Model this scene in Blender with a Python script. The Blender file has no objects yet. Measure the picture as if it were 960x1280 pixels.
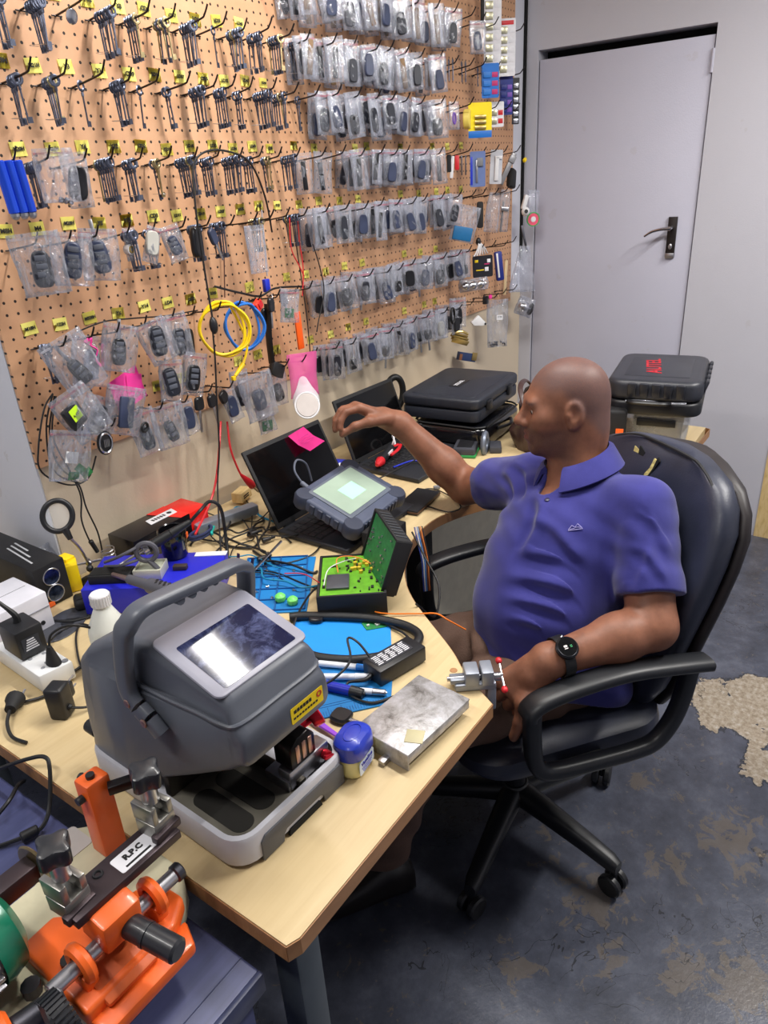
import bpy, bmesh, math, random
import numpy as np
from mathutils import Vector as Vec, Matrix as Mat, Euler

rnd = random.Random(11)
SC = bpy.context.scene
COL = SC.collection
PI = math.pi
DESK = 0.74

# ---------------------------------------------------------------- materials
def lin(c):
    return tuple(((v/255)/12.92 if v/255 <= .04045 else ((v/255+.055)/1.055)**2.4) for v in c)

MATS = {}
def mat(name, rgb, rough=.5, metal=0., var=.06, vs=18., bump=0., bs=60., spec=.5, coat=0., alpha=1., emit=0., sss=0., trans=0.):
    """principled material with procedural variation of colour and roughness"""
    if name in MATS: return MATS[name]
    m = bpy.data.materials.new(name); m.use_nodes = True
    nt = m.node_tree; b = nt.nodes['Principled BSDF']; L = nt.links
    c = lin(rgb)
    tc = nt.nodes.new('ShaderNodeTexCoord')
    n = nt.nodes.new('ShaderNodeTexNoise'); n.inputs['Scale'].default_value = vs; n.inputs['Detail'].default_value = 4
    L.new(tc.outputs['Object'], n.inputs['Vector'])
    r = nt.nodes.new('ShaderNodeValToRGB')
    r.color_ramp.elements[0].position = .3; r.color_ramp.elements[1].position = .7
    r.color_ramp.elements[0].color = tuple(max(0, v*(1-var*1.6)) for v in c)+(1,)
    r.color_ramp.elements[1].color = tuple(min(1, v*(1+var)) for v in c)+(1,)
    L.new(n.outputs['Fac'], r.inputs['Fac']); L.new(r.outputs['Color'], b.inputs['Base Color'])
    b.inputs['Roughness'].default_value = rough; b.inputs['Metallic'].default_value = metal
    b.inputs['Specular IOR Level'].default_value = spec
    if coat: b.inputs['Coat Weight'].default_value = coat; b.inputs['Coat Roughness'].default_value = .12
    if alpha < 1: b.inputs['Alpha'].default_value = alpha
    if trans: b.inputs['Transmission Weight'].default_value = trans
    if sss:
        b.inputs['Subsurface Weight'].default_value = sss; b.inputs['Subsurface Scale'].default_value = .006
        b.inputs['Subsurface Radius'].default_value = (1., .35, .18)
    if emit:
        b.inputs['Emission Color'].default_value = c+(1,); b.inputs['Emission Strength'].default_value = emit
    if bump:
        n2 = nt.nodes.new('ShaderNodeTexNoise'); n2.inputs['Scale'].default_value = bs; n2.inputs['Detail'].default_value = 3
        L.new(tc.outputs['Object'], n2.inputs['Vector'])
        bp = nt.nodes.new('ShaderNodeBump'); bp.inputs['Strength'].default_value = bump; bp.inputs['Distance'].default_value = .01
        L.new(n2.outputs['Fac'], bp.inputs['Height']); L.new(bp.outputs['Normal'], b.inputs['Normal'])
    MATS[name] = m
    return m

class NT:
    """little node-building helper"""
    def __init__(s, name):
        s.m = bpy.data.materials.new(name); s.m.use_nodes = True; s.t = s.m.node_tree
        s.b = s.t.nodes['Principled BSDF']; s.out = s.t.nodes['Material Output']
        s.tc = s.t.nodes.new('ShaderNodeTexCoord'); MATS[name] = s.m
    def n(s, t, **kw):
        nd = s.t.nodes.new('ShaderNode'+t)
        for k, v in kw.items(): setattr(nd, k, v)
        return nd
    def l(s, a, b): s.t.links.new(a, b)
    def math(s, op, a, b=None, clamp=False):
        nd = s.n('Math', operation=op); nd.use_clamp = clamp
        for i, v in enumerate((a, b)):
            if v is None: continue
            if isinstance(v, (int, float)): nd.inputs[i].default_value = v
            else: s.l(v, nd.inputs[i])
        return nd.outputs[0]
    def noise(s, scale, detail=4, rough=.5, vec=None, dist=0.):
        nd = s.n('TexNoise'); nd.inputs['Scale'].default_value = scale; nd.inputs['Detail'].default_value = detail
        nd.inputs['Roughness'].default_value = rough; nd.inputs['Distortion'].default_value = dist
        s.l(vec if vec is not None else s.tc.outputs['Object'], nd.inputs['Vector']); return nd.outputs['Fac']
    def ramp(s, fac, stops):
        nd = s.n('ValToRGB'); e = nd.color_ramp.elements
        while len(e) < len(stops): e.new(.5)
        for el, (p, c) in zip(e, stops):
            el.position = p; el.color = (lin(c)+(1,)) if len(c) == 3 else c
        s.l(fac, nd.inputs['Fac']); return nd.outputs['Color']
    def mix(s, fac, a, b):
        nd = s.n('MixRGB')
        for i, v in zip((0, 1, 2), (fac, a, b)):
            if isinstance(v, (int, float)): nd.inputs[i].default_value = v
            elif isinstance(v, tuple): nd.inputs[i].default_value = lin(v)+(1,)
            else: s.l(v, nd.inputs[i])
        return nd.outputs[0]
    def bump(s, h, strength=.3, dist=.01):
        nd = s.n('Bump'); nd.inputs['Strength'].default_value = strength; nd.inputs['Distance'].default_value = dist
        s.l(h, nd.inputs['Height']); s.l(nd.outputs['Normal'], s.b.inputs['Normal'])
    def xyz(s):
        nd = s.n('SeparateXYZ'); s.l(s.tc.outputs['Object'], nd.inputs[0]); return nd.outputs

# ---------------------------------------------------------------- objects
def obj(name, bm, m, parent=None, loc=None, rot=None, smooth=38):
    me = bpy.data.meshes.new(name)
    if isinstance(bm, bmesh.types.BMesh):
        bmesh.ops.recalc_face_normals(bm, faces=bm.faces[:]) if smooth != 'raw' else None
        bm.to_mesh(me); bm.free()
    else:
        v, f = bm; me.from_pydata(v, [], f); me.update()
    for mm in (m if isinstance(m, (list, tuple)) else [m]): me.materials.append(mm)
    me.shade_smooth()
    if smooth not in (180, 'raw'): me.set_sharp_from_angle(angle=math.radians(smooth))
    o = bpy.data.objects.new(name, me); COL.objects.link(o)
    if parent: o.parent = parent
    if loc is not None: o.location = loc
    if rot is not None: o.rotation_euler = rot if not isinstance(rot, (int, float)) else (0, 0, rot)
    return o

def tag(o, label, cat, group=None, kind=None):
    o['label'] = label; o['category'] = cat
    if group: o['group'] = group
    if kind: o['kind'] = kind
    return o

def struct(name, bm, m, **k):
    o = obj(name, bm, m, **k); o['kind'] = 'structure'; return o

def thing(name, label, cat, loc=(0, 0, 0), rz=0., group=None, rot=None):
    o = bpy.data.objects.new(name, None); COL.objects.link(o); o.empty_display_size = .02
    o.location = loc; o.rotation_euler = rot if rot is not None else (0, 0, rz)
    return tag(o, label, cat, group)

def dup(root, loc=None, rot=None, label=None, group=None):
    r = root.copy(); COL.objects.link(r)
    if loc is not None: r.location = loc
    if rot is not None: r.rotation_euler = rot
    if label: r['label'] = label
    if group: r['group'] = group
    for ch in list(root.children):
        c = ch.copy(); COL.objects.link(c); c.parent = r
        for g in list(ch.children):
            d = g.copy(); COL.objects.link(d); d.parent = c
    return r

# ---------------------------------------------------------------- shapes
def B(): return bmesh.new()

def merge(bm, tmp, M=None, mi=0):
    if M is not None: bmesh.ops.transform(tmp, matrix=M, verts=tmp.verts[:])
    vs = [bm.verts.new(v.co) for v in tmp.verts]
    for v, w in zip(tmp.verts, vs): v.index = 0
    tmp.verts.index_update()
    for f in tmp.faces:
        try:
            g = bm.faces.new([vs[v.index] for v in f.verts]); g.material_index = mi if mi else f.material_index
        except ValueError: pass
    tmp.free()
    return bm

def TR(loc=(0, 0, 0), rot=(0, 0, 0)):
    return Mat.Translation(Vec(loc)) @ Euler(rot).to_matrix().to_4x4()

def box(bm, c, s, rot=(0, 0, 0), bev=0., seg=2, mi=0, M=None, taper=None):
    t = B(); bmesh.ops.create_cube(t, size=1.)
    for v in t.verts:
        k = 1.
        if taper and v.co.z > 0: k = taper
        v.co = Vec((v.co.x*s[0]*k, v.co.y*s[1]*k, v.co.z*s[2]))
    if bev: bmesh.ops.bevel(t, geom=t.edges[:], offset=min(bev, min(s)*.49), segments=seg, profile=.5, affect='EDGES')
    X = TR(c, rot)
    if M is not None: X = M @ X
    return merge(bm, t, X, mi)

def frame_to(d, up=(0, 0, 1)):
    z = Vec(d).normalized(); u = Vec(up)
    if abs(z.dot(u)) > .98: u = Vec((1, 0, 0))
    x = u.cross(z).normalized(); y = z.cross(x)
    return Mat((x, y, z)).transposed()

def cyl(bm, p0, p1, r0, r1=None, seg=16, bev=0., mi=0, cap=True):
    p0, p1 = Vec(p0), Vec(p1); r1 = r0 if r1 is None else r1
    R = frame_to(p1-p0).to_4x4(); h = (p1-p0).length
    prof = [(0, 0), (r0, 0), (r1, h), (0, h)] if not bev else [(0, 0), (r0-bev, 0), (r0, bev), (r1, h-bev), (r1-bev, h), (0, h)]
    if not cap: prof = [(r0, 0), (r1, h)]
    return lathe(bm, prof, Mat.Translation(p0) @ R, seg, mi)

def lathe(bm, prof, M=None, seg=20, mi=0, sx=1., sy=1.):
    t = B(); rings = []
    for r, z in prof:
        if r < 1e-6: rings.append([t.verts.new((0, 0, z))])
        else: rings.append([t.verts.new((r*math.cos(2*PI*k/seg)*sx, r*math.sin(2*PI*k/seg)*sy, z)) for k in range(seg)])
    for a, b in zip(rings, rings[1:]):
        for k in range(seg):
            k2 = (k+1) % seg
            if len(a) == 1 and len(b) == 1: continue
            if len(a) == 1: f = (a[0], b[k], b[k2])
            elif len(b) == 1: f = (a[k], a[k2], b[0])
            else: f = (a[k], a[k2], b[k2], b[k])
            t.faces.new(f)
    return merge(bm, t, M, mi)

def spline(pts, n=8, closed=False):
    P = [Vec(p) for p in pts]
    if len(P) < 3: return P
    out = []; N = len(P); rng = range(N if closed else N-1)
    for i in rng:
        g = (lambda k: P[k % N]) if closed else (lambda k: P[max(0, min(N-1, k))])
        a, b, c, d = g(i-1), g(i), g(i+1), g(i+2)
        for k in range(n):
            t = k/n
            out.append(.5*((2*b)+(c-a)*t+(2*a-5*b+4*c-d)*t*t+(3*b-a-3*c+d)*t*t*t))
    if not closed: out.append(P[-1])
    return out

def tube(bm, pts, r, seg=8, n=6, closed=False, mi=0, smooth=True, flat=1., cap=True):
    """swept tube along a smoothed path; r a number or one radius per control point; flat squeezes it"""
    rr = None
    P = spline(pts, n, closed) if smooth and len(pts) > 2 else [Vec(p) for p in pts]
    if isinstance(r, (list, tuple)):
        m = len(pts); rr = []
        for i in range(len(P)):
            t = i/max(1, len(P)-1)*(m-1); k = min(m-2, int(t)); rr.append(r[k]+(r[k+1]-r[k])*(t-k))
    N = len(P); rings = []; up = None
    for i in range(N):
        d = (P[(i+1) % N]-P[i-1]) if closed else (P[min(N-1, i+1)]-P[max(0, i-1)])
        if d.length < 1e-9: d = Vec((0, 0, 1))
        d.normalize()
        if up is None:
            up = Vec((0, 0, 1)) if abs(d.z) < .9 else Vec((1, 0, 0))
        x = up.cross(d)
        if x.length < 1e-6: x = Vec((1, 0, 0)).cross(d)
        x.normalize(); y = d.cross(x).normalized(); up = y
        q = rr[i] if rr else r
        rings.append([bm.verts.new(P[i]+(x*math.cos(2*PI*k/seg)+y*math.sin(2*PI*k/seg)*flat)*q) for k in range(seg)])
    for i in range(N if closed else N-1):
        a, b = rings[i], rings[(i+1) % N]
        for k in range(seg):
            f = bm.faces.new((a[k], a[(k+1) % seg], b[(k+1) % seg], b[k])); f.material_index = mi
    if not closed and cap:
        for rg in (rings[0][::-1], rings[-1]):
            f = bm.faces.new(rg); f.material_index = mi
    return bm

def loft(bm, rings, cap=True, mi=0, closed=True):
    R = [[bm.verts.new(p) for p in r] for r in rings]; n = len(R[0])
    for a, b in zip(R, R[1:]):
        for k in range(n if closed else n-1):
            f = bm.faces.new((a[k], a[(k+1) % n], b[(k+1) % n], b[k])); f.material_index = mi
    if cap:
        for rg in (R[0][::-1], R[-1]):
            f = bm.faces.new(rg); f.material_index = mi
    return bm

def prism(bm, poly, h, M=None, bev=0., seg=2, mi=0):
    """polygon in XY raised by h along Z"""
    t = B()
    lo = [t.verts.new((x, y, 0)) for x, y in poly]; hi = [t.verts.new((x, y, h)) for x, y in poly]
    n = len(poly); t.faces.new(lo[::-1]); t.faces.new(hi)
    for k in range(n): t.faces.new((lo[k], lo[(k+1) % n], hi[(k+1) % n], hi[k]))
    bmesh.ops.recalc_face_normals(t, faces=t.faces[:])
    if bev:
        es = [e for e in t.edges if abs(e.calc_face_angle(0)) > .4]
        bmesh.ops.bevel(t, geom=es, offset=bev, segments=seg, profile=.5, affect='EDGES')
    return merge(bm, t, M, mi)

def rrect(w, h, r, n=5, cx=0., cy=0.):
    out = []
    for sx, sy, a0 in ((1, 1, 0), (-1, 1, 90), (-1, -1, 180), (1, -1, 270)):
        for k in range(n+1):
            a = math.radians(a0+90*k/n)
            out.append((cx+sx*(w/2-r)+r*math.cos(a), cy+sy*(h/2-r)+r*math.sin(a)))
    return out

def sph(bm, c, r, M=None, seg=14, mi=0):
    r = (r, r, r) if isinstance(r, (int, float)) else r
    t = B(); bmesh.ops.create_uvsphere(t, u_segments=seg, v_segments=max(6, seg*2//3), radius=1.)
    X = Mat.Translation(Vec(c)) @ (M.to_4x4() if M is not None else Mat.Identity(4)) @ Mat.Diagonal((r[0], r[1], r[2], 1))
    return merge(bm, t, X, mi)

def text_bm(s, size, M, depth=.0004, align='CENTER', bold=0.):
    cu = bpy.data.curves.new('lettering', 'FONT'); cu.body = s; cu.size = size; cu.extrude = depth
    cu.align_x = align; cu.align_y = 'CENTER'; cu.resolution_u = 2; cu.offset = bold
    o = bpy.data.objects.new('lettering', cu); COL.objects.link(o)
    dg = bpy.context.evaluated_depsgraph_get(); ev = o.evaluated_get(dg)
    me = bpy.data.meshes.new_from_object(ev); bm = B(); bm.from_mesh(me)
    bpy.data.objects.remove(o); bpy.data.curves.remove(cu); bpy.data.meshes.remove(me)
    bmesh.ops.transform(bm, matrix=M, verts=bm.verts[:])
    for f in bm.faces: f.material_index = 0
    return bm

def basis(x, y, o):
    """matrix whose columns are x, y, x×y and origin o"""
    x, y = Vec(x).normalized(), Vec(y); z = x.cross(y).normalized(); y = z.cross(x)
    m = Mat((x, y, z)).transposed().to_4x4(); m.translation = Vec(o); return m

ORD = ['first', 'second', 'third', 'fourth', 'fifth', 'sixth', 'seventh', 'eighth', 'ninth', 'tenth', 'eleventh', 'twelfth',
       'thirteenth', 'fourteenth', 'fifteenth', 'sixteenth', 'seventeenth', 'eighteenth', 'nineteenth', 'twentieth',
       'twenty-first', 'twenty-second', 'twenty-third', 'twenty-fourth', 'twenty-fifth', 'twenty-sixth', 'twenty-seventh',
       'twenty-eighth', 'twenty-ninth', 'thirtieth']

# ---------------------------------------------------------------- common materials
BLACK = mat('black_plastic', (26, 27, 31), .42, var=.12)
BLACKM = mat('matt_black_plastic', (22, 22, 25), .7, var=.12)
RUBBER = mat('black_rubber', (20, 21, 24), .5, var=.1, bump=.08)
STEEL = mat('brushed_steel', (190, 190, 195), .32, 1., var=.1, vs=40)
DSTEEL = mat('dark_steel', (92, 92, 100), .38, .9, var=.18, vs=30)
BRASS = mat('brass', (196, 170, 110), .35, 1., var=.12)
WHITEP = mat('white_plastic', (225, 225, 228), .4, var=.03)
GREYP = mat('grey_plastic', (120, 122, 128), .5, var=.05)
RED = mat('red_plastic', (205, 35, 45), .4, var=.06)
PINK = mat('pink_paper', (255, 60, 165), .7, var=.04)
YELLOW = mat('yellow_plastic', (250, 215, 20), .45, var=.04)
BLUE = mat('blue_plastic', (30, 50, 190), .4, var=.06)
SKYB = mat('light_blue_plastic', (40, 120, 205), .45, var=.06)
PCB = mat('green_circuit_board', (40, 130, 70), .45, var=.2, vs=90)
INK = mat('black_ink', (25, 25, 28), .7)
WINK = mat('white_ink', (235, 235, 238), .6)
ORANGE = mat('orange_enamel', (245, 105, 35), .42, var=.05, coat=.25)
WOODM = None
# ================================================================ ROOM
CAMP = (-.9156, -1.5639, 1.59)
PX_I = .0254
HOLE_Z = 1.7278          # height of one row of holes; the pegboard's grid runs from here
XB = 2.45                # back wall with the door

FLOORP = [(1.145, -1.339, 0.22, 0.30), (0.930, -1.51, 0.12, 0.17), (0.63, -1.56, 0.12, 0.16), (1.216, -1.419, 0.20, 0.32)]
STAINS = [(0.709, -1.208, 0.09, 0.22), (0.225, -1.464, 0.10, 0.24), (0.260, -1.581, 0.14, 0.24), (0.027, -1.159, 0.08, 0.2), (0.287, -1.224, 0.14, 0.2), (0.48, -1.36, .12, .18), (.62, -1.46, .16, .22), (.16, -1.30, .07, .2)]
def m_floor():
    k = NT('worn_painted_concrete')
    v = k.tc.outputs['Object']
    big = k.noise(1.7, 5, .62, v, .4); med = k.noise(6, 6, .65, v, .3); fine = k.noise(60, 5, .7, v)
    paint = k.ramp(k.noise(9, 6, .7, v), [(.3, (56, 59, 70)), (.52, (74, 78, 92)), (.75, (98, 102, 116))])
    conc = k.ramp(fine, [(.3, (112, 98, 82)), (.5, (146, 134, 118)), (.7, (172, 166, 158))])
    X = k.xyz()
    # worn-through patches: anywhere the wear noise is high, most of all on the walkway right of the chair
    near = None
    for (cx, cy, rad, st) in FLOORP:
        dx = k.math('SUBTRACT', X[0], cx); dy = k.math('SUBTRACT', X[1], cy)
        dd = k.math('SQRT', k.math('ADD', k.math('MULTIPLY', dx, dx), k.math('MULTIPLY', dy, dy)))
        e = k.math('MULTIPLY', k.math('SUBTRACT', 1., k.math('DIVIDE', dd, rad), True), st)
        near = e if near is None else k.math('MAXIMUM', near, e)
    w = k.math('ADD', k.math('ADD', k.math('MULTIPLY', big, .62), k.math('MULTIPLY', med, .38)), near)
    edge = k.math('GREATER_THAN', w, .645)
    rim = k.math('MULTIPLY', k.math('GREATER_THAN', w, .632), k.math('LESS_THAN', w, .645))
    c = k.mix(edge, paint, conc); c = k.mix(k.math('MULTIPLY', rim, .65), c, (30, 31, 36))
    st = None
    for (cx, cy, rad, q) in STAINS:
        dx = k.math('SUBTRACT', X[0], cx); dy = k.math('SUBTRACT', X[1], cy)
        e = k.math('MULTIPLY', k.math('SUBTRACT', 1., k.math('DIVIDE', k.math('SQRT', k.math('ADD', k.math('MULTIPLY', dx, dx), k.math('MULTIPLY', dy, dy))), rad), True), q)
        st = e if st is None else k.math('MAXIMUM', st, e)
    wear = k.noise(17, 6, .72, v, .8)
    c = k.mix(k.math('MULTIPLY', k.math('GREATER_THAN', k.math('ADD', st, wear), .63), .5), c, (112, 100, 84))
    crack = k.math('MULTIPLY', k.math('LESS_THAN', k.math('ABSOLUTE', k.math('SUBTRACT', k.noise(5, 4, .6, v, 1.), .5)), .0035), k.math('GREATER_THAN', k.noise(3.1, 2, .5, v), .54))
    c = k.mix(k.math('MULTIPLY', crack, .75), c, (30, 30, 34))
    dust = k.math('MULTIPLY', k.math('GREATER_THAN', k.noise(23, 6, .75, v), .63), .35)
    c = k.mix(dust, c, (128, 116, 98))
    k.l(c, k.b.inputs['Base Color'])
    k.l(k.math('ADD', .3, k.math('MULTIPLY', edge, .5)), k.b.inputs['Roughness'])
    h = k.math('SUBTRACT', k.math('MULTIPLY', fine, .25), k.math('MULTIPLY', edge, .6))
    k.bump(h, .5, .006)
    return k.m

def m_wall(name, rgb, stain):
    k = NT(name); v = k.tc.outputs['Object']
    a = k.noise(1.3, 4, .55, v); b = k.noise(9, 5, .6, v)
    c = k.ramp(a, [(.3, rgb), (.7, tuple(min(255, x+7) for x in rgb))])
    c = k.mix(k.math('MULTIPLY', k.math('GREATER_THAN', b, .66), .22), c, stain)
    k.l(c, k.b.inputs['Base Color']); k.b.inputs['Roughness'].default_value = .62
    k.bump(k.noise(160, 3, .5, v), .12, .004)
    return k.m

def m_peg():
    k = NT('perforated_hardboard'); v = k.tc.outputs['Object']; X = k.xyz()
    def fr(o, ofs):
        u = k.math('FRACT', k.math('ADD', k.math('DIVIDE', k.math('SUBTRACT', o, ofs), PX_I), 100.5))
        return k.math('SUBTRACT', u, .5)
    a = fr(X[0], 0.); b = fr(X[2], HOLE_Z)
    d = k.math('SQRT', k.math('ADD', k.math('MULTIPLY', a, a), k.math('MULTIPLY', b, b)))
    hole = k.math('LESS_THAN', d, .125)
    wood = k.ramp(k.noise(5, 5, .6, v), [(.25, (200, 150, 112)), (.6, (216, 168, 130)), (.8, (226, 182, 146))])
    wood = k.mix(k.math('MULTIPLY', k.noise(300, 2, .5, v), .25), wood, (184, 134, 98))
    k.l(k.mix(hole, wood, (34, 22, 16)), k.b.inputs['Base Color'])
    k.b.inputs['Roughness'].default_value = .55
    k.bump(k.math('MULTIPLY', hole, -1.), .6, .004)
    return k.m

def m_deskwood(name, a, b, c3, sc=1.):
    k = NT(name); v = k.tc.outputs['Object']
    mp = k.n('Mapping'); mp.inputs['Scale'].default_value = (1.5*sc, 22*sc, 6*sc); k.l(v, mp.inputs[0])
    g = k.noise(3., 5, .6, mp.outputs[0], .6)
    c = k.ramp(g, [(.3, a), (.5, b), (.75, c3)])
    c = k.mix(k.math('MULTIPLY', k.math('GREATER_THAN', k.noise(4, 6, .7, v), .66), .18), c, tuple(int(x*.72) for x in b))
    k.l(c, k.b.inputs['Base Color']); k.b.inputs['Roughness'].default_value = .4
    return k.m

M_WALL = m_wall('painted_plaster', (214, 216, 226), (168, 160, 148))
M_BACK = m_wall('grey_painted_board', (190, 190, 200), (176, 170, 168))
M_DOOR = m_wall('grey_painted_door', (186, 186, 202), (172, 166, 168))
M_CEIL = mat('ceiling_paint', (225, 225, 222), .8)
M_LOWW = m_wall('cream_lower_wall', (208, 192, 168), (190, 176, 158))
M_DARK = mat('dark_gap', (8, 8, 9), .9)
M_DESK = m_deskwood('pale_maple_laminate', (202, 178, 134), (208, 185, 141), (214, 192, 149))
M_EDGE = m_deskwood('brown_edge_band', (148, 106, 68), (166, 120, 80), (184, 138, 94))
M_STUD = m_deskwood('pine_stud', (200, 170, 112), (220, 192, 136), (230, 206, 156))

def slab(name, lo, hi, m, bev=0.):
    b = B(); c = [(l+h)/2 for l, h in zip(lo, hi)]; s = [h-l for l, h in zip(lo, hi)]
    box(b, c, s, bev=bev); return struct(name, b, m)

slab('floor', (-3.2, -4.2, -.1), (4.2, 1.0, 0.), m_floor())
slab('ceiling', (-3.2, -4.2, 2.72), (4.2, 1.0, 2.82), M_CEIL)
slab('wall_left', (-.125, .013, 0.), (XB, .9, 2.72), M_WALL)
slab('wall_recess', (-3.2, .9, 0.), (-.125, 1.0, 2.72), M_WALL)
slab('wall_front', (-3.2, -4.2, 0), (-3.1, .9, 2.72), M_WALL)
slab('wall_right', (-3.1, -4.2, 0), (4.2, -4.1, 2.72), M_WALL)
slab('wall_corridor', (4.1, -4.1, 0), (4.2, .2, 2.72), M_WALL)
# back partition with the doorway cut out of it, door leaf set inside
DY0, DY1, DTOP = -.772, -.052, 2.052
b = B()
box(b, (XB+.05, (DY1+.013)/2, 1.36), (.1, .013-DY1, 2.72))
box(b, (XB+.05, (DY0-1.19)/2, 1.36), (.1, 1.19+DY0, 2.72))
box(b, (XB+.05, (DY0+DY1)/2, (DTOP+2.72)/2), (.1, DY1-DY0, 2.72-DTOP))
struct('wall_back', b, M_BACK)
slab('trim_1', (XB-.004, -1.252, 0.), (XB+.1, -1.19, 2.72), M_STUD)      # raw timber at the partition's free end
slab('trim_2', (XB-.012, .001, 1.2), (XB-.001, .013, 2.72), M_DARK)      # black gap line in the corner
# near-black sheet behind the leaf, its colour stands in for the void's shade
slab('doorway_shade', (XB+.1, -.9, 0), (XB+.12, .013, 2.4), M_DARK)
b = B(); box(b, (XB+.028, (DY0+DY1)/2, 1.008), (.04, DY1-DY0-.010, 2.016), bev=.002)
door = struct('door_1', b, M_DOOR)
# handle plate, lever and escutcheon
hy, hz = -.683, 1.335
b = B(); box(b, (XB+.003, hy, hz-.04), (.012, .036, .165), bev=.002); pl = obj('handle_plate', b, mat('worn_black_plate', (42, 36, 36), .45, .5), door)
b = B(); box(b, (XB-.0035, hy, hz-.112), (.004, .036, .02), bev=.001); sph(b, (XB-.004, hy, hz-.075), (.004, .008, .012)); obj('keyhole_cover', b, STEEL, pl)
b = B(); cyl(b, (XB, hy, hz), (XB-.05, hy, hz), .009); tube(b, [(XB-.048, hy-.006, hz), (XB-.052, hy+.03, hz-.002), (XB-.05, hy+.07, hz-.012), (XB-.046, hy+.1, hz-.03)], [.010, .009, .008, .006], flat=.7)
obj('lever', b, mat('chromed_lever', (205, 205, 210), .18, 1.), pl)
for z0 in (1.93, .4):
    b = B(); cyl(b, (XB+.004, DY0+.005, z0-.04), (XB+.004, DY0+.005, z0+.04), .007, seg=10)
    for q in (-.014, .014): cyl(b, (XB+.004, DY0+.005, z0+q-.001), (XB+.004, DY0+.005, z0+q+.001), .0075, seg=10)
    obj('hinge', b, M_DOOR, door)

# lower strip of wall behind the desk (old cream paint below the board)
slab('wall_lower', (-.12, .0095, .0), (XB-.001, .013, 1.06), M_LOWW)

# pegboard
b = B(); box(b, (1.10, .0045, 1.865), (2.45, .009, 1.67))
pegboard = tag(obj('pegboard', b, m_peg()), 'large tan perforated pegboard covering the left wall above the desk', 'pegboard')

# ---------------------------------------------------------------- camera
cam = bpy.data.cameras.new('camera'); cam.sensor_fit = 'VERTICAL'; cam.sensor_height = 36; cam.sensor_width = 27
cam.lens = 898.5/1280*36; cam.clip_start = .02
co = bpy.data.objects.new('camera', cam); COL.objects.link(co); SC.camera = co
yaw, pitch, roll = .6363, .4330, -.0624
cy_, sy_, cp_, sp_ = math.cos(yaw), math.sin(yaw), math.cos(pitch), math.sin(pitch)
Fv = Vec((cy_*cp_, sy_*cp_, -sp_)); R0 = Vec((sy_, -cy_, 0)); U0 = R0.cross(Fv)
Rv = R0*math.cos(roll)+U0*math.sin(roll); Uv = -R0*math.sin(roll)+U0*math.cos(roll)
m4 = Mat((Rv, Uv, -Fv)).transposed().to_4x4(); m4.translation = Vec(CAMP); co.matrix_world = m4

# measured sight lines -> real positions on a known plane (desk top, wall, ...)
def _ray(x, y): return Fv+Rv*((x-480)/898.5)-Uv*((y-640)/898.5)
def PZ(x, y, z=DESK):
    r = _ray(x, y); return Vec(CAMP)+r*((z-CAMP[2])/r.z)
def PY(x, y, y0=0.):
    r = _ray(x, y); return Vec(CAMP)+r*((y0-CAMP[1])/r.y)
def PD(x, y, dep): return Vec(CAMP)+_ray(x, y)*dep

# ---------------------------------------------------------------- light: two LED battens under the ceiling and a third behind
def batten(name, label, c, ang, ln, power, col=(1., .97, .93), w=.09):
    t = thing(name, label, 'ceiling light', (c[0], c[1], c[2]), ang)
    b = B(); box(b, (0, 0, .03), (w, ln+.04, .04), bev=.006); obj('housing', b, WHITEP, t)
    b = B()
    for q in (-1, 1): cyl(b, (q*w*.24, -ln/2, .004), (q*w*.24, ln/2, .004), .009, seg=10)
    obj('tube', b, mat('lit_led_tube', (255, 250, 240), .4, emit=6.), t)
    ld = bpy.data.lights.new(name+'_glow', 'AREA'); ld.shape = 'RECTANGLE'; ld.size = w*.9; ld.size_y = ln; ld.energy = power; ld.color = col
    lo = bpy.data.objects.new(name+'_glow', ld); COL.objects.link(lo); lo.parent = t; lo.location = (0, 0, -.012)
batten('ceiling_batten', 'white LED batten light on the ceiling above the man', (.5, -.85, 2.62), 0., 1.25, 22)
batten('ceiling_batten', 'white LED batten light on the ceiling above the key cutters', (-1.2, -.58, 2.62), 0., 1.25, 14)
batten('ceiling_batten', 'white LED batten light on the ceiling of the corridor', (1.45, -2.2, 2.62), PI/2, 1.25, 42)
w = bpy.data.worlds.new('room_air'); SC.world = w; w.use_nodes = True
w.node_tree.nodes['Background'].inputs[0].default_value = (.75, .82, 1., 1); w.node_tree.nodes['Background'].inputs[1].default_value = .1
SC.view_settings.view_transform = 'Standard'; SC.view_settings.look = 'None'; SC.view_settings.gamma = 1.
SC.view_settings.exposure = .62; SC.view_settings.use_curve_mapping = False
SC.cycles.transparent_max_bounces = 48; SC.cycles.max_bounces = 6; SC.cycles.diffuse_bounces = 3; SC.cycles.glossy_bounces = 3; SC.cycles.transmission_bounces = 6
SC.cycles.caustics_reflective = False; SC.cycles.caustics_refractive = False; SC.cycles.use_denoising = True
# ================================================================ DESK
desk = thing('desk', 'pale maple corner desk with a curved cut-out and brown edge', 'desk', (0, 0, 0))
ctl = [(-.007, -1.103), (.045, -1.02), (.10, -.955), (.21, -.80), (.29, -.722), (.40, -.655), (.52, -.622), (.64, -.63), (.79, -.70), (.95, -.84), (1.08, -.98), (1.2, -1.085)]
arc = [(p.x, p.y) for p in spline([(x, y, 0) for x, y in ctl], 6)]
poly = [(-.537, -.012), (-.537, -1.093), (-.52, -1.10)]+arc+[(1.665, -1.085), (1.672, -1.07), (1.672, -.012), (-.128, -.012), (-.128, .80), (-.537, .80)][1:]
b = B(); prism(b, poly, .028, Mat.Translation((0, 0, .712)))
top = obj('desktop', b, M_DESK, desk)
b = B()
ex = [(-.537, -.012), (-.537, -1.093), (-.52, -1.10)]+arc+[(1.665, -1.085), (1.672, -1.07), (1.672, -.012)]
n = len(ex)
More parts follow.
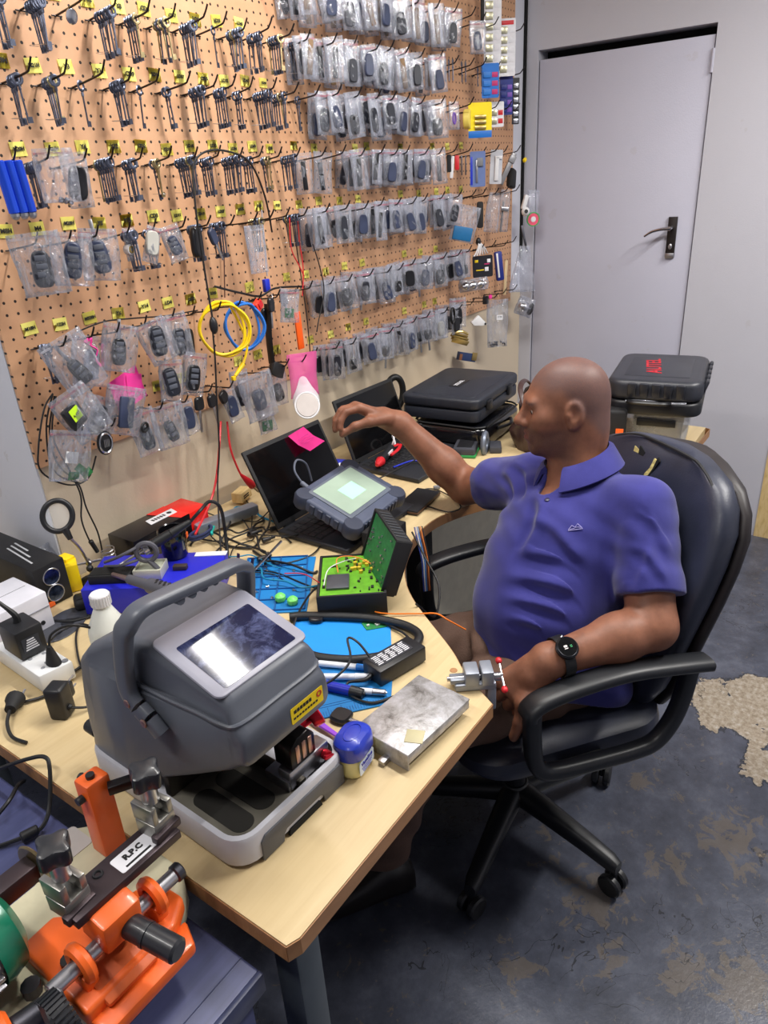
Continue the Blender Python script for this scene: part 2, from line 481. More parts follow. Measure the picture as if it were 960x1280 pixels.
for i in range(n-1):
    p, q = Vec((*ex[i], 0)), Vec((*ex[i+1], 0)); d = (q-p).normalized(); nn = Vec((d.y, -d.x, 0))
    c = (p+q)/2+nn*.001
    box(b, (c.x, c.y, .7245), ((q-p).length+.0012, .0016, .0275), (0, 0, math.atan2(d.y, d.x)))
obj('edge_band', b, M_EDGE, desk)
for x, y in ((-.46, -1.02), (-.46, -.1), (1.58, -1.0), (1.58, -.1)):
    b = B(); box(b, (x, y, .356), (.05, .05, .71), bev=.006); box(b, (x, y, .008), (.07, .07, .014), bev=.004)
    obj('leg', b, mat('grey_steel_leg', (88, 96, 104), .45, .4), desk)
b = B(); box(b, (.6, -.56, .356), (.07, .05, .71), bev=.004); obj('leg', b, BLACKM, desk)
b = B(); box(b, (1.12, -.44, .40), (.98, .018, .60)); obj('modesty_panel', b, mat('cream_panel', (226, 220, 198), .55), desk)
b = B(); lathe(b, [(0, .0006), (.007, .0006), (.0075, 0), (0, 0)], Mat.Translation(PZ(567, 838)+Vec((0, 0, .0002))), 14)
tag(obj('drill_hole_cover', b, M_EDGE), 'small brown round cover in the desktop near the little vise', 'cap')

# low dark table beside it, holding the orange key duplicator
lt = thing('low_table', 'dark blue-black low table at the bottom left of the desk', 'table', (0, 0, 0))
TZ = .695
m_lt = m_deskwood('dark_blue_black_laminate', (58, 64, 100), (68, 74, 114), (80, 86, 128), .7)
b = B(); box(b, (-1.09, -.72, TZ-.0125), (1.06, .68, .025), bev=.0015); obj('tabletop', b, m_lt, lt)
b = B(); box(b, (-1.09, -1.0645, TZ-.016), (1.06, .008, .034), bev=.001); box(b, (-1.09, -1.030, TZ+.0004), (1.06, .0012, .0008)); obj('front_edge', b, mat('dark_blue_edge', (56, 62, 92), .4), lt)
for x in (-1.58, -.585):
    b = B(); box(b, (x, -.72, TZ/2-.014), (.024, .66, TZ-.028)); obj('side_panel', b, m_lt, lt)
# ================================================================ THINGS ON THE PEGBOARD
ROWN = {'R0': 'topmost', 'R1': 'second', 'R2': 'third', 'R3': 'fourth', 'R4': 'fifth', 'R5': 'sixth', 'R6': 'lowest'}
RZ = {'R0': 2.08, 'R1': 1.935, 'R2': 1.805, 'R3': 1.652, 'R4': 1.500, 'R5': 1.295, 'R6': 1.095}
GRID = [-2.4, .5, 3.5, 6.6, 9.7, 12.7, 15.7, 18.7, 21.6, 24.5, 27.4, 30.3, 34.1, 37.9, 41.9, 45.8, 49, 52.4, 56, 60.6, 65, 69, 73, 77, 81, 85]
M_HOOK = mat('black_wire', (40, 37, 38), .4, .6)

# ---- hooks
b = B(); tube(b, [(0, .004, 0), (0, -.012, .001), (0, -.09, .010), (0, -.105, .017), (0, -.118, .034)], .0021, 6, 4)
tube(b, [(-.012, -.004, -.001), (.012, -.004, -.001)], .0016, 6, smooth=False); tube(b, [(0, .006, .0), (0, .004, .018), (0, -.001, .020)], .0016, 5, 3)
HOOK = obj('peg_hook', b, M_HOOK)
hook_used = [False]
hook_n = {}
def hook(x, z, row, s=1.):
    hook_n[row] = hook_n.get(row, 0)+1
    lab = 'black wire peg hook, %s from the left in the %s row of hooks' % (ORD[hook_n[row]-1], ROWN[row])
    if not hook_used[0]: o = HOOK; hook_used[0] = True
    else: o = HOOK.copy(); COL.objects.link(o)
    o.location = (x, 0, z); o.rotation_euler = (rnd.uniform(-.05, .05), 0, rnd.uniform(-.09, .09)); o.scale = (1, s, 1)
    tag(o, lab, 'hook', 'wire hooks on the pegboard')

# ---- yellow tags with handwriting
M_TAG = mat('yellow_sticky_paper', (250, 240, 128), .8, var=.02)
TW, TH = .034, .027
def tag_bm(w, h):
    b = B(); n = 5
    rows = []
    for j in range(3):
        rows.append([b.verts.new(((i/(n-1)-.5)*w, -.0012-.0025*(1-j/2)*abs(math.sin(i*1.3+j)), (j/2-.5)*h)) for i in range(n)])
    for j in range(2):
        for i in range(n-1): b.faces.new((rows[j][i], rows[j][i+1], rows[j+1][i+1], rows[j+1][i]))
    bmesh.ops.solidify(b, geom=b.faces[:], thickness=.0004)
    return b
TAG = obj('price_tag', tag_bm(TW, TH), M_TAG); TAG_used = [False]
def scribble(sd):
    r = random.Random(sd); b = B(); x = -.011
    while x < .010:
        w = r.uniform(.003, .006)
        pts = [(x, 0, r.uniform(-.006, .006)), (x+w*.5, 0, r.uniform(-.007, .007)), (x+w, 0, r.uniform(-.006, .006))]
        tube(b, pts, .0006, 4, 3); x += w+.0015
    return b
SCR = [obj('handwriting', scribble(k), INK) for k in range(6)]
tag_n = {}
def ytag(x, z, row, word=None, s=1.):
    tag_n[row] = tag_n.get(row, 0)+1
    if not TAG_used[0]: o = TAG; TAG_used[0] = True
    else: o = TAG.copy(); COL.objects.link(o)
    o.location = (x, 0, z); o.rotation_euler = (0, rnd.uniform(-.08, .08), 0); o.scale = (s, 1, s)
    if word:
        tag(o, 'yellow tag handwritten %s, %s from the left in the %s row of tags' % (word, ORD[tag_n[row]-1], row), 'tag', 'yellow tags on the pegboard')
        bm = text_bm(word, .0125 if len(word) < 4 else .0098, basis((1, 0, 0), (0, 0, 1), (0, -.0046, 0)), .0003, bold=.0005)
        obj('handwriting', bm, INK, o)
    else:
        tag(o, 'small yellow scribbled tag, %s from the left in the %s row of tags' % (ORD[tag_n[row]-1], row), 'tag', 'yellow tags on the pegboard')
        c = SCR[rnd.randrange(6)].copy(); COL.objects.link(c); c.parent = o; c.location = (0, -.0045, 0)
TAGS = {
 'first': (1.972, {3.5: 'M', 6.6: 'Y2', 9.8: 'Y10', 12.9: 'Y8', 15.7: 'CD8', 18.8: 'CD-7', 21.7: 'LD9', 24.5: 'LD21', 27.6: 'LD40'}),
 'second': (1.844, {.8: 'M9H', 3.5: 'M21H', 6.5: 'Y3', 9.7: 'Y11', 12.8: 'CD9', 15.7: 'LD19', 18.7: 'LD37', 21.7: 'CD25', 24.5: 'LD12', 27.5: 'LD41', 30.2: 'LD44'}),
 'third': (1.690, {.5: 'M20H', 3.6: 'M31H', 6.5: 'Y4', 9.7: 'Y12', 12.7: 'CD-2', 15.7: 'CD10', 18.6: 'LD18', 21.7: 'LD31', 24.5: 'LD34', 27.4: 'LD40', 30.1: '038', 34.2: None, 37.8: None, 45.9: None, 48.4: None, 56.3: None, 64.7: None, 69: None, 73.2: None}),
 'fourth': (1.538, {-2.3: 'M8H', .5: 'M4', 3.5: 'M28H', 6.6: 'Y5', 9.6: 'Y13', 12.7: 'CD3', 15.6: 'LD11', 18.7: 'LD19', 21.5: 'LD27', 24.4: 'LD35', 27.3: '0181', 30.3: '0153', 34.1: None, 37.8: None, 41.9: None, 45.8: None, 55.8: None, 60.6: None, 65.5: None, 68.8: None, 73: None}),
 'fifth': (1.334, {-2.4: 'M18H', .5: '122H', 3.5: 'M930H', 6.6: 'Y6', 9.7: 'Y14', 12.6: 'LD4', 15.6: 'CD12', 18.7: 'LD20', 24.3: None, 30.6: None, 34.1: None, 38: None, 41.9: None, 45.8: None, 56.1: None, 60.5: None, 64.9: None}),
 'sixth': (1.133, {9.5: 'H18', 12.8: '14', 21: None, 24.2: None, 27.4: None, 33.8: None, 37.9: None, 41.7: None, 45.8: None, 55.5: None, 61.1: None, 64.2: None}),
}
for row, (z, d) in TAGS.items():
    for i, wd in d.items():
        ytag(i*PX_I, z+rnd.uniform(-.004, .004), row, wd, 1. if i < 28 else .86)

# ---- key blanks
M_KEY = mat('blued_key_steel', (104, 110, 128), .34, .85, var=.25, vs=50)
M_KEY2 = mat('brassy_key', (176, 160, 120), .34, .85, var=.2, vs=50)
def key_bm(L=.066):
    b = B()
    t = B(); n, m = 14, 6                                # ring-shaped bow
    vs = [[t.verts.new(((.0085+.0032*math.cos(2*PI*j/m))*math.cos(2*PI*i/n), .0016*math.sin(2*PI*j/m), (.0085+.0032*math.cos(2*PI*j/m))*math.sin(2*PI*i/n)-.007)) for j in range(m)] for i in range(n)]
    for i in range(n):
        for j in range(m): t.faces.new((vs[i][j], vs[(i+1) % n][j], vs[(i+1) % n][(j+1) % m], vs[i][(j+1) % m]))
    merge(b, t)
    cyl(b, (0, 0, -.018), (0, 0, -.018-L), .0019, .0019, 7); cyl(b, (0, 0, -.019), (0, 0, -.026), .003, .003, 8)
    box(b, (.0045, 0, -.018-L+.006), (.0085, .0018, .011))
    return b
KEY = obj('key', key_bm(), M_KEY); KEYB = obj('key', key_bm(.062), M_KEY2)
def wire_bm(n):
    w = .004*n+.006; b = B()
    tube(b, [(-.006-w*.3, .004, -.066), (w*.1, -.009*n*.5-.004, -.067), (.008+w*.3, -.009*n*.5, -.066), (0, .006, -.0665)], .0005, 4, 5, closed=True); return b
bun_n = {}
first_key = [True]
def bundle(x, z, n, row, y0=-.03, brass=0., step=.0085, name='key_bundle', wire=True, lab=None):
    bun_n[row] = bun_n.get(row, 0)+1
    t = thing(name, lab or 'hanging bundle of %d blued key blanks, %s from the left in the %s row' % (n, ORD[bun_n[row]-1], ROWN[row]), 'keys', (x, 0, z+.0025), 0, 'bundles of key blanks on hooks')
    for k in range(n):
        c = (KEYB if rnd.random() < brass else KEY).copy(); COL.objects.link(c); c.parent = t
        yy = y0-k*step; c.location = (0, yy, .001-yy*.1)
        c.rotation_euler = (rnd.uniform(-.03, .03), rnd.uniform(-.07, .07)+(k-n/2)*.012, rnd.uniform(-.35, .35))
    if n > 2 and wire: obj('wire_tie', wire_bm(n), STEEL, t, loc=(0, y0, 0))
KB = {
 'R1': {.5: 4, 3.5: 6, 9.7: 7, 12.7: 5, 15.7: (5, .5), 18.7: 6, 21.6: 1, 24.5: 6, 27.4: 6, 30.3: (6, .2), 34: 3},
 'R2': {.5: 4, 3.5: 5, 6.6: (1, 0), 9.7: 5, 12.7: 1, 15.7: 2, 18.7: 6, 21.6: 5, 24.5: 3, 27.4: 8, 30.3: 6, 34: 2},
 'R3': {.5: 5, 6.6: 7, 9.7: 5, 12.7: (3, .3), 15.7: 8, 18.7: 5, 21.6: 8, 24.5: 4, 27.4: (4, .2), 30.3: 7},
 'R4': {6.6: 5, 9.7: 4, 15.7: 6, 18.7: 6, 24.5: (6, .7), 30.3: (7, .2)},
 'R5': {-2.4: 4},
}
for row, d in KB.items():
    for i, n in d.items():
        n, br = n if isinstance(n, tuple) else (n, .06)
        y0 = {('R4', 6.6): -.085, ('R4', 9.7): -.06}.get((row, i), -.028-rnd.random()*.01)
        if row == 'R3' and i == .5: y0 = -.02
        bundle(i*PX_I, RZ[row], n, row, y0 if not (row in ('R1', 'R2') and i == 21.6 and n == 1) else -.06, br)
for o in (KEY, KEYB): bpy.data.objects.remove(o)

# hooks for the whole grid
for row in ('R0', 'R1', 'R2', 'R3', 'R4', 'R5', 'R6'):
    for i in GRID:
        if row == 'R0' and i < 30: continue
        if row == 'R6' and i in (18.7,): continue
        hook(i*PX_I+rnd.uniform(-.002, .002), RZ[row], row, rnd.uniform(.92, 1.06))

# small steel disk hanging alone in the first row
b = B(); lathe(b, [(0, 0), (.012, 0), (.0145, .001), (.0145, .0024), (.012, .0034), (0, .0034)], TR((0, 0, 0), (PI/2, 0, 0)), 22)
tag(obj('steel_disc', b, mat('polished_disc', (220, 220, 224), .16, 1.), loc=(6.6*PX_I, -.05, RZ['R1']-.008), rot=(.3, .4, .2)), 'shiny round steel disc hanging alone on a top-left hook', 'disc')

# ---- clear zip bags
def m_bag():
    k = NT('clear_polythene'); v = k.tc.outputs['Object']
    k.t.nodes.remove(k.b)
    tr = k.n('BsdfTransparent'); tr.inputs[0].default_value = (.96, .97, 1., 1)
    gl = k.n('BsdfGlossy'); gl.inputs['Roughness'].default_value = .11; gl.inputs['Color'].default_value = (.95, .97, 1, 1)
    df = k.n('BsdfDiffuse'); df.inputs[0].default_value = (.84, .88, 1., 1)
    a = k.n('MixShader'); a.inputs[0].default_value = .6; k.l(df.outputs[0], a.inputs[1]); k.l(gl.outputs[0], a.inputs[2])
    mp = k.n('Mapping'); mp.inputs['Scale'].default_value = (1, 1, .35); k.l(v, mp.inputs[0])
    cr = k.noise(55, 4, .65, mp.outputs[0], 1.2)
    lw = k.n('LayerWeight'); lw.inputs['Blend'].default_value = .35
    bp = k.n('Bump'); bp.inputs['Strength'].default_value = .8; bp.inputs['Distance'].default_value = .006; k.l(cr, bp.inputs['Height'])
    k.l(bp.outputs[0], gl.inputs['Normal']); k.l(bp.outputs[0], lw.inputs['Normal'])
    f = k.math('ADD', k.math('MULTIPLY', lw.outputs['Fresnel'], .55), k.math('MULTIPLY', k.math('SUBTRACT', cr, .47, True), 1.9))
    f = k.math('ADD', f, .115, True)
    mx = k.n('MixShader'); k.l(f, mx.inputs[0]); k.l(tr.outputs[0], mx.inputs[1]); k.l(a.outputs[0], mx.inputs[2])
    k.l(mx.outputs[0], k.out.inputs[0])
    return k.m
M_BAG = m_bag()
M_ZIP = mat('zip_closure_plastic', (214, 214, 226), .3, alpha=.55)
M_ZIPR = mat('red_zip_line', (214, 120, 140), .4, alpha=.6)
def bag_bm(w, h, t, sd, nx=6, nz=9, top=.016, skew=0., pinch=0.):
    r = random.Random(sd); b = B(); F = []; K = []
    for j in range(nz+1):
        u = j/nz; z = top-u*h
        puff = math.sin(PI*min(1, max(0, (u-.12)/.88)))**.6 if u > .12 else 0
        puff *= (.35+.75*u)
        fr, bk = [], []
        for i in range(nx+1):
            s = i/nx-.5; e = 1-(2*abs(s))**2.4
            x = s*w*(1-pinch*(1-u)**1.5)*(1-.05*math.sin(u*5+sd)+.02*r.uniform(-1, 1))+skew*u; y = t*.5*puff*e
            q = r.uniform(-1, 1)*t*.16*(1 if 0 < i < nx else .3)
            fr.append(b.verts.new((x, -y-.0006+q, z+r.uniform(-1, 1)*.0012)))
            bk.append(b.verts.new((x, y+.0006+q*.5, z)))
        F.append(fr); K.append(bk)
    for j in range(nz):
        for i in range(nx):
            b.faces.new((F[j][i], F[j+1][i], F[j+1][i+1], F[j][i+1])); b.faces.new((K[j][i+1], K[j+1][i+1], K[j+1][i], K[j][i]))
        b.faces.new((F[j][0], K[j][0], K[j+1][0], F[j+1][0])); b.faces.new((F[j][nx], F[j+1][nx], K[j+1][nx], K[j][nx]))
    for i in range(nx): b.faces.new((F[nz][i], K[nz][i], K[nz][i+1], F[nz][i+1]))
    return b
def zip_bm(w, z):
    b = B()
    for q in (0, .0028): box(b, (0, 0, z-q), (w*.97, .0026, .0012))
    return b
BAGS = []
for k, (w, h, t) in enumerate([(.062, .105, .013), (.055, .115, .012), (.068, .098, .014), (.058, .108, .010), (.05, .112, .012), (.072, .118, .016), (.095, .125, .018), (.11, .14, .02)]):
    o = obj('zip_bag', bag_bm(w, h, t, 3+k), M_BAG, smooth=180); z = obj('zip_strip', zip_bm(w, .006), M_ZIPR if k % 2 == 0 else M_ZIP, o); BAGS.append(o)

# ---- what the bags hold
M_FOB = mat('charcoal_fob', (34, 37, 48), .42, var=.15)
M_FOB2 = mat('slate_fob', (52, 60, 86), .38, var=.15)
M_FOB3 = mat('black_fob', (24, 25, 30), .32, var=.12)
M_BTN = mat('rubber_button', (84, 88, 100), .6)
M_KRAFT = mat('kraft_card', (128, 102, 74), .75, var=.1)
M_SILV = mat('silver_trim', (190, 192, 200), .25, .9)
def fob_bm(w=.034, h=.062, t=.013, egg=.85, n=24):
    """rounded, slightly egg-shaped remote shell standing in XZ"""
    b = B(); rings = []
    for y, s in ((-t/2, .80), (-t/2+.002, .93), (-t*.15, 1.), (t*.15, 1.), (t/2-.002, .93), (t/2, .80)):
        ring = []
        for k in range(n):
            a = 2*PI*k/n; c, d = math.cos(a), math.sin(a)
            x = abs(c)**.55*(1 if c > 0 else -1)*w/2; z = abs(d)**.62*(1 if d > 0 else -1)*h/2
            x *= 1-(1-egg)*(.5+z/h); ring.append((x*s, y, z*(s*.5+.5)))
        rings.append(ring)
    loft(b, rings); return b
def fob_thing(kind, label, loc, rot, detail=False, group='key fobs inside the zip bags'):
    k, m, (w, h, t, egg) = kind
    if k == 'strip':
        b = B(); box(b, (0, 0, 0), (w, t, h), bev=.002); o = obj('key_blade_pack', b, m, loc=loc, rot=rot); return tag(o, label, 'key part', group)
    if k == 'board':
        b = B(); box(b, (0, 0, 0), (w, .0016, h)); o = obj('circuit_board', b, PCB, loc=loc, rot=rot); tag(o, label, 'circuit board', group)
        c = B()
        for q in range(5): box(c, (rnd.uniform(-.35, .35)*w, -.0015, rnd.uniform(-.38, .38)*h), (.006, .002, .005))
        obj('chip', c, mat('pale_chip', (190, 196, 190), .4), o); return o
    o = obj('key_fob', fob_bm(w, h, t, egg), m, loc=loc, rot=rot); tag(o, label, 'key fob', group)
    if detail:
        for q, zz in enumerate((.30, .08, -.14)[:3]):
            c = B(); box(c, (0, -t/2-.0004, zz*h), (w*.52, .0018, h*.15), bev=.0008); obj('button', c, M_BTN, o)
        c = B(); lathe(c, [(.007, -.001), (.0085, 0), (.007, .001)], TR((0, 0, h/2+.005), (PI/2, 0, 0)), 14); obj('key_ring', c, M_SILV, o)
    if k == 'blade':
        c = B(); box(c, (0, 0, h/2+.02), (.008, .0022, .044), bev=.0006); obj('blade', c, STEEL, o)
    return o
KINDS = {
 'flip': ('fob', M_FOB, (.034, .062, .013, .86)), 'slate': ('fob', M_FOB2, (.035, .060, .014, .8)), 'oval': ('fob', M_FOB3, (.036, .055, .013, 1.)),
 'long': ('fob', M_FOB, (.026, .07, .012, .95)), 'strip': ('strip', M_FOB3, (.014, .078, .008, 1)), 'kraft': ('strip', M_KRAFT, (.016, .085, .006, 1)),
 'blade': ('blade', M_FOB3, (.032, .038, .011, .9)), 'board': ('board', PCB, (.035, .05, .002, 1)), 'pale': ('fob', mat('pale_shell', (196, 194, 186), .4), (.034, .055, .013, .9)),
}
bag_n = {}
def bag(x, y, z, row, kind=None, k=None, s=1., rz=0., ry=0., detail=False, lab=None, flab=None, drop=None, extra=None):
    """one zip bag hanging with its top hole on a hook at x,y,z and, inside it, one thing of its own"""
    bag_n[row] = bag_n.get(row, 0)+1; nn = ORD[bag_n[row]-1] if bag_n[row] <= 30 else 'last'
    k = rnd.randrange(6) if k is None else k
    src = BAGS[k]; o = dup(src, (x, y, z), (rnd.uniform(-.06, .02), ry, rz)); o.scale = (s, 1, s)
    h = [.105, .115, .098, .108, .112, .118, .125, .14][k]*s
    tag(o, lab or 'crinkled clear zip bag, %s from the left in the %s row of bags' % (nn, ROWN[row]), 'bag', 'clear zip bags on the pegboard')
    if kind:
        kd = KINDS[kind]; hh = kd[2][1]
        dz = drop if drop is not None else -(h-.016-hh*.5-.01)
        dx = -math.sin(ry)*dz*-1
        R = Euler((rnd.uniform(-.05, .03), ry+rnd.uniform(-.18, .18)+(PI if kind == 'blade' and rnd.random() < .5 else 0), rz)).to_matrix()
        off = Euler((0, ry, rz)).to_matrix() @ Vec((rnd.uniform(-.004, .004), 0, dz))
        what = {'strip': 'narrow black blade pack', 'kraft': 'narrow kraft-brown pack', 'board': 'green circuit board', 'pale': 'pale shell', 'blade': 'bladed key', 'slate': 'slate-blue key fob', 'oval': 'oval black key fob', 'long': 'slim charcoal key fob', 'flip': 'charcoal key fob'}[kind]
        fob_thing(kd, flab or '%s inside the %s bag of the %s row of bags' % (what, nn, ROWN[row]), Vec((x, y, z))+off, R.to_euler(), detail)
    return o
# dense rows on the right-hand part of the board
DENSE = {'R0': (34.1, 66), 'R1': (34.1, 62), 'R2': (37.9, 62.5), 'R3': (34.1, 63), 'R4': (34.1, 66), 'R5': (34.1, 70), 'R6': (32, 68)}
MIXES = {'R0': ['kraft', 'strip', 'kraft', 'slate', 'strip', 'flip'], 'R1': ['kraft', 'strip', 'kraft', 'flip', 'strip', 'slate'], 'R2': ['oval', 'slate', 'flip', 'long', 'slate', 'flip'],
         'R3': ['strip', 'long', 'flip', 'slate', 'oval', 'strip'], 'R4': ['flip', 'slate', 'oval', 'strip', 'long', 'slate'], 'R5': ['oval', 'flip', 'slate', 'strip', 'blade', 'oval'], 'R6': ['oval', 'blade', 'slate', 'flip', 'strip', 'long']}
for row, (i0, i1) in DENSE.items():
    cols = [i for i in GRID if i0-.1 <= i <= i1]
    spots = []
    for q, i in enumerate(cols):
        m = 2 if row == 'R3' and i < 40 else 3
        if row == 'R3' and i < 40: m = 1
        for j in range(m): spots.append((i, -.028-.030*j+rnd.uniform(-.006, .006)))
    for q, (i, y) in enumerate(spots):
        kd = MIXES[row][rnd.randrange(6)]
        narrow = kd in ('strip', 'kraft')
        bag(i*PX_I+rnd.uniform(-.012, .012), y, RZ[row]+.004-y*.06, row, kd, rnd.choice([1, 4, 3]) if narrow else rnd.randrange(6), rnd.uniform(.88, 1.08), rz=rnd.uniform(-.85, -.05), ry=rnd.uniform(-.13, .13))
for o in SCR: bpy.data.objects.remove(o)
# ================================================================ BAGS, CABLES AND CARDS HUNG ONE BY ONE
def hang(px, py, y): return PY(px, py, y)
def ibag(px, py, y, k, s, lab, kind=None, flab=None, rz=0., ry=0., detail=True, drop=None, cat=None):
    p = hang(px, py, y); rz = -abs(rz)-(.75 if p.x > 1.6 else .25)
    src = BAGS[k]; o = dup(src, p, (-.04, ry, rz)); o.scale = (s, 1, s)
    tag(o, lab, 'bag', 'clear zip bags on the pegboard')
    h = [.105, .115, .098, .108, .112, .118, .125, .14][k]*s
    if kind:
        kd = KINDS[kind] if isinstance(kind, str) else kind; hh = kd[2][1]
        dz = drop if drop is not None else -(h-.016-hh*.5-.012)
        off = Euler((0, ry, rz)).to_matrix() @ Vec((0, 0, dz))
        fob_thing(kd, flab, p+off, (-.03, ry+rnd.uniform(-.25, .25), rz), detail)
    return p
BIGF = ('fob', M_FOB, (.042, .072, .017, .86)); BIGS = ('fob', M_FOB2, (.042, .075, .017, .78)); BIGB = ('fob', M_FOB3, (.04, .068, .016, .9))
# fourth row, far left
ibag(66, 194, -.10, 6, .80, 'long clear bag of small springs behind the blue barrels', None, rz=.25)
ibag(91, 200, -.10, 1, .92, 'clear bag with a smooth black oval remote, below the M31H tag', BIGB, 'smooth black oval remote in the clear bag below the M31H tag', rz=.2, detail=False)
p = hang(66, 194, -.10)
for q in range(3):
    b = B(); lathe(b, [(0, 0), (.004, 0), (.0055, .003), (.0045, .011), (0, .012)], None, 10)
    tag(obj('loose_spring', b, M_SILV, loc=p+Vec((-.006+q*.009, 0, -.088)), rot=(.8*q, .4, 0)), 'tiny metal spring at the bottom of the long clear bag', 'spring', 'metal springs in the long bag')
# blue barrels at the picture's left edge
p = hang(8, 196, -.10)
t = thing('lock_barrel_set', 'glossy blue lock barrels with steel ends hanging at the far left', 'lock parts', p)
b = B()
for q in (-.018, 0., .018): cyl(b, (q, 0, -.006), (q+.006, 0, -.10), .0105, .0105, 14, bev=.002)
obj('barrel', b, mat('glossy_blue_anodised', (30, 80, 225), .22, .5, coat=.4), t)
b = B()
for q in (-.018, 0., .018): sph(b, (q+.0065, 0, -.105), (.008, .008, .007)); cyl(b, (q+.0062, 0, -.1), (q+.0062, 0, -.105), .009)
obj('steel_end', b, STEEL, t)
# fifth row, left
ibag(42, 300, -.105, 7, .86, 'large wrinkled clear bag with a flip key, leftmost in the fifth row', BIGF, 'flip key fob in the large wrinkled leftmost bag of the fifth row', rz=.25, ry=-.05)
ibag(88, 299, -.10, 6, .86, 'clear bag with a pointed slate remote, second in the fifth row', BIGS, 'pointed slate remote in the second bag of the fifth row', rz=.2, ry=.12)
ibag(122, 294, -.095, 6, .86, 'clear bag with a three-button remote under the tag Y5', ('blade', M_FOB2, (.042, .07, .017, .9)), 'three-button slate remote in the bag under the tag Y5', rz=.1, ry=.1)
ibag(161, 291, -.10, 4, .62, 'tiny clear bag with a white capsule beside two key bundles', None)
p = hang(161, 312, -.10); t = thing('plastic_capsule', 'white plastic capsule with a brass ring in the tiny bag', 'cap', p, rot=(PI/2, 0, .3))
b = B(); lathe(b, [(0, -.008), (.010, -.008), (.011, -.004), (.011, .006), (0, .006)], None, 16); obj('shell', b, WHITEP, t)
b = B(); lathe(b, [(.0045, .006), (.008, .006), (.008, .009), (.0045, .009)], None, 16); obj('brass_ring', b, BRASS, t)
ibag(192, 290, -.10, 4, .72, 'pink-topped clear bag with a folded pale wrapper, fifth row', 'pale', 'pale folded shell in the pink-topped bag of the fifth row', ry=.35, detail=False)
ibag(212, 289, -.085, 0, .80, 'clear bag with a small two-button remote beside the pale shell', ('fob', M_FOB2, (.030, .046, .013, .85)), 'small slate two-button remote beside the pale shell', ry=-.2)
def loose_key(px, py, y, lab, head=BLACK, L=.045, hw=(.03, .042), ry=0., rz=.2):
    t = thing('car_key', lab, 'key', hang(px, py, y), rot=(0, ry, rz))
    obj('head', fob_bm(hw[0], hw[1], .011, .9), head, t, loc=(0, 0, -hw[1]*.5))
    b = B(); box(b, (0, 0, -hw[1]-L/2), (.0075, .0022, L), bev=.0005); box(b, (.0022, 0, -hw[1]-L*.5), (.003, .0026, L*.7)); obj('blade', b, STEEL, t)
    b = B(); tube(b, [(.009*math.cos(a), .002*math.sin(2*a), .006+.009*math.sin(a)) for a in [k*PI/5 for k in range(10)]], .0009, 5, 3, closed=True); obj('key_ring', b, STEEL, t)
    return t
tag(obj('key_fob', fob_bm(.036, .072, .018, .95), M_FOB3, loc=hang(246, 303, -.10), rot=(0, .06, .2)), 'plain black oval fob hanging loose in the fifth row', 'key fob')
loose_key(262, 286, -.085, 'slate car key with bare blade hanging next to a loose black fob', M_FOB2, ry=-.45)
# sixth row, left
ibag(77, 430, -.095, 7, .90, 'clear bag with a flip key and bare blades under the tag 122H', ('blade', M_FOB3, (.036, .06, .016, .8)), 'black flip key in the bag under the tag 122H', ry=-.35)
ibag(115, 428, -.075, 6, .9, 'clear bag with a pink tie and grey car remote', ('fob', mat('light_grey_fob', (150, 155, 170), .4), (.036, .07, .015, .95)), 'light grey car remote under a pink tie in a clear bag', ry=.25)
b = B(); tube(b, [(0, 0, 0), (.012, -.004, -.012), (.002, -.006, -.03), (.014, -.002, -.048)], .005, 6, 4, flat=.35); tube(b, [(0, 0, 0), (-.012, -.003, .01), (.004, -.004, .016), (.0, 0, 0)], .004, 6, 4, flat=.35)
tag(obj('pink_tie', b, PINK, loc=hang(113, 432, -.085)), 'bright pink knotted tie on the grey car remote', 'tie')
ibag(151, 413, -.10, 6, .86, 'clear bag with a black flip key and shiny blade under Y6', ('blade', M_FOB3, (.034, .062, .015, .9)), 'black flip key with shiny blade in the bag under Y6', ry=.3)
ibag(188, 408, -.10, 6, .82, 'clear bag with a slim four-button smart remote under Y14', BIGF, 'slim four-button smart remote in the bag under Y14', ry=-.3)
ibag(217, 401, -.10, 0, 1.08, 'clear bag with a squared silver-edged remote left of the yellow cable', ('fob', M_FOB, (.034, .066, .014, 1.)), 'squared silver-edged remote in the bag left of the yellow cable', ry=-.1)
tag(obj('key_fob', fob_bm(.024, .07, .016, 1.), M_FOB3, loc=hang(237, 428, -.07), rot=(0, .1, .2)), 'narrow black fob tucked behind the yellow cable coil', 'key fob')
# seventh cluster, lower left
ibag(86, 497, -.11, 6, .95, 'tilted clear bag with a black card reader and a lime label', None, ry=-.42)
p = hang(93, 520, -.11); t = thing('card_reader', 'black square module with a lime green label in a tilted bag', 'module', p, rot=(0, -.42, .15))
b = B(); box(b, (0, 0, 0), (.046, .014, .052), bev=.003); obj('case', b, M_FOB3, t)
b = B(); box(b, (.002, -.0075, .006), (.026, .0008, .03)); lb = obj('label', b, mat('lime_label', (205, 255, 40), .6), t)
obj('lettering', text_bm('A 137', .008, basis((1, 0, 0), (0, 0, 1), (.002, -.0084, .004))), INK, lb)
ibag(128, 503, -.085, 6, .84, 'clear bag with a dark flip key beside the lime-labelled module', BIGF, 'dark flip key beside the lime-labelled module', ry=.5, detail=False)
b = B(); box(b, (0, 0, 0), (.098, .001, .082), rot=(0, -.12, 0)); box(b, (.022, -.002, .004), (.05, .001, .05), rot=(0, .25, 0))
tag(obj('pink_note', b, PINK, loc=hang(160, 487, -.06), rot=(0, -.1, .15)), 'bright pink folded paper behind the dark card in the lower left cluster', 'paper')
ibag(158, 490, -.105, 7, .82, 'clear bag with a plain dark rectangular card on pink paper', None, ry=.35)
b = B(); box(b, (0, 0, -.048), (.042, .009, .074), bev=.004)
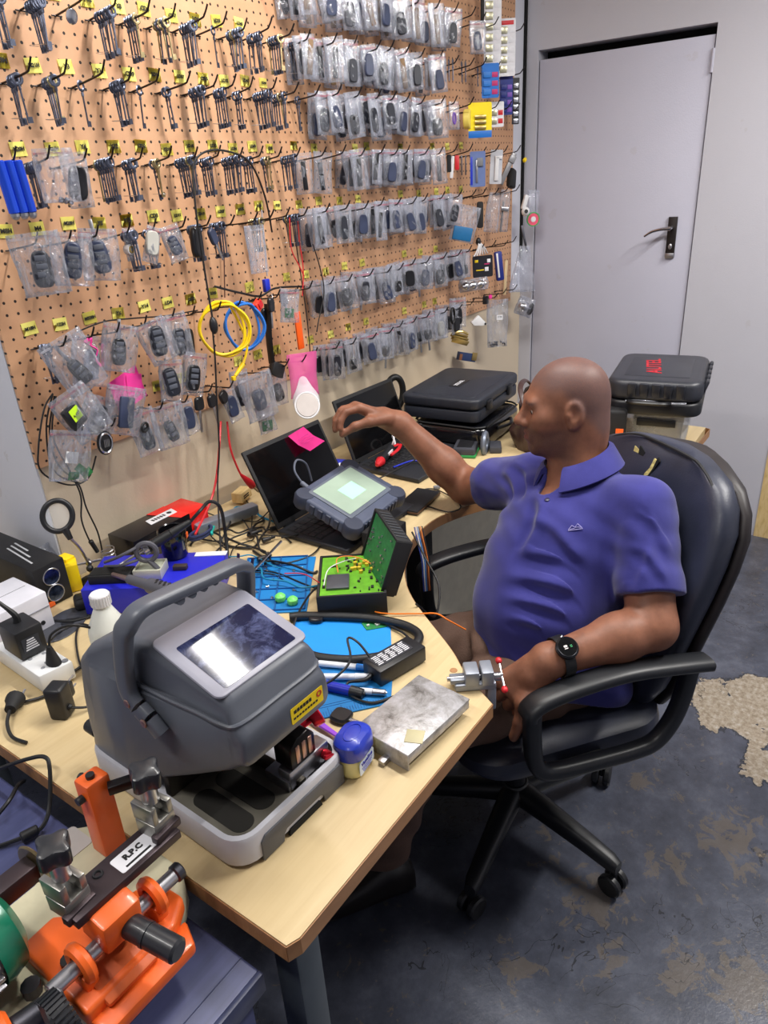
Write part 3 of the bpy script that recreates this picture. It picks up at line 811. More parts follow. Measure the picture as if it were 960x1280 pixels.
tag(obj('smart_card', b, M_FOB2, loc=hang(160, 490, -.105), rot=(0, .35, .1)), 'plain dark rectangular smart card in a bag in front of pink paper', 'smart card')
ibag(213, 458, -.10, 0, .98, 'clear bag with a grey-buttoned remote below the bag under Y14', BIGF, 'grey-buttoned remote below the bag under Y14', ry=.15)
ibag(244, 449, -.09, 0, 1.05, 'clear bag with a black remote left of the hanging valet keys', BIGB, 'black remote in the bag left of the hanging valet keys', ry=.3)
ibag(88, 546, -.11, 6, .92, 'clear bag of green circuit scraps at the board\'s lower left corner', None, ry=.28)
for q, (dx, dz, a) in enumerate([(-.02, -.078, .3), (.012, -.083, -.4), (.0, -.07, .9)]):
    b = B(); box(b, (0, 0, 0), (.026, .002, .018)); sph(b, (.003, -.002, .001), (.006, .002, .006), seg=8)
    tag(obj('circuit_board', b, PCB, loc=hang(92, 550, -.11)+Vec((dx, 0, dz)), rot=(.1, a, 0)), 'green circuit scrap in the lower left corner bag', 'circuit board', 'circuit scraps in the corner bag')
b = B(); box(b, (0, 0, 0), (.03, .001, .026)); tag(obj('paper_slip', b, WHITEP, loc=hang(90, 572, -.113), rot=(0, .4, 0)), 'white paper slip above the green circuit scraps', 'paper')
t = thing('round_remote', 'round black and silver medallion remote hanging below the pink paper', 'remote', hang(129, 541, -.10), rot=(0, .1, .15))
b = B(); lathe(b, [(0, -.005), (.019, -.005), (.0225, -.001), (.0225, .003), (0, .005)], TR((0, 0, -.024), (PI/2, 0, 0)), 24, sy=1.25); obj('case', b, BLACK, t)
b = B(); lathe(b, [(.0165, .0052), (.0185, .0065), (.0205, .0045), (.0185, .004)], TR((0, 0, -.024), (PI/2, 0, 0)), 24, sy=1.25)
for q in range(5): box(b, (-.007+q*.0035, -.0062, -.024), (.0016, .002, .018))
obj('silver_emblem', b, M_SILV, t)
b = B(); tube(b, [(0, 0, .002), (.02, 0, .012), (.03, 0, .012), (.0, 0, .006), (-.01, 0, .01), (0, 0, .002)], .0012, 5, 4); obj('wire_loop', b, STEEL, t)
ibag(176, 521, -.10, 0, 1.08, 'clear bag with a thick black ring at its top and a dark remote below', 'flip', 'dark remote below the thick black ring', ry=-.1, detail=False)
b = B(); t_ = [(.0105*math.cos(k*PI/6), 0, .0105*math.sin(k*PI/6)) for k in range(12)]; tube(b, t_, .0034, 8, 2, closed=True)
tag(obj('rubber_ring', b, BLACK, loc=hang(181, 534, -.115), rot=(.1, 0, .2)), 'thick black rubber ring in front of a clear bag', 'ring')
ibag(208, 512, -.10, 6, .9, 'wide clear bag with a four-button remote on a chrome clip', ('fob', M_FOB3, (.03, .056, .015, .9)), 'black four-button remote on a chrome clip', ry=-.05)
ibag(231, 507, -.09, 1, .8, 'clear bag with a grey oval transponder beside the chrome clip', 'slate', 'grey oval transponder beside the chrome-clipped remote', ry=-.15, detail=False)
for q, (a, c_) in enumerate([(248, .1), (263, -.15), (276, -.5)]):
    loose_key(a, 496-q*3, -.10+q*.012, ['black-headed valet key, left of three on a clip by the black wire', 'black-headed valet key, middle of three on a clip by the black wire', 'black-headed valet key, right of three on a clip by the black wire'][q], M_FOB3, .058, (.036, .036), ry=c_)
ibag(284, 492, -.075, 1, .85, 'narrow clear bag with a slate remote right of the valet keys', 'slate', 'slate remote in the bag right of the valet keys', ry=-.25, detail=False)
ibag(318, 474, -.10, 7, .95, 'big clear bag with a slate rectangular fob behind the laptop', ('fob', M_FOB2, (.04, .062, .015, 1.)), 'slate rectangular fob in the big bag behind the laptop', ry=-.12, drop=-.062, detail=False)
ibag(330, 512, -.095, 2, .85, 'clear bag of small green circuit pieces hanging below the big bag', ('board', PCB, (.034, .03, .002, 1)), 'small green circuit board in the lowest bag behind the laptop', ry=-.1, drop=-.05)
ibag(298, 470, -.07, 1, 1., 'clear bag with a dark remote behind the red cable', 'flip', 'dark remote behind the red cable', detail=False)
ibag(345, 468, -.06, 0, 1.05, 'clear bag with a black remote left of the pink wrapper', 'oval', 'black remote left of the pink wrapper', detail=False)
# loose gear around the coils
for q, (a, c_, r_) in enumerate([(338, 372, .1), (352, 366, -.35), (330, 385, 0.)]):
    loose_key(a, c_, -.09+.01*q, ['dark car key with bare blade below the red connector', 'dark car key hanging tilted beside the green-filled bag', 'dark car key half hidden behind the black strap'][q], M_FOB3, .045, (.03, .04), ry=r_)
ibag(362, 368, -.10, 2, .95, 'clear bag with a pale green board right of the hanging car keys', ('board', PCB, (.03, .026, .002, 1)), 'pale green board in the bag right of the hanging car keys', ry=.15)
ibag(318, 290, -.10, 1, 1.05, 'clear bag with coiled grey test leads in the fifth row', None)
t = thing('connector', 'red square connector above a black strap beside the blue coil', 'connector', hang(322, 382, -.10), rot=(0, -.5, .2))
b = B(); box(b, (0, 0, 0), (.03, .016, .026), bev=.003); obj('shell', b, mat('orange_red_plastic', (250, 60, 40), .4), t)
b = B(); box(b, (.003, -.004, .002), (.018, .014, .016)); obj('socket', b, RED, t)
b = B(); tube(b, [tuple(hang(334, 380, -.08)), tuple(hang(336, 420, -.08)), tuple(hang(340, 455, -.075))], .013, 8, 4, flat=.3); box(b, hang(346, 462, -.08), (.05, .02, .04), rot=(0, .5, 0), bev=.004)
tag(obj('wall_strap', b, RUBBER), 'wide black strap with a plug end hanging right of the blue coil', 'cable')
b = B(); v0 = hang(373, 405, -.08); box(b, v0+Vec((0, 0, -.02)), (.026, .006, .11), rot=(0, -.03, 0), bev=.002)
tag(obj('pry_tool', b, mat('orange_plastic', (255, 98, 20), .4)), 'bright orange flat plastic pry tool hanging above the pink wrapper', 'tool')
t = thing('usb_lead', 'blue plug on a thin grey lead below the fourth row keys', 'cable', (0, 0, 0))
b = B(); tube(b, [tuple(hang(327, 262, -.05)), tuple(hang(330, 300, -.05)), tuple(hang(334, 345, -.05))], .002, 6, 6); obj('lead', b, mat('grey_lead', (170, 168, 176), .5), t)
b = B(); box(b, hang(333, 357, -.05), (.02, .014, .036), bev=.003); obj('plug', b, BLUE, t)
# pink wrapper and mesh cone with its round base
b = B(); pts = []
M_PW = mat('pink_translucent_wrapper', (255, 110, 185), .35, alpha=.55)
p = hang(377, 447, -.10)
obj_ = obj('pink_wrapper', bag_bm(.10, .135, .02, 55, top=.014, skew=.005), M_PW, loc=p, rot=(0, .05, -.3), smooth=180)
tag(obj_, 'translucent pink wrapper hanging over the round lamp cone', 'wrapper')
cD = PY(384, 507, -.16); nD = (Vec(CAMP)-cD).normalized(); nD = (nD+Vec((0, 0, .25))).normalized(); aD = PY(379, 476, -.115)
t = thing('netted_cone', 'white netted cone closed by a pale round disc, hanging behind the laptop', 'lamp shade')
sx_ = nD.cross(Vec((0, 0, 1))).normalized(); sy_2 = sx_.cross(nD)
b = B(); loft(b, [[c+(sx_*math.cos(q*PI/14)*.92+sy_2*math.sin(q*PI/14))*r for q in range(28)] for c, r in ((cD, .041), (cD*.78+aD*.22-nD*.012, .044), (cD*.45+aD*.55-nD*.008, .030), (aD, .014))], cap=False); obj('net_shade', b, mat('white_netting', (226, 226, 232), .6, alpha=.5), t)
b = B(); lathe(b, [(0, .004), (.034, .003), (.036, 0), (.034, -.003), (0, -.004)], Mat.Translation(cD+nD*.004) @ Mat((sx_, sy_2, nD)).transposed().to_4x4(), 32, sx=.92); obj('disc', b, mat('pale_disc', (206, 198, 194), .35), t)
b = B(); tube(b, [cD+(sx_*math.cos(q*PI/14)*.92+sy_2*math.sin(q*PI/14))*.0385+nD*.003 for q in range(28)], .0028, 7, 2, closed=True); obj('rim', b, WHITEP, t)
# coils
M_YC = mat('yellow_cable', (255, 214, 20), .4); M_BC = mat('blue_cable', (40, 120, 215), .4)
def coil(name, lab, cpx, rx, rz_, y, n, m, tail=None, hd=None, r=.0034):
    c = hang(*cpx, y); pts = []
    rr = random.Random(5+n)
    for k in range(n*10+1):
        a = k*2*PI/10+1.2; j = k//10
        qx = (rx+.004*rr.uniform(-1, 1)+.004*(j % 3-1))*math.cos(a)
        pts.append((c.x+qx*.85, c.y-.004*(j % 3)+.003*math.sin(3*a)-qx*.5, c.z+(rz_+.004*rr.uniform(-1, 1)+.004*(j % 2))*math.sin(a)))
    t = thing(name, lab, 'cable', (0, 0, 0))
    b = B(); tube(b, pts+[tuple(hang(*q, y-.01)) for q in (tail or [])], r, 7, 4); obj('cable', b, m, t)
    if hd:
        b = B(); e = hang(*tail[-1], y-.01); f_ = hang(*hd, y-.01); cyl(b, e, f_, r*2., r*1.3, 10); box(b, f_+(f_-e)*.2, (.011, .009, .012), bev=.001); obj('plug', b, m, t)
coil('network_cable', 'coiled bright yellow network cable hanging on the board', (279, 412), .064, .066, -.105, 4, M_YC, [(297, 400), (309, 430), (304, 455)], (294, 470))
coil('network_cable', 'coiled blue cable hanging behind the yellow coil', (304, 408), .052, .060, -.085, 3, M_BC)
def wire(name, lab, pts, r, m, cat='cable', ends=None, seg=7):
    b = B(); tube(b, [tuple(p) for p in pts], r, seg, 6)
    o = obj(name, b, m); return tag(o, lab, cat)
H = hang
t = thing('microphone_lead', 'long black wire arching over two pegs with an inline capsule', 'cable', (0, 0, 0))
b = B(); tube(b, [tuple(p) for p in [H(340, 290, -.06), H(331, 245, -.09), H(312, 203, -.11), H(283, 189, -.115), H(256, 190, -.115), H(242, 208, -.115), H(244, 255, -.12), H(253, 320, -.12), H(261, 370, -.125), H(266, 400, -.13)]], .0026, 7, 8)
tube(b, [tuple(p) for p in [H(266, 414, -.13), H(269, 450, -.13), H(271, 500, -.13), H(274, 560, -.13), H(272, 610, -.13), PZ(276, 690, .76)]], .0024, 7, 8); obj('lead', b, RUBBER, t)
b = B(); sph(b, H(267, 407, -.13), (.0115, .010, .022)); obj('capsule', b, BLACK, t)
for q, (lab, m, pts) in enumerate([
  ('red test lead hanging from the sixth row down to a pegboard clip', RED, [(372, 270, -.06), (374, 300, -.07), (379, 335, -.07), (378, 370, -.07)]),
  ('thin red wire looping out beside the red test lead', RED, [(362, 272, -.06), (364, 310, -.06), (374, 332, -.065), (380, 345, -.07)]),
  ('black test lead hanging beside the red one', RUBBER, [(368, 275, -.055), (371, 310, -.06), (377, 350, -.06), (384, 400, -.06), (388, 445, -.06)]),
  ('black lead dropping from a bag to a small inline plug', RUBBER, [(391, 305, -.09), (400, 335, -.09), (405, 365, -.09), (398, 402, -.09), (396, 415, -.09)]),
  ('thick black cable sagging behind the yellow coil', RUBBER, [(268, 358, -.04), (300, 366, -.06), (325, 370, -.06), (345, 360, -.06), (380, 358, -.06)]),
  ('thin black cord lying along the sixth row of bags', RUBBER, [(96, 415, -.03), (130, 402, -.04), (165, 398, -.04), (205, 395, -.04), (235, 390, -.04), (247, 388, -.03)]),
  ('thin brown cord hanging from the third row of tags', mat('brown_cord', (92, 60, 50), .6), [(278, 287, -.02), (280, 320, -.02), (281, 372, -.02)]),
]): wire('hanging_lead', lab, [H(*p) for p in pts], .0018 if q not in (4,) else .003, m)
# black cable bundle at the board's lower left
for q, (lab, pts) in enumerate([
  ('black cable loop at the lower left corner of the pegboard, outermost', [(66, 492, -.04), (55, 512, -.05), (48, 560, -.06), (52, 590, -.06), (85, 606, -.06), (110, 598, -.06), (120, 570, -.05)]),
  ('black cable loop at the lower left corner of the pegboard, middle', [(66, 492, -.045), (58, 530, -.05), (62, 575, -.055), (75, 595, -.06), (100, 604, -.06)]),
  ('black cable of the corner bundle running down behind the red and black carton', [(68, 495, -.04), (62, 540, -.05), (72, 580, -.06), (98, 605, -.06), (108, 635, -.06), (122, 665, -.05), (128, 690, -.05)]),
  ('black charger lead of the corner bundle ending in a plug by the spring stand', [(70, 495, -.05), (66, 545, -.055), (88, 590, -.06), (101, 620, -.06), (102, 650, -.06), (112, 676, -.06), (120, 688, -.06)]),
]): wire('hanging_cable', lab, [H(*p) for p in pts], .002, RUBBER)
b = B(); cyl(b, H(113, 676, -.06), H(122, 690, -.06), .006, .005, 10, bev=.001); tag(obj('cable_plug', b, BLACK), 'small black barrel plug at the end of the corner charger lead', 'plug')
# red and black leads to the desk
for lab, m, pts, r in [('red power lead dropping from the board to the blue station', RED, [H(276, 527, -.06), H(274, 560, -.10), H(270, 600, -.12), H(262, 630, -.14), PZ(244, 668, .80)], .003),
                       ('red clip lead dropping from the board to a red crocodile clip', RED, [H(284, 527, -.06), H(288, 560, -.08), H(297, 585, -.09), H(304, 598, -.1)], .003)]:
    wire('power_lead', lab, pts, r, m)
t = thing('crocodile_clip', 'red rubber-booted crocodile clip behind the big laptop screen', 'clip', H(304, 596, -.1), rot=(0, 2.5, -.2))
b = B(); lathe(b, [(.004, -.01), (.006, 0), (.0105, .022), (.012, .045), (.009, .05), (0, .05)], None, 12, sy=.7); obj('boot', b, RED, t)
b = B(); box(b, (.003, 0, .06), (.004, .008, .03)); box(b, (-.003, 0, .06), (.004, .008, .03)); obj('jaw', b, STEEL, t)

# ---------------------------------------------------------------- right-hand end: cards, tools and filled bags
def card(px, py, y, w, h, m, lab, name='blister_card', rz=.1, ry=0., cat='card', parts=()):
    p = hang(px, py, y); rz = -abs(rz)-.65
    t = thing(name, lab, cat, p, rot=(0, ry, rz))
    if cat == 'sleeve': obj('sleeve', bag_bm(w, h, .014, int(px), 7, 12, pinch=.25), M_BAG, t, smooth=180)
    else:
     b = B(); prism(b, rrect(w, h, min(w, h)*.08, 3, 0, -h/2+.008), .0016, Mat(((1, 0, 0, 0), (0, 0, -1, 0), (0, 1, 0, 0), (0, 0, 0, 1)))); obj('backing_card', b, m, t)
    for (nm, x, z, sx, sz, d, mm) in parts:
        b = B(); box(b, (x, -.0016-d/2, z), (sx, d, sz), bev=min(d, sx, sz)*.3); obj(nm, b, mm, t)
    return t
M_CW = mat('white_card', (230, 230, 236), .5); M_CB = mat('blue_card', (20, 110, 200), .45); M_CD = mat('dark_blue_card', (30, 45, 130), .45); M_CY = mat('yellow_card', (255, 225, 10), .45)
M_CELL = mat('coin_cell', (200, 196, 168), .3, .8); M_MAG = mat('magenta_print', (190, 40, 110), .5); M_PURP = mat('purple_print', (120, 80, 180), .5); M_CK = mat('black_card', (26, 28, 36), .4)
def cells(n, h, w, mm=M_CELL, m2=M_CW):
    out = []
    for q in range(n):
        z = -.03-q*(h-.03)/n
        out.append(('coin_cell', -w*.2, z, w*.42, (h-.03)/n*.72, .004, mm)); out.append(('printed_panel', w*.26, z, w*.34, (h-.03)/n*.6, .0008, m2))
    return out
card(616, -6, -.07, .066, .235, M_CW, 'tall white battery card hanging at the top right of the pegboard', parts=cells(6, .235, .066), rz=.3)
card(634, 26, -.10, .066, .19, M_CW, 'white battery card with a red header in front of the corner line', parts=cells(5, .19, .066)+[('red_header', 0, -.006, .05, .014, .0008, RED)], rz=.3)
card(613, 82, -.09, .066, .115, M_CB, 'light blue card of small magenta-labelled batteries', parts=cells(3, .115, .066, SKYB, M_MAG), rz=.25)
card(633, 98, -.09, .052, .135, M_CD, 'dark blue narrow battery card with purple print', parts=cells(4, .135, .052, M_CD, M_PURP), rz=.3)
card(621, 130, -.09, .056, .088, M_CW, 'white battery card with red spots below the light blue card', parts=cells(2, .088, .056, M_CELL, RED), rz=.25)
card(645, 100, -.05, .03, .17, M_CK, 'narrow black strip of silver packets against the corner line', parts=[('packet', 0, -.02-q*.026, .02, .018, .004, M_SILV) for q in range(6)], rz=.2)
t = card(600, 131, -.10, .09, .118, M_CY, 'yellow and blue blister card holding three brass padlocks', parts=[('blue_footer', 0, -.098, .09, .024, .0006, M_CB)]+[('padlock_body', 0, -.04-q*.018, .044, .013, .008, BRASS) for q in range(3)], rz=.2)
b = B(); cyl(b, (0, .012, 0), (0, -.014, 0), .034, seg=28, bev=.003); o = obj('tape_roll', b, mat('yellow_tape', (250, 226, 110), .5), loc=hang(584, 149, -.06), rot=(0, 0, .35)); tag(o, 'roll of pale yellow tape hanging edge-on beside the yellow card', 'tape')
ibag(567, 132, -.09, 4, .8, 'small white-backed bag with a purple oval ring', None)
b = B(); tube(b, [(.009*math.cos(k*PI/6), 0, .017*math.sin(k*PI/6)) for k in range(12)], .003, 6, 2, closed=True); tag(obj('purple_ring', b, M_PURP, loc=hang(568, 148, -.1)), 'purple oval ring in the small white-backed bag', 'ring')
# seventh-decimal details: key bundles and small tools in the upper right
for (px, py, n, lab) in [(551, 76, 4, 'short bundle of dark keys in the upper right below a bag'), (577, 78, 2, 'pair of dark keys hanging in the upper right'), (597, 84, 2, 'pair of short black keys left of the light blue card'), (555, 28, 2, 'two thin keys hanging high in the upper right'), (565, 26, 2, 'two thin keys hanging high left of a clear bag of screws')]:
    p = hang(px, py, -.06); t = thing('key_bundle', lab, 'keys', p, 0, 'bundles of key blanks on hooks')
    for k in range(n):
        b = key_bm(.045); obj('key', b, M_KEY, t, loc=(k*.007, -k*.012, 0), rot=(0, rnd.uniform(-.1, .1), .3))
ibag(597, 32, -.08, 0, 1., 'clear bag of grey screws high on the right', 'slate', 'lump of grey screws in the clear bag high on the right', detail=False)
b = B(); box(b, (0, 0, -.04), (.02, .012, .09), bev=.004); tag(obj('black_pouch', b, BLACKM, loc=hang(603, -4, -.06), rot=(0, 0, .3)), 'narrow black pouch left of the tall battery card', 'pouch')
# fourth row tools
def strip_tool(px, py, y, w, h, m, lab, name, ry=0., cat='tool', t_=.008):
    b = B(); prism(b, rrect(w, h, w*.3, 4, 0, -h/2), t_, TR((0, t_/2, 0), (PI/2, 0, 0)), bev=.001); return tag(obj(name, b, m, loc=hang(px, py, y), rot=(0, ry, -.8)), lab, cat)
strip_tool(561, 193, -.06, .016, .06, BLACKM, 'black narrow fob hanging left of the red pocket knife', 'narrow_fob', cat='key fob')
strip_tool(566, 195, -.07, .012, .075, WHITEP, 'white plastic tag hanging left of the red pocket knife', 'plastic_tag', ry=.1)
strip_tool(571, 194, -.075, .016, .05, RED, 'red pocket knife hanging in the fourth row', 'pocket_knife')
for q, px in enumerate((577, 582)): strip_tool(px, 194, -.05, .005, .07, DSTEEL, ['thin dark pick, left of two beside the red knife', 'thin dark pick, right of two beside the red knife'][q], 'lock_pick', t_=.003)
card(597, 192, -.09, .06, .125, mat('blue_grey_card', (104, 122, 172), .4), 'blue-grey carded tool pack with a steel rod', 'tool_pack', parts=[('steel_rod', -.004, -.062, .008, .08, .006, STEEL), ('grey_clip', .008, -.03, .024, .03, .008, GREYP), ('blue_stripe', -.024, -.06, .008, .1, .0006, BLUE)], rz=.25)
card(621, 190, -.09, .05, .125, mat('pale_pack', (200, 202, 210), .3), 'pale packed caliper hanging right of the blue-grey tool pack', 'tool_pack', parts=[('white_caliper', .002, -.06, .016, .09, .008, WHITEP), ('jaw', .008, -.02, .03, .012, .008, WHITEP)], rz=.2, ry=.05)
b = B(); box(b, (0, 0, -.05), (.022, .014, .13), bev=.004); box(b, (0, -.004, -.01), (.028, .016, .03), bev=.004); tag(obj('staple_gun', b, mat('grey_metal_tool', (150, 150, 154), .4, .4), loc=hang(641, 196, -.10), rot=(0, .5, -.7)), 'grey metal tool hanging slanted across the corner line', 'tool')
b = B(); box(b, (0, 0, -.035), (.06, .03, .075), bev=.008); tag(obj('black_pouch', b, BLACKM, loc=hang(640, 212, -.06), rot=(0, .2, .2)), 'black fabric pouch behind the slanted grey tool', 'pouch')
b = B(); box(b, (0, 0, 0), (.02, .012, .014), bev=.003); tag(obj('yellow_clip', b, YELLOW, loc=hang(656, 200, -.10), rot=(0, -.5, 0)), 'small yellow clip beside the slanted grey tool', 'clip')
# fifth row
ibag(584, 262, -.10, 7, .95, 'tilted clear bag with a bright blue packet', None, ry=.25)
b = B(); box(b, (0, 0, 0), (.074, .012, .05), bev=.003); tag(obj('blue_packet', b, mat('teal_blue_card', (30, 104, 156), .45), loc=hang(578, 292, -.105), rot=(0, .22, -.9)), 'bright blue packet in the tilted clear bag', 'packet')
strip_tool(600, 252, -.06, .026, .10, BLACKM, 'black leather key strap beside the blue packet', 'key_strap', cat='strap')
card(618, 246, -.10, .06, .15, mat('clear_sleeve', (196, 198, 208), .25, alpha=.5), 'long clear sleeve hanging right of the key strap', 'plastic_sleeve', rz=.25, ry=.12, cat='sleeve')
card(632, 242, -.09, .05, .165, mat('frosted_sleeve', (205, 205, 214), .3, alpha=.6), 'frosted sleeve with a chrome latch inside', 'plastic_sleeve', parts=[('chrome_latch', .002, -.06, .034, .018, .012, STEEL), ('grey_strip', -.006, -.09, .008, .12, .003, GREYP)], rz=.25, ry=.1, cat='sleeve')
t = thing('dome_camera', 'white round-eyed camera hanging by the corner line', 'camera', hang(655, 262, -.09), rot=(0, .3, -.7))
b = B(); box(b, (-.006, 0, .03), (.02, .018, .06), bev=.005); sph(b, (.008, -.004, -.006), (.019, .017, .019)); obj('body', b, WHITEP, t)
b = B(); cyl(b, (.004, -.019, -.006), (.002, -.023, -.006), .008, seg=16); obj('lens', b, BLACK, t)
ibag(667, 242, -.10, 1, .95, 'clear bag with a pink and green round reel at the door edge', None)
t = thing('reel', 'pink and green round reel with a white hub in a clear bag', 'reel', hang(666, 274, -.1), rot=(PI/2, 0, -.8))
b = B(); lathe(b, [(.010, -.006), (.027, -.006), (.029, 0), (.027, .006), (.010, .006), (.010, -.006)], None, 24); obj('rim', b, mat('pink_reel', (235, 90, 120), .4), t)
b = B(); lathe(b, [(.0, -.004), (.010, -.008), (.012, .008), (0, .010)], None, 18); obj('hub', b, WHITEP, t)
b = B(); lathe(b, [(.026, .0005), (.0305, .001), (.0305, .007), (.026, .0075), (.026, .0005)], None, 20); obj('green_edge', b, mat('green_reel', (60, 165, 90), .4), t)
strip_tool(652, 282, -.07, .01, .12, DSTEEL, 'long dark steel bar hanging slanted under the white camera', 'steel_bar', ry=-.25, t_=.005)
# sixth row
t = card(603, 322, -.10, .085, .085, M_CK, 'black boxed headlamp card with yellow leads and a small code label', 'boxed_kit', parts=[('yellow_lead', -.012, -.048, .034, .004, .002, YELLOW), ('white_beam', .016, -.046, .016, .016, .002, M_CW), ('label', .026, -.014, .014, .014, .0008, M_CW), ('magenta_stripe', .018, -.026, .022, .004, .0008, M_MAG), ('yellow_badge', -.026, -.012, .014, .010, .0008, YELLOW)], rz=.15, ry=-.03)
t = thing('door_knob_pack', 'pack of shiny chrome door knobs below the black boxed kit', 'door knobs', hang(592, 356, -.10), rot=(0, -.05, -.7))
for q in (-.036, -.004, .03):
    b = B(); lathe(b, [(0, -.017), (.010, -.016), (.016, -.006), (.017, .004), (.013, .012), (.006, .014), (.006, .022), (0, .022)], TR((q, -.006, 0), (0, PI/2, 0)), 16); obj('knob', b, mat('bright_chrome', (215, 215, 220), .12, 1.), t)
obj('wrapping', bag_bm(.125, .05, .042, 71, top=.026), M_BAG, t, smooth=180)
t = thing('wiper_pack', 'blue and white long packet hanging right of the boxed kit', 'packet', hang(622, 316, -.09), rot=(0, -.12, -.7))
b = B(); box(b, (0, 0, -.055), (.034, .02, .12), bev=.006); obj('case', b, M_CD, t); b = B(); box(b, (-.008, -.011, -.05), (.008, .004, .1), bev=.001); obj('white_stripe', b, WHITEP, t)
strip_tool(633, 325, -.06, .014, .15, mat('pale_wood_stick', (214, 190, 150), .5), 'pale curved stick hanging in the corner', 'stick', ry=.05)
t = thing('wire_bunch', 'bunch of white and black cable ends above the boxed kit', 'cables', hang(598, 302, -.09))
b = B()
for q in range(6): tube(b, [(0, 0, .0), (-.02+q*.009, -.01, -.02), (-.05+q*.02, -.012, -.045), (-.06+q*.024, -.01, -.05)], .0028, 6, 4)
obj('white_leads', b, WHITEP, t); b = B(); sph(b, (0, 0, 0), (.012, .01, .016)); obj('tie', b, BLACK, t)
tag(obj('limp_bag', bag_bm(.125, .20, .04, 19, 8, 14, pinch=.6), M_BAG, loc=hang(656, 312, -.10), rot=(0, .05, -.7), smooth=180), 'tall limp clear bag holding a chrome knob by the door edge', 'bag')
t = thing('chrome_door_knob', 'chrome round door knob at the bottom of the tall limp bag', 'door knob', hang(656, 384, -.10), rot=(0, .4, -.7))
b = B(); lathe(b, [(0, -.03), (.014, -.029), (.023, -.016), (.025, 0), (.020, .012), (.010, .016), (.010, .03), (0, .03)], TR((0, 0, 0), (0, PI/2, 0)), 20); obj('knob', b, mat('bright_chrome', (215, 215, 220), .12, 1.), t)
b = B(); cyl(b, (.028, 0, 0), (.034, 0, 0), .028, seg=22, bev=.002); obj('rose', b, DSTEEL, t)
obj('wrapping', bag_bm(.09, .085, .06, 77, top=.045), M_BAG, t, smooth=180)
# lowest row, right
ibag(572, 378, -.09, 0, 1.1, 'clear bag with a black mouse-shaped remote at the lower right', BIGB, 'black mouse-shaped remote at the lower right', detail=False)
t = thing('strap_hinge', 'brass hasp and hinge plates stacked behind a white clip', 'hinge', hang(574, 420, -.09), rot=(0, .35, -.6))
b = B()
for q in range(3): box(b, (.004*q, -.004*q, -.010*q), (.075, .004, .022), rot=(.5, 0, 0), bev=.001)
tube(b, [(-.03, -.01, .01), (0, -.014, .02), (.03, -.01, .016)], .006, 8, 4); obj('plate', b, mat('aged_brass', (196, 176, 120), .35, .9), t)
t = thing('white_bracket', 'white plastic wedge clip hanging below the chrome knobs', 'clip', hang(597, 402, -.10), rot=(0, -.35, -.6))
b = B(); prism(b, [(-.03, .012), (.012, .024), (.036, -.03), (.01, -.024), (-.024, -.008)], .016, TR((0, .008, 0), (PI/2, 0, 0)), bev=.003); obj('body', b, WHITEP, t)
b = B(); cyl(b, (.026, -.009, -.022), (.026, -.0105, -.022), .005, seg=12); obj('hole', b, BLACK, t)
b = B(); box(b, (0, 0, 0), (.03, .02, .035), bev=.004); tag(obj('magnet_block', b, BLACK, loc=hang(607, 375, -.08), rot=(0, .1, .2)), 'black magnet block just right of the white wedge clip', 'block')
t = thing('lock_box', 'dark blue lock box with a pale corner below the brass hasp', 'box', hang(583, 446, -.04), rot=(0, .28, -.3))
b = B(); box(b, (0, 0, 0), (.10, .02, .035), bev=.002); obj('body', b, mat('navy_box', (40, 58, 100), .45), t); b = B(); box(b, (.038, -.011, .006), (.03, .003, .034), bev=.001); obj('pale_plate', b, BRASS, t); b = B(); box(b, (-.044, -.011, -.004), (.016, .003, .026), bev=.001); obj('rusty_corner', b, mat('rust_brown', (140, 90, 60), .7), t)
t = thing('long_bag', 'long clear bag of screws with a white label hanging lowest on the right', 'bag', hang(622, 378, -.10), rot=(0, 0, -.75))
obj('sleeve', bag_bm(.095, .205, .03, 91, top=.012), M_BAG, t, smooth=180)
b = B(); box(b, (.004, -.016, -.062), (.028, .0008, .022)); lb = obj('label', b, M_CW, t); obj('print', text_bm('17.90', .009, basis((1, 0, 0), (0, 0, 1), (.004, -.0168, -.060))), INK, lb)
b = B()
for q in range(26): box(b, (rnd.uniform(-.034, .034), rnd.uniform(-.006, .006), -.182+rnd.uniform(-.006, .012)), (.010, .004, .004), rot=(rnd.random()*3, rnd.random()*3, rnd.random()*3))
o = obj('screws', b, DSTEEL, t); o['kind'] = 'stuff'
b = B(); box(b, (0, 0, 0), (.016, .01, .016), bev=.003); tag(obj('pink_clip', b, PINK, loc=hang(613, 371, -.10)), 'small pink clip above the long bag of screws', 'clip')
ibag(551, 392, -.09, 5, .95, 'clear bag with a pale instruction sheet in the lowest row', 'pale', 'pale instruction sheet in the lowest row bag', detail=False)
t = thing('usb_lead', 'black lead looped in a bag at the lowest row\'s right end', 'cable', hang(565, 385, -.1))
b = B(); tube(b, [(.014*math.cos(k*.7), -.002*k*.2, -.03+.03*math.sin(k*.7)) for k in range(16)], .0035, 6, 3); obj('lead', b, RUBBER, t)
# ================================================================ THINGS ON THE DESK
def quad_prism(A, Bp, Cp, h, m, name, parent=None, bev=.003):
    """parallelogram A,B,B+C-A,C (points at the top) as a solid of height h below them, in world space"""
    D = Bp+Cp-A; b = B()
    prism(b, [(p.x, p.y) for p in (A, Bp, D, Cp)], h, Mat.Translation((0, 0, A.z-h)), bev=bev); return obj(name, b, m, parent)

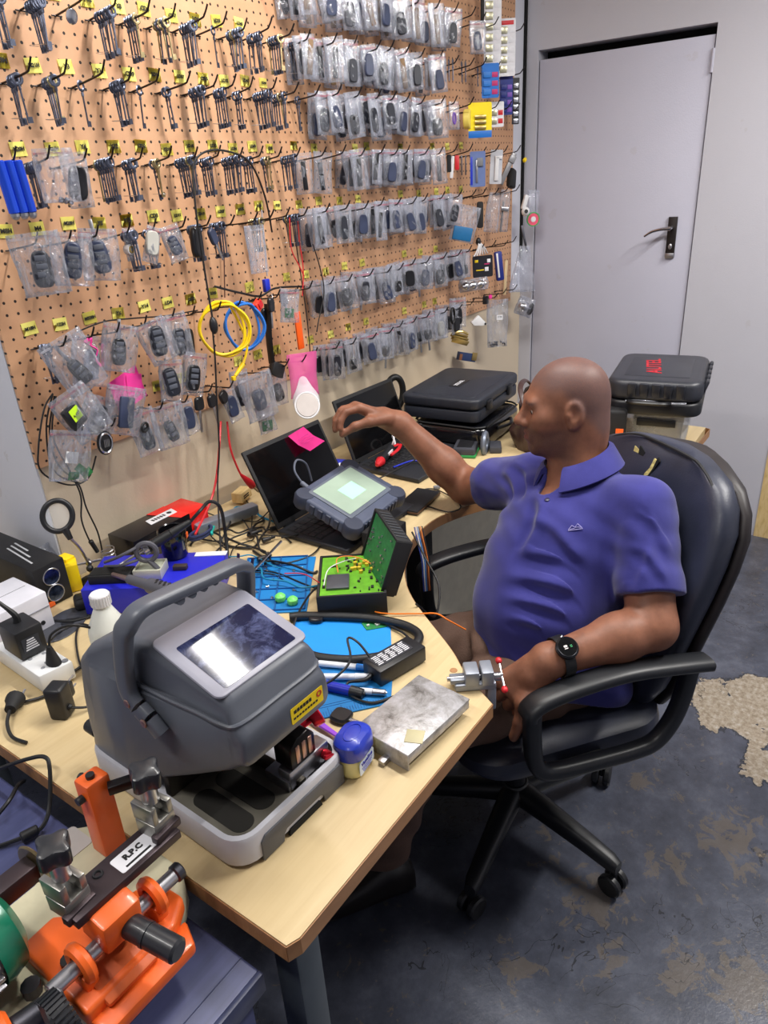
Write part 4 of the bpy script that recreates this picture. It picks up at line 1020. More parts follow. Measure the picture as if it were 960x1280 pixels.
# ---- soldering mats
M_MAT = mat('sky_blue_silicone', (20, 140, 232), .6, var=.03); M_MAT2 = mat('teal_blue_silicone', (14, 120, 190), .6, var=.05); M_MATL = mat('dark_teal_rib', (12, 84, 150), .6)
def mat_poly(pts, h, m, name, parent): 
    b = B(); prism(b, pts, h, Mat.Translation((0, 0, DESK)), bev=.0008, seg=1); return obj(name, b, m, parent)
t = thing('soldering_mat', 'bright sky blue plain silicone mat inside the black hose loop', 'mat')
mat_poly([(.128, -.792), (-.012, -.893), (-.12, -.72), (.02, -.615)], .003, M_MAT, 'sheet', t)
t = thing('soldering_mat', 'teal blue mat with ruler ticks under the pens and power brick', 'mat')
mat_poly([(-.014, -.896), (-.1, -.95), (-.225, -.845), (-.122, -.722)], .003, M_MAT2, 'sheet', t)
b = B(); p0, p1 = Vec((-.222, -.845, DESK+.0032)), Vec((-.098, -.945, DESK+.0032)); d = (p1-p0); nn = Vec((d.y, -d.x, 0)).normalized()*-1
for q in range(33):
    c = p0+d*(q+.5)/33.; ln = .012 if q % 5 else .02; c = c+nn*ln*.5
    box(b, c, (.0009, ln, .0006), (0, 0, math.atan2(nn.y, nn.x)-PI/2))
for k in (.024, .03): box(b, (p0+p1)/2+nn*k, (d.length*.95, .001, .0006), (0, 0, math.atan2(d.y, d.x)))
obj('ruler_print', b, M_MATL, t)
t = thing('soldering_mat', 'blue organiser mat with raised compartments and screws behind the white-lidded handle', 'mat')
mat_poly([(.17, -.325), (.26, -.475), (.055, -.62), (-.035, -.49)], .0035, M_MAT2, 'sheet', t)
b = B(); o_, u_, v_ = Vec((-.035, -.49, DESK+.0045)), Vec((.205, .165, 0)), Vec((.09, -.13, 0))
for k in (.03, .3, .55, .97): box(b, o_+u_*.5+v_*k, (u_.length*.94, .003, .0035), (0, 0, math.atan2(u_.y, u_.x)))
for k in (.03, .2, .38, .6, .8, .97): box(b, o_+u_*k+v_*.5, (v_.length*.94, .003, .0035), (0, 0, math.atan2(v_.y, v_.x)))
obj('compartment_ribs', b, M_MATL, t)
for q in range(14):
    c = o_+u_*rnd.uniform(.1, .8)+v_*rnd.uniform(.1, .9); b = B(); lathe(b, [(0, 0), (.004, 0), (.004, .0015), (.0018, .002), (.0018, .007), (0, .008)], None, 8)
    tag(obj('screw', b, STEEL, loc=(c.x, c.y, c.z), rot=(rnd.uniform(1.2, 1.6), 0, rnd.random()*6)), 'small loose steel screw lying in the blue organiser mat', 'screw', 'screws in the organiser mat')
for q, (k, l) in enumerate([(.18, .62), (.12, .8)]):
    c = o_+u_*k+v_*l; b = B(); lathe(b, [(0, 0), (.010, 0), (.0125, .004), (.012, .012), (.007, .017), (0, .018)], None, 18)
    tag(obj('flux_pot', b, mat('pale_green_lid', (120, 225, 110), .35), loc=c), ['pale green pot on the organiser mat beside the opened device', 'pale green pot at the left edge of the organiser mat'][q], 'pot')
# tweezers / dark sticks standing out of the clutter
for q, (x0, y0, x1, y1, lab) in enumerate([(297, 715, 298, 692, 'short dark flat stick poking up behind the grey handle'), (313, 722, 316, 698, 'grey flat file poking up right of the dark stick'), (318, 712, 352, 676, 'long grey flat spudger leaning over the organiser mat')]):
    a, c = PZ(x0, y0, .75), PZ(x1, y1, .80); b = B(); tube(b, [a, (a+c)/2, c], .005, 8, 3, flat=.35); tag(obj('flat_file', b, DSTEEL if q else mat('plum_steel', (84, 66, 84), .4, .5)), lab, 'tool')

# ---- black rubber hose loop
b = B(); hp = [PZ(x, y, DESK+.011) for x, y in [(362, 772), (385, 770), (450, 772), (492, 778), (515, 786), (524, 797), (512, 812), (480, 820), (440, 825), (400, 822), (380, 815)]]
tube(b, hp, .0095, 12, 8); tag(obj('rubber_hose', b, RUBBER), 'thick black rubber hose looping over the sky blue mat', 'hose')

# ---- laptops
def laptop(name, label, x, y, rz, w, d, sh, open_deg, sticker=True, th=.016):
    t = thing(name, label, 'laptop', (x, y, DESK), rz)
    b = B(); box(b, (w/2, -d/2, th/2), (w, d, th), bev=.004, seg=3); base = obj('base', b, mat('laptop_shell', (40, 42, 48), .45, .2), t)
    b = B(); box(b, (w/2, -d*.34, th+.0002), (w*.92, d*.52, .0012), bev=.0004); kb = obj('keyboard_well', b, BLACKM, base)
    b = B(); cols, rows = 14, 5; kw, kh = w*.9/cols, d*.5/rows
    for i in range(cols):
        for j in range(rows):
            if j == rows-1 and 3 < i < 9:
                if i == 4: box(b, (w*.05+kw*6.5, -d*.09-kh*(j+.5), th+.0016), (kw*4.8, kh*.84, .002), bev=.0005, seg=1)
                continue
            box(b, (w*.05+kw*(i+.5), -d*.09-kh*(j+.5), th+.0016), (kw*.86, kh*.84, .002), bev=.0005, seg=1)
    obj('keys', b, mat('laptop_key', (30, 31, 35), .5), base)
    b = B(); box(b, (w/2, -d*.81, th+.0004), (w*.3, d*.24, .001), bev=.0004); obj('touchpad', b, mat('laptop_touchpad', (52, 54, 60), .4), base)
    a = math.radians(open_deg); L = Mat.Translation((0, .002, th)) @ Mat.Rotation(-a, 4, 'X')
    b = B(); box(b, (w/2, -.004, sh/2), (w, .008, sh), bev=.003, M=L); ld = obj('screen_lid', b, BLACKM, t)
    b = B(); box(b, (w/2, -.0083, sh/2+.002), (w*.94, .0008, sh*.88), M=L); obj('screen', b, mat('dark_glossy_screen', (9, 9, 11), .12, spec=.5), ld)
    b = B(); 
    for k in (.15, .85): cyl(b, (w*k-.02, 0, th-.001), (w*k+.02, 0, th-.001), .0055, seg=10)
    obj('hinge', b, BLACK, t); return t, L
lap1, L1 = laptop('laptop', 'big black laptop with a pink note stuck on its dark screen', .305, -.305, 0., .315, .235, .225, 26)
t = thing('sticky_note', 'bright pink sticky note bent over the top edge of the big laptop screen', 'note')
def on_lid(u, v, o=.010):
    return Vec((.305, -.305, DESK))+(L1 @ Vec((u, -.0085-o, v)))
a_, b_, c_, d_ = on_lid(.165, .215), on_lid(.235, .222), on_lid(.265, .160, .034), on_lid(.195, .152, .034)
b = B(); mid1, mid2 = (a_*.6+d_*.4)+Vec((0, -.004, -.008)), (b_*.6+c_*.4)+Vec((0, -.004, -.008))
v = [b.verts.new(p) for p in (a_, b_, mid2, mid1, c_, d_)]; b.faces.new((v[0], v[1], v[2], v[3])); b.faces.new((v[3], v[2], v[4], v[5])); bmesh.ops.solidify(b, geom=b.faces[:], thickness=.0006)
obj('sheet', b, PINK, t)
b = B(); 
for k in (.3, .42, .54): 
    p = a_*(1-k)+d_*k+(b_-a_)*.15; q = a_*(1-k)+d_*k+(b_-a_)*.8; tube(b, [p+Vec((0, -.005, -.002)), (p+q)/2+Vec((0, -.0055, .0)), q+Vec((0, -.005, -.002))], .0006, 4, 3)
obj('pen_lines', b, mat('dark_pink_ink', (190, 20, 120), .7), t)
lap2, L2 = laptop('laptop', 'smaller dark laptop behind, under the man\'s reaching hand', .785, -.20, -.02, .32, .25, .215, 20)

# ---- rugged tablet
R_ = Euler((math.radians(20), math.radians(-3), math.radians(1))).to_matrix().to_4x4()
t = thing('diagnostic_tablet', 'rugged blue-grey tablet with a pale green screen lying on the big laptop', 'tablet', (.435, -.46, .832), rot=R_.to_euler())
M_TAB = mat('slate_rubber_armour', (74, 82, 104), .5, var=.08); M_TABD = mat('dark_slate_rubber', (52, 58, 76), .55)
b = B(); pl_ = rrect(.235, .195, .03, 4); prism(b, pl_, .036, Mat.Translation((0, 0, -.018)), bev=.008, seg=3); body = obj('armour', b, M_TAB, t)
b = B()
for k in range(10): box(b, (-.07+k*.0155, -.096, 0), (.008, .010, .028), bev=.003)
for k in range(4):
    for s in (-1, 1): box(b, (s*.117, -.04+k*.026, 0), (.009, .016, .026), bev=.003)
obj('grip_ribs', b, M_TABD, body)
for sx in (-1, 1):
    for sy in (-1, 1):
        b = B(); lathe(b, [(0, -.020), (.024, -.019), (.028, -.012), (.028, .012), (.024, .019), (0, .020)], TR((sx*.098, sy*.078, 0)), 16); obj('corner_bumper', b, M_TABD, body)
b = B(); prism(b, rrect(.185, .142, .006, 3), .003, Mat.Translation((.002, .006, .0175)), bev=.001); bz = obj('bezel', b, mat('grey_bezel', (96, 104, 118), .4), t)
b = B(); prism(b, rrect(.165, .122, .002, 2), .0012, Mat.Translation((.002, .008, .0204))); obj('screen', b, mat('lit_grey_green_lcd', (150, 168, 152), .25, emit=.22), bz)
b = B(); prism(b, rrect(.062, .05, .001, 2), .0006, Mat.Translation((.004, .004, .0216))); obj('message_box', b, mat('lit_mint_panel', (160, 226, 186), .3, emit=.35), bz)
b = B(); cyl(b, (-.055, .100, .0), (-.055, .125, .004), .0065, seg=10, bev=.001); tube(b, [(-.055, .122, .004), (-.058, .15, .03), (-.035, .165, .045), (-.01, .15, .03), (.0, .13, -.02)], .0028, 7, 6); obj('data_lead', b, mat('grey_blue_cable', (96, 102, 118), .5), t)

# ---- opened key programmer with two circuit boards
t = thing('opened_programmer', 'opened black device showing a lime green circuit board and hinged lid', 'device', (.165, -.665, DESK), math.radians(37))
M_LIME = mat('lime_circuit_board', (104, 176, 40), .45, var=.12, vs=60)
b = B(); box(b, (0, 0, .004), (.185, .15, .008), bev=.003)
for x, y, sx, sy in ((-.09, 0, .006, .15), (.09, 0, .006, .15), (0, -.072, .185, .006), (0, .072, .185, .006)): box(b, (x, y, .028), (sx, sy, .056), bev=.002)
obj('lower_case', b, BLACKM, t)
b = B(); box(b, (0, 0, .052), (.172, .136, .002)); pcb = obj('circuit_board', b, M_LIME, t)
b = B(); box(b, (-.035, .03, .056), (.06, .05, .006), bev=.001); obj('shield_can', b, mat('grey_shield_can', (92, 96, 104), .4, .5), pcb)
b = B()
for q in range(46):
    x, y = rnd.uniform(-.08, .08), rnd.uniform(-.062, .062)
    if abs(x+.035) < .034 and abs(y-.03) < .03: continue
    box(b, (x, y, .0545), (rnd.choice([.004, .006, .01]), rnd.choice([.003, .006]), rnd.choice([.002, .004])))
obj('chip', b, mat('black_chip', (36, 38, 40), .4), pcb)
b = B()
for q in range(16): cyl(b, (rnd.uniform(-.01, .08), rnd.uniform(-.06, .01), .053), (0, 0, 0), .001) if 0 else lathe(b, [(0, 0), (.0045, 0), (.0045, .007), (0, .008)], TR((rnd.uniform(.0, .08), rnd.uniform(-.06, .0), .053)), 10)
obj('capacitor', b, mat('yellow_capacitor', (226, 196, 60), .4), pcb)
for q, (m, pts) in enumerate([(WHITEP, [(-.05, .06, .058), (-.01, .05, .075), (.03, .02, .07), (.06, -.01, .06)]), (mat('orange_wire', (255, 130, 30), .5), [(.0, .03, .06), (.03, .03, .08), (.04, -.01, .075), (.02, -.05, .062), (.03, -.09, .03)]), (RED, [(-.04, .07, .06), (-.05, .10, .09), (-.06, .14, .10)])]):
    b = B(); tube(b, pts, .0012, 6, 6); obj('wire', b, m, t)
# hinged lid leaning out over the desk edge side
LH = Mat.Translation((0, -.078, .045)) @ Mat.Rotation(math.radians(14), 4, 'Z') @ Mat.Rotation(math.radians(20), 4, 'X')
b = B(); box(b, (.012, 0, .052), (.175, .008, .128), bev=.003, M=LH)
for x, z, sx, sz in ((-.074, .052, .006, .128), (.098, .052, .006, .128), (.012, .115, .175, .006), (.012, -.012, .175, .006)): box(b, (x, .018, z), (sx, .034, sz), bev=.002, M=LH)
ld = obj('hinged_lid', b, BLACKM, t)
b = B(); box(b, (.012, .03, .052), (.16, .002, .115), M=LH); lp = obj('lid_circuit_board', b, PCB, ld)
b = B()
for q in range(26): box(b, (.012+rnd.uniform(-.07, .07), .0325, .052+rnd.uniform(-.05, .05)), (.006, .004, .004), M=LH)
obj('lid_chip', b, M_SILV, ld)
b = B()
for k in range(9): box(b, (-.055+k*.016, .018, .1185), (.004, .026, .002), M=LH)
obj('vent_slot', b, mat('vent_grey', (70, 74, 80), .5), ld)
for x in (-.05, .07):
    b = B(); cyl(b, (x-.014, -.078, .04), (x+.014, -.078, .04), .010, seg=14, bev=.001); obj('hinge', b, BLACK, t)
# ribbon lead from the lid down past the desk edge
t = thing('ribbon_cable', 'flat rainbow ribbon cable hanging over the curved desk edge', 'cable')
for q, c in enumerate([(60, 80, 170), (236, 236, 240), (90, 150, 220), (120, 70, 50), (240, 140, 70), (40, 40, 48)]):
    b = B(); o_ = Vec((.0028*q-.008, -.0028*q, 0)); base = PZ(521, 680, .72)+Vec((-.02, -.02, 0))
    tube(b, [base+o_+Vec((.008, .012, .06)), base+o_+Vec((.0, .0, .03)), base+o_+Vec((-.012, -.02, -.02)), base+o_+Vec((-.022, -.028, -.06)), base+o_+Vec((-.026, -.032, -.10))], .0015, 6, 5); obj('strand', b, mat('ribbon_%02d' % q, c, .5), t)
b = B(); tube(b, [PZ(515, 665, .78), PZ(528, 690, .74)+Vec((-.03, -.03, 0)), PZ(540, 715, .70)+Vec((-.05, -.05, 0)), PZ(535, 750, .68)+Vec((-.05, -.05, 0)), PZ(520, 755, .75)], .0026, 6, 6)
tag(obj('black_lead', b, RUBBER), 'black lead tangled around the rainbow ribbon at the desk edge', 'cable')
b = B(); tube(b, [PZ(455, 745, .76), PZ(470, 765, .75), PZ(520, 767, .745), PZ(545, 768, .745)+Vec((0, 0, .002)), PZ(560, 775, .735), PZ(582, 787, .70)], .0016, 6, 6)
tag(obj('orange_wire', b, mat('orange_wire', (255, 130, 30), .5)), 'thin orange wire trailing from the opened device over the desk edge', 'wire')
# small adapter box with a red clip on the big laptop's front edge
t = thing('adapter_box', 'small black adapter box with a red clip and teal plug beside the tablet', 'adapter', (.385, -.60, DESK+.018), .1)
b = B(); box(b, (0, 0, .022), (.10, .075, .044), bev=.004); obj('case', b, BLACKM, t)
b = B(); box(b, (-.045, -.03, .052), (.05, .03, .016), (0, 0, .3), bev=.004); box(b, (-.075, -.02, .050), (.016, .02, .010), bev=.002); obj('red_clip', b, RED, t)
b = B(); box(b, (.005, .014, .05), (.03, .018, .012), (0, 0, -.2), bev=.003); obj('teal_plug', b, mat('teal_plastic', (40, 180, 170), .4), t)
b = B()
for k in range(4): box(b, (-.012+k*.010, -.010, .046), (.004, .03, .005), (0, 0, .2))
obj('pin_row', b, M_CW, t)

# ---- black power brick and its lead
t = thing('power_brick', 'black laptop power brick with a white printed label on the teal mat', 'power adapter', (-.012, -.90, DESK+.003), -.25)
b = B(); box(b, (0, 0, .017), (.115, .052, .034), bev=.003, seg=2); obj('case', b, BLACK, t)
b = B(); box(b, (-.006, .004, .0344), (.085, .034, .0008)); lb = obj('label', b, mat('dark_label', (44, 46, 54), .5), t)
b = B()
for k in range(6):
    for j in range(5): box(b, (-.04+j*.016+rnd.uniform(0, .004), -.008+k*.0048, .0352), (.012, .0022, .0004))
obj('label_print', b, M_CW, lb)
b = B(); tube(b, [(-.0575, 0, .015), (-.075, 0, .013), (-.10, .02, .008), (-.115, -.01, .005), (-.10, -.05, .004), (-.06, -.065, .004)], [.005, .004, .0024, .0024, .0024, .0024], 8, 6); obj('lead', b, RUBBER, t)
b = B(); tube(b, [(-.04, .02, .03), (-.045, .05, .055), (-.055, .07, .06), (-.075, .04, .035), (-.12, .035, .02), (-.16, .05, .006)], .0024, 7, 6); obj('lead', b, RUBBER, t)
b = B(); tube(b, [(.0575, .004, .015), (.075, .03, .006), (.085, .08, .004), (.078, .13, .004), (.06, .17, .004)], .0024, 7, 6); obj('lead', b, RUBBER, t)

# ---- pens and screwdrivers on the teal mat
def pen(px0, py0, px1, py1, lab, m1, m2, r=.006, name='marker_pen', z=DESK+.010):
    a, c = PZ(px0, py0, z), PZ(px1, py1, z); t = thing(name, lab, 'pen' if 'pen' in name else 'tool', a); d = c-a
    b = B(); cyl(b, (0, 0, 0), d*.68, r, r, 12, bev=.001); obj('barrel', b, m1, t)
    b = B(); cyl(b, d*.66, d*.97, r*1.12, r*.95, 12, bev=.001); cyl(b, d*.96, d, r*.5, r*.25, 8); obj('cap', b, m2, t)
M_PW = mat('pearl_white_barrel', (222, 226, 236), .35); M_DB = mat('deep_blue_barrel', (28, 44, 170), .3)
pen(398, 829, 470, 836, 'white pen with a blue cap, nearest the black hose', M_PW, SKYB)
pen(400, 846, 466, 846, 'white barrelled pen below the blue-capped one', M_PW, M_PW, .0065)
pen(404, 856, 456, 868, 'deep blue torch-like tube with a black end on the teal mat', M_DB, BLACK, .010, 'pocket_torch')
pen(430, 862, 484, 866, 'white handled tool half under the power brick', M_PW, STEEL, .006, 'screwdriver')
# ---- keys and small board on the mats
def flat_key(px, py, rz, lab, z=DESK+.004, hw=(.034, .032)):
    t = thing('car_key', lab, 'key', PZ(px, py, z), rot=(PI/2, 0, rz))
    b = fob_bm(hw[0], hw[1], .011, .95); obj('head', b, M_FOB3, t, loc=(0, .0055, 0), rot=(0, 0, 0))
    b = B(); box(b, (0, .0055, -hw[1]/2-.02), (.0075, .002, .042), bev=.0006); box(b, (.0005, .0055, -hw[1]/2-.02), (.003, .0028, .036)); obj('blade', b, STEEL, t)
    b = B(); box(b, (0, -.0006, .002), (hw[0]*.5, .001, .004), bev=.0003); obj('emblem_line', b, M_SILV, t)
flat_key(396, 775, .5, 'black-headed car key with its blade on the sky blue mat')
flat_key(427, 898, PI*1.02, 'black square-headed car key between the toothbrush and the teal mat', DESK, (.038, .036))
t = thing('circuit_board', 'small bare green circuit board on the sky blue mat', 'circuit board', PZ(470, 779, DESK+.003), -.4)
b = B(); prism(b, [(-.03, -.012), (.01, -.026), (.034, .004), (.004, .026), (-.026, .016)], .0016); obj('board', b, PCB, t)
b = B()
for q in range(14): box(b, (rnd.uniform(-.02, .022), rnd.uniform(-.014, .014), .003), (.006, .005, .003))
obj('chip', b, mat('pale_chip', (190, 196, 190), .4), t)

# ---- toothbrush
t = thing('toothbrush', 'purple and white toothbrush beside the jar', 'toothbrush')
b = B(); a, c = PZ(372, 886, .748), PZ(424, 921, .748); tube(b, [a, a*.7+c*.3+Vec((0, 0, .003)), a*.4+c*.6, c], [.004, .005, .0065, .004], 8, 6, flat=.6); obj('handle', b, mat('purple_plastic', (150, 70, 215), .35), t)
b = B(); tube(b, [a*.95+c*.05+Vec((0, 0, .004)), a*.7+c*.3+Vec((0, 0, .007)), a*.55+c*.45+Vec((0, 0, .005))], .003, 7, 4); obj('white_grip', b, WHITEP, t)

# ---- jar of jelly
t = thing('jelly_jar', 'small oval jar of pale jelly with a blue screw lid', 'jar', (-.252, -.985, DESK), .15)
b = B(); loft(b, [[(x*s, y*s, z) for x, y in rrect(.066, .048, .021, 5)] for s, z in ((.86, .0), (.96, .004), (1, .012), (1, .032), (.95, .040), (.88, .042))]); obj('jar', b, mat('yellowish_jelly', (226, 220, 160), .18, alpha=1., coat=.6), t)
b = B(); loft(b, [[(x*s, y*s, z) for x, y in rrect(.070, .052, .023, 5)] for s, z in ((.96, .036), (1, .038), (1, .052), (.96, .062), (.80, .067), (.3, .069))]); lid = obj('lid', b, mat('royal_blue_lid', (40, 62, 190), .35, coat=.3), t)
b = B(); tube(b, [(.02*math.cos(a), .012*math.sin(a), .0685) for a in [k*PI/8 for k in range(16)]], .0008, 5, 2, closed=True); obj('embossed_oval', b, mat('royal_blue_lid', (40, 62, 190), .35), lid)
b = B(); prism(b, rrect(.046, .024, .004, 3), .0008, basis((1, 0, 0), (0, 0, 1), (-.004, -.0242, .022))); lb = obj('label', b, mat('pale_blue_label', (206, 218, 232), .4), t)
obj('lettering', text_bm('Vaseline', .0105, basis((1, 0, 0), (0, 0, 1), (-.004, -.0252, .028)), bold=.0003), M_DB, lb)
b = B()
for k in range(4): box(b, (-.004, -.0252, .021-k*.0032), (.034-k*.004, .0003, .0012))
obj('small_print', b, M_DB, lb)

# ---- dirty steel cover
k = NT('scuffed_aluminium'); v = k.tc.outputs['Object']
c = k.ramp(k.noise(26, 6, .7, v, .4), [(.3, (96, 92, 88)), (.45, (160, 158, 158)), (.7, (206, 206, 212))])
c = k.mix(k.math('MULTIPLY', k.math('GREATER_THAN', k.noise(9, 6, .72, v, .5), .6), .7), c, (120, 108, 92)); k.l(c, k.b.inputs['Base Color']); k.b.inputs['Metallic'].default_value = .45; k.b.inputs['Roughness'].default_value = .42
k.bump(k.noise(40, 5, .7, v), .3, .004); M_SCUFF = k.m
t = thing('metal_cover', 'scuffed silver metal cover plate lying at the desk\'s front edge', 'metal plate', (-.128, -1.018, DESK), -.10)
b = B(); box(b, (0, 0, .031), (.170, .112, .0035), bev=.0015)
box(b, (-.084, 0, .016), (.003, .112, .031), bev=.001); box(b, (0, -.0545, .022), (.165, .003, .016), bev=.001); box(b, (.084, .005, .022), (.003, .07, .018), bev=.001); box(b, (0, .0545, .016), (.165, .003, .031), bev=.001); obj('folded_shell', b, M_SCUFF, t)
b = B(); box(b, (-.045, -.038, .0333), (.03, .03, .0012), (0, 0, .5), bev=.0004); obj('sticker_remnant', b, mat('yellowed_label', (196, 188, 150), .6), t)
b = B(); box(b, (-.088, -.012, .005), (.028, .012, .009), (0, 0, .05), bev=.001); obj('steel_tab', b, STEEL, t)

# ---- little table vise clamped at the corner
t = thing('table_vise', 'small grey hobby vise with red-tipped handle at the desk corner', 'vise', (.022, -1.052, DESK), math.radians(-52))
b = B(); box(b, (0, 0, .008), (.075, .034, .014), bev=.003); box(b, (.022, 0, .026), (.022, .04, .03), bev=.003); box(b, (.03, 0, -.022), (.016, .03, .05), bev=.003); obj('body', b, mat('cast_grey', (150, 156, 168), .45, .5), t)
b = B(); box(b, (-.006, 0, .026), (.026, .038, .03), bev=.003); box(b, (-.03, 0, .018), (.03, .022, .010), bev=.002); obj('sliding_jaw', b, mat('cast_grey', (150, 156, 168), .45, .5), t)
b = B(); cyl(b, (-.05, 0, .019), (.052, 0, .019), .0045, seg=10); cyl(b, (.036, 0, .016), (.048, 0, .016), .008, seg=12); obj('screw_shaft', b, STEEL, t)
b = B(); cyl(b, (.05, -.028, .008), (.05, .028, .030), .0022, seg=8); bar = obj('handle_bar', b, STEEL, t)
for s in (-1, 1):
    b = B(); sph(b, (.05, s*.028, .019+s*.011), (.0062, .0075, .0062)); obj('red_tip', b, RED, bar)

# ---- white bottle
t = thing('plastic_bottle', 'frosted white plastic bottle standing behind the grey machine', 'bottle', (-.285, -.412, DESK))
b = B(); lathe(b, [(0, 0), (.034, 0), (.037, .005), (.037, .085), (.034, .098), (.018, .132), (.015, .140), (.015, .146), (0, .146)], None, 28); obj('body', b, mat('frosted_polyethylene', (226, 228, 220), .35, sss=.0), t)
b = B(); lathe(b, [(0, .142), (.0185, .142), (.0185, .164), (.0165, .1665), (0, .1665)], None, 24)
for q in range(24): box(b, (.0186*math.cos(q*PI/12), .0186*math.sin(q*PI/12), .153), (.0015, .0015, .02), (0, 0, q*PI/12))
obj('cap', b, WHITEP, t)

# ---- blue soldering station with its holder, tray, gun and cup
A, Bb, Cc = PZ(130, 695, .806), PZ(284, 688, .806), PZ(100, 738, .806)
M_ST = mat('ultramarine_enamel', (34, 38, 190), .38, var=.03)
t = thing('soldering_station', 'ultramarine blue soldering station box in the middle of the clutter', 'soldering station')
box_ = quad_prism(A, Bb, Cc, .064, M_ST, 'housing', t)
u_, v_ = (Bb-A), (Cc-A); ang = math.atan2(u_.y, u_.x)
def st(a, c, z=0.): return A+u_*a+v_*c+Vec((0, 0, z))
b = B(); cyl(b, st(.06, 1.0, -.035), st(.06, 1.02, -.035), .004, seg=12); obj('screw', b, STEEL, t)
b = B(); box(b, st(.2, .72, .010), (.095, .045, .022), (0, 0, ang), bev=.003); tr_ = obj('tool_tray', b, BLACKM, t)
b = B(); box(b, st(.2, .72, .0205), (.086, .036, .003), (0, 0, ang)); obj('tray_hollow', b, mat('dark_gap', (8, 8, 9), .9), tr_)
b = B(); box(b, st(.88, .10, .0012), (.075, .02, .002), (0, 0, ang)); obj('front_label', b, M_CW, t)
t = thing('tip_dish', 'pale square dish of solder wire beads on the blue station', 'dish', st(.48, .62), ang)
b = B(); box(b, (0, 0, .0015), (.062, .056, .003), bev=.001)
for x, y, sx, sy in ((-.03, 0, .003, .056), (.03, 0, .003, .056), (0, -.0265, .062, .003), (0, .0265, .062, .003)): box(b, (x, y, .012), (sx, sy, .024), bev=.001)
obj('dish', b, mat('cream_tin', (206, 206, 190), .4, .3), t); b = B(); box(b, (0, 0, .017), (.055, .048, .004), bev=.001); obj('sponge', b, mat('pale_sponge', (186, 190, 172), .9, bump=.4), t)
b = B(); box(b, st(.69, .52, .006), (.032, .016, .011), (0, 0, ang), bev=.002); tag(obj('magnet_bar', b, mat('brown_bar', (60, 48, 46), .5)), 'small dark bar on the blue station right of the pale dish', 'bar')
t = thing('iron_cup', 'glossy black tilted cup on the back of the blue station', 'cup', st(.60, .10, .001), ang)
b = B(); lathe(b, [(0, 0), (.026, 0), (.029, .004), (.034, .068), (.032, .072), (.029, .070), (.025, .01), (0, .008)], None, 26); obj('cup', b, mat('glossy_black_cup', (14, 14, 18), .15, coat=.6), t)
b = B(); box(b, (.031, .006, .05), (.006, .014, .012)); obj('orange_mark', b, ORANGE, t)
t = thing('soldering_gun', 'dark grey hot-air gun handle lying nose-down in the station tray', 'soldering gun')
a, c = st(.24, .86, .024), PZ(222, 742, .86); d = c-a
b = B(); cyl(b, a, a+d*.30, .005, .006, 12); obj('nozzle', b, mat('bronzed_steel', (150, 126, 120), .35, .8), t)
b = B(); cyl(b, a+d*.27, a+d*.62, .0105, .0115, 16, bev=.001); cyl(b, a+d*.6, a+d*1.35, .0165, .015, 16, bev=.002); obj('barrel', b, mat('gun_grey', (84, 84, 92), .45), t)
b = B()
for q in range(5): box(b, a+d*(.72+.06*q)+Vec((0, 0, .015)), (.005, .014, .004), (0, 0, ang))
obj('vent_slot', b, BLACK, t)
t = thing('iron_holder', 'dark grey fork-shaped iron holder with a ring at the back of the blue station', 'holder')
rc = PZ(183, 690, .865)
b = B(); tube(b, [rc+Vec((.022*math.cos(q*PI/6)*.7, .022*math.cos(q*PI/6)*-.7, .022*math.sin(q*PI/6))) for q in range(12)], .006, 8, 3, closed=True); obj('ring', b, mat('gun_grey', (84, 84, 92), .45), t)
b = B()
for k in (0, 1): tube(b, [rc+Vec((-.012, .012, .015-.03*k)), rc+Vec((-.05, .03, .004-.022*k)), PZ(131, 703+5*k, .82)], .0035, 7, 5)
tube(b, [rc+Vec((0, 0, -.02)), rc+Vec((.01, -.02, -.05)), st(.42, .5, 0)], .006, 7, 5); obj('fork', b, mat('gun_grey', (84, 84, 92), .45), t)
t = thing('soldering_iron', 'black soldering iron in the fork holder with its lead arching right', 'soldering iron')
a, c = PZ(192, 680, .872), PZ(238, 652, .90); d = c-a
b = B(); cyl(b, a-d*.15, a+d*.45, .0125, .0115, 16, bev=.001); cyl(b, a+d*.45, c, .0115, .0065, 14, bev=.001); obj('handle', b, RUBBER, t)
b = B(); cyl(b, a-d*.15, a-d*.28, .0135, .0135, 16, bev=.001); cyl(b, a-d*.28, a-d*.9, .004, .0025, 10); obj('shaft', b, STEEL, t)
b = B(); tube(b, [c, c+d*.3+Vec((0, 0, .012)), PZ(262, 627, .92), PZ(275, 634, .90), PZ(281, 662, .83), PZ(284, 700, .765), PZ(275, 720, .75)], .0042, 8, 8); obj('lead', b, RUBBER, t)

# ---- red and black carton against the wall
A, Bb = PZ(124, 660, .82), PZ(212, 622, .82); Cc = PZ(141, 687, .815)
A.y = min(A.y, -.012); 
t = thing('carton', 'glossy carton, black on the left and red on the right, against the wall', 'box', (.118, -.066, DESK), math.radians(2))
b = B(); box(b, (-.032, 0, .038), (.186, .10, .076), bev=.002); box(b, (.0, 0, .0765), (.001, .001, .001)); ct = obj('carton', b, mat('glossy_black_print', (18, 16, 20), .22), t)
b = B(); box(b, (.091, 0, .038), (.064, .1004, .0764), bev=.002); prism(b, [(.0, .0502), (.06, .0502), (.06, -.0502), (.03, -.0502)], .0006, Mat.Translation((0, 0, .0762))); obj('red_panel', b, mat('glossy_red_print', (236, 36, 30), .25), ct)
b = B(); prism(b, [(-.03, .010), (.058, .010), (.05, -.022), (-.038, -.022)], .0008, Mat.Translation((0, .008, .0768))); lb = obj('white_label', b, M_CW, ct)
b = B()
for q in range(5): box(b, (-.018+q*.009, .002, .0778), (.006, .012, .0003))
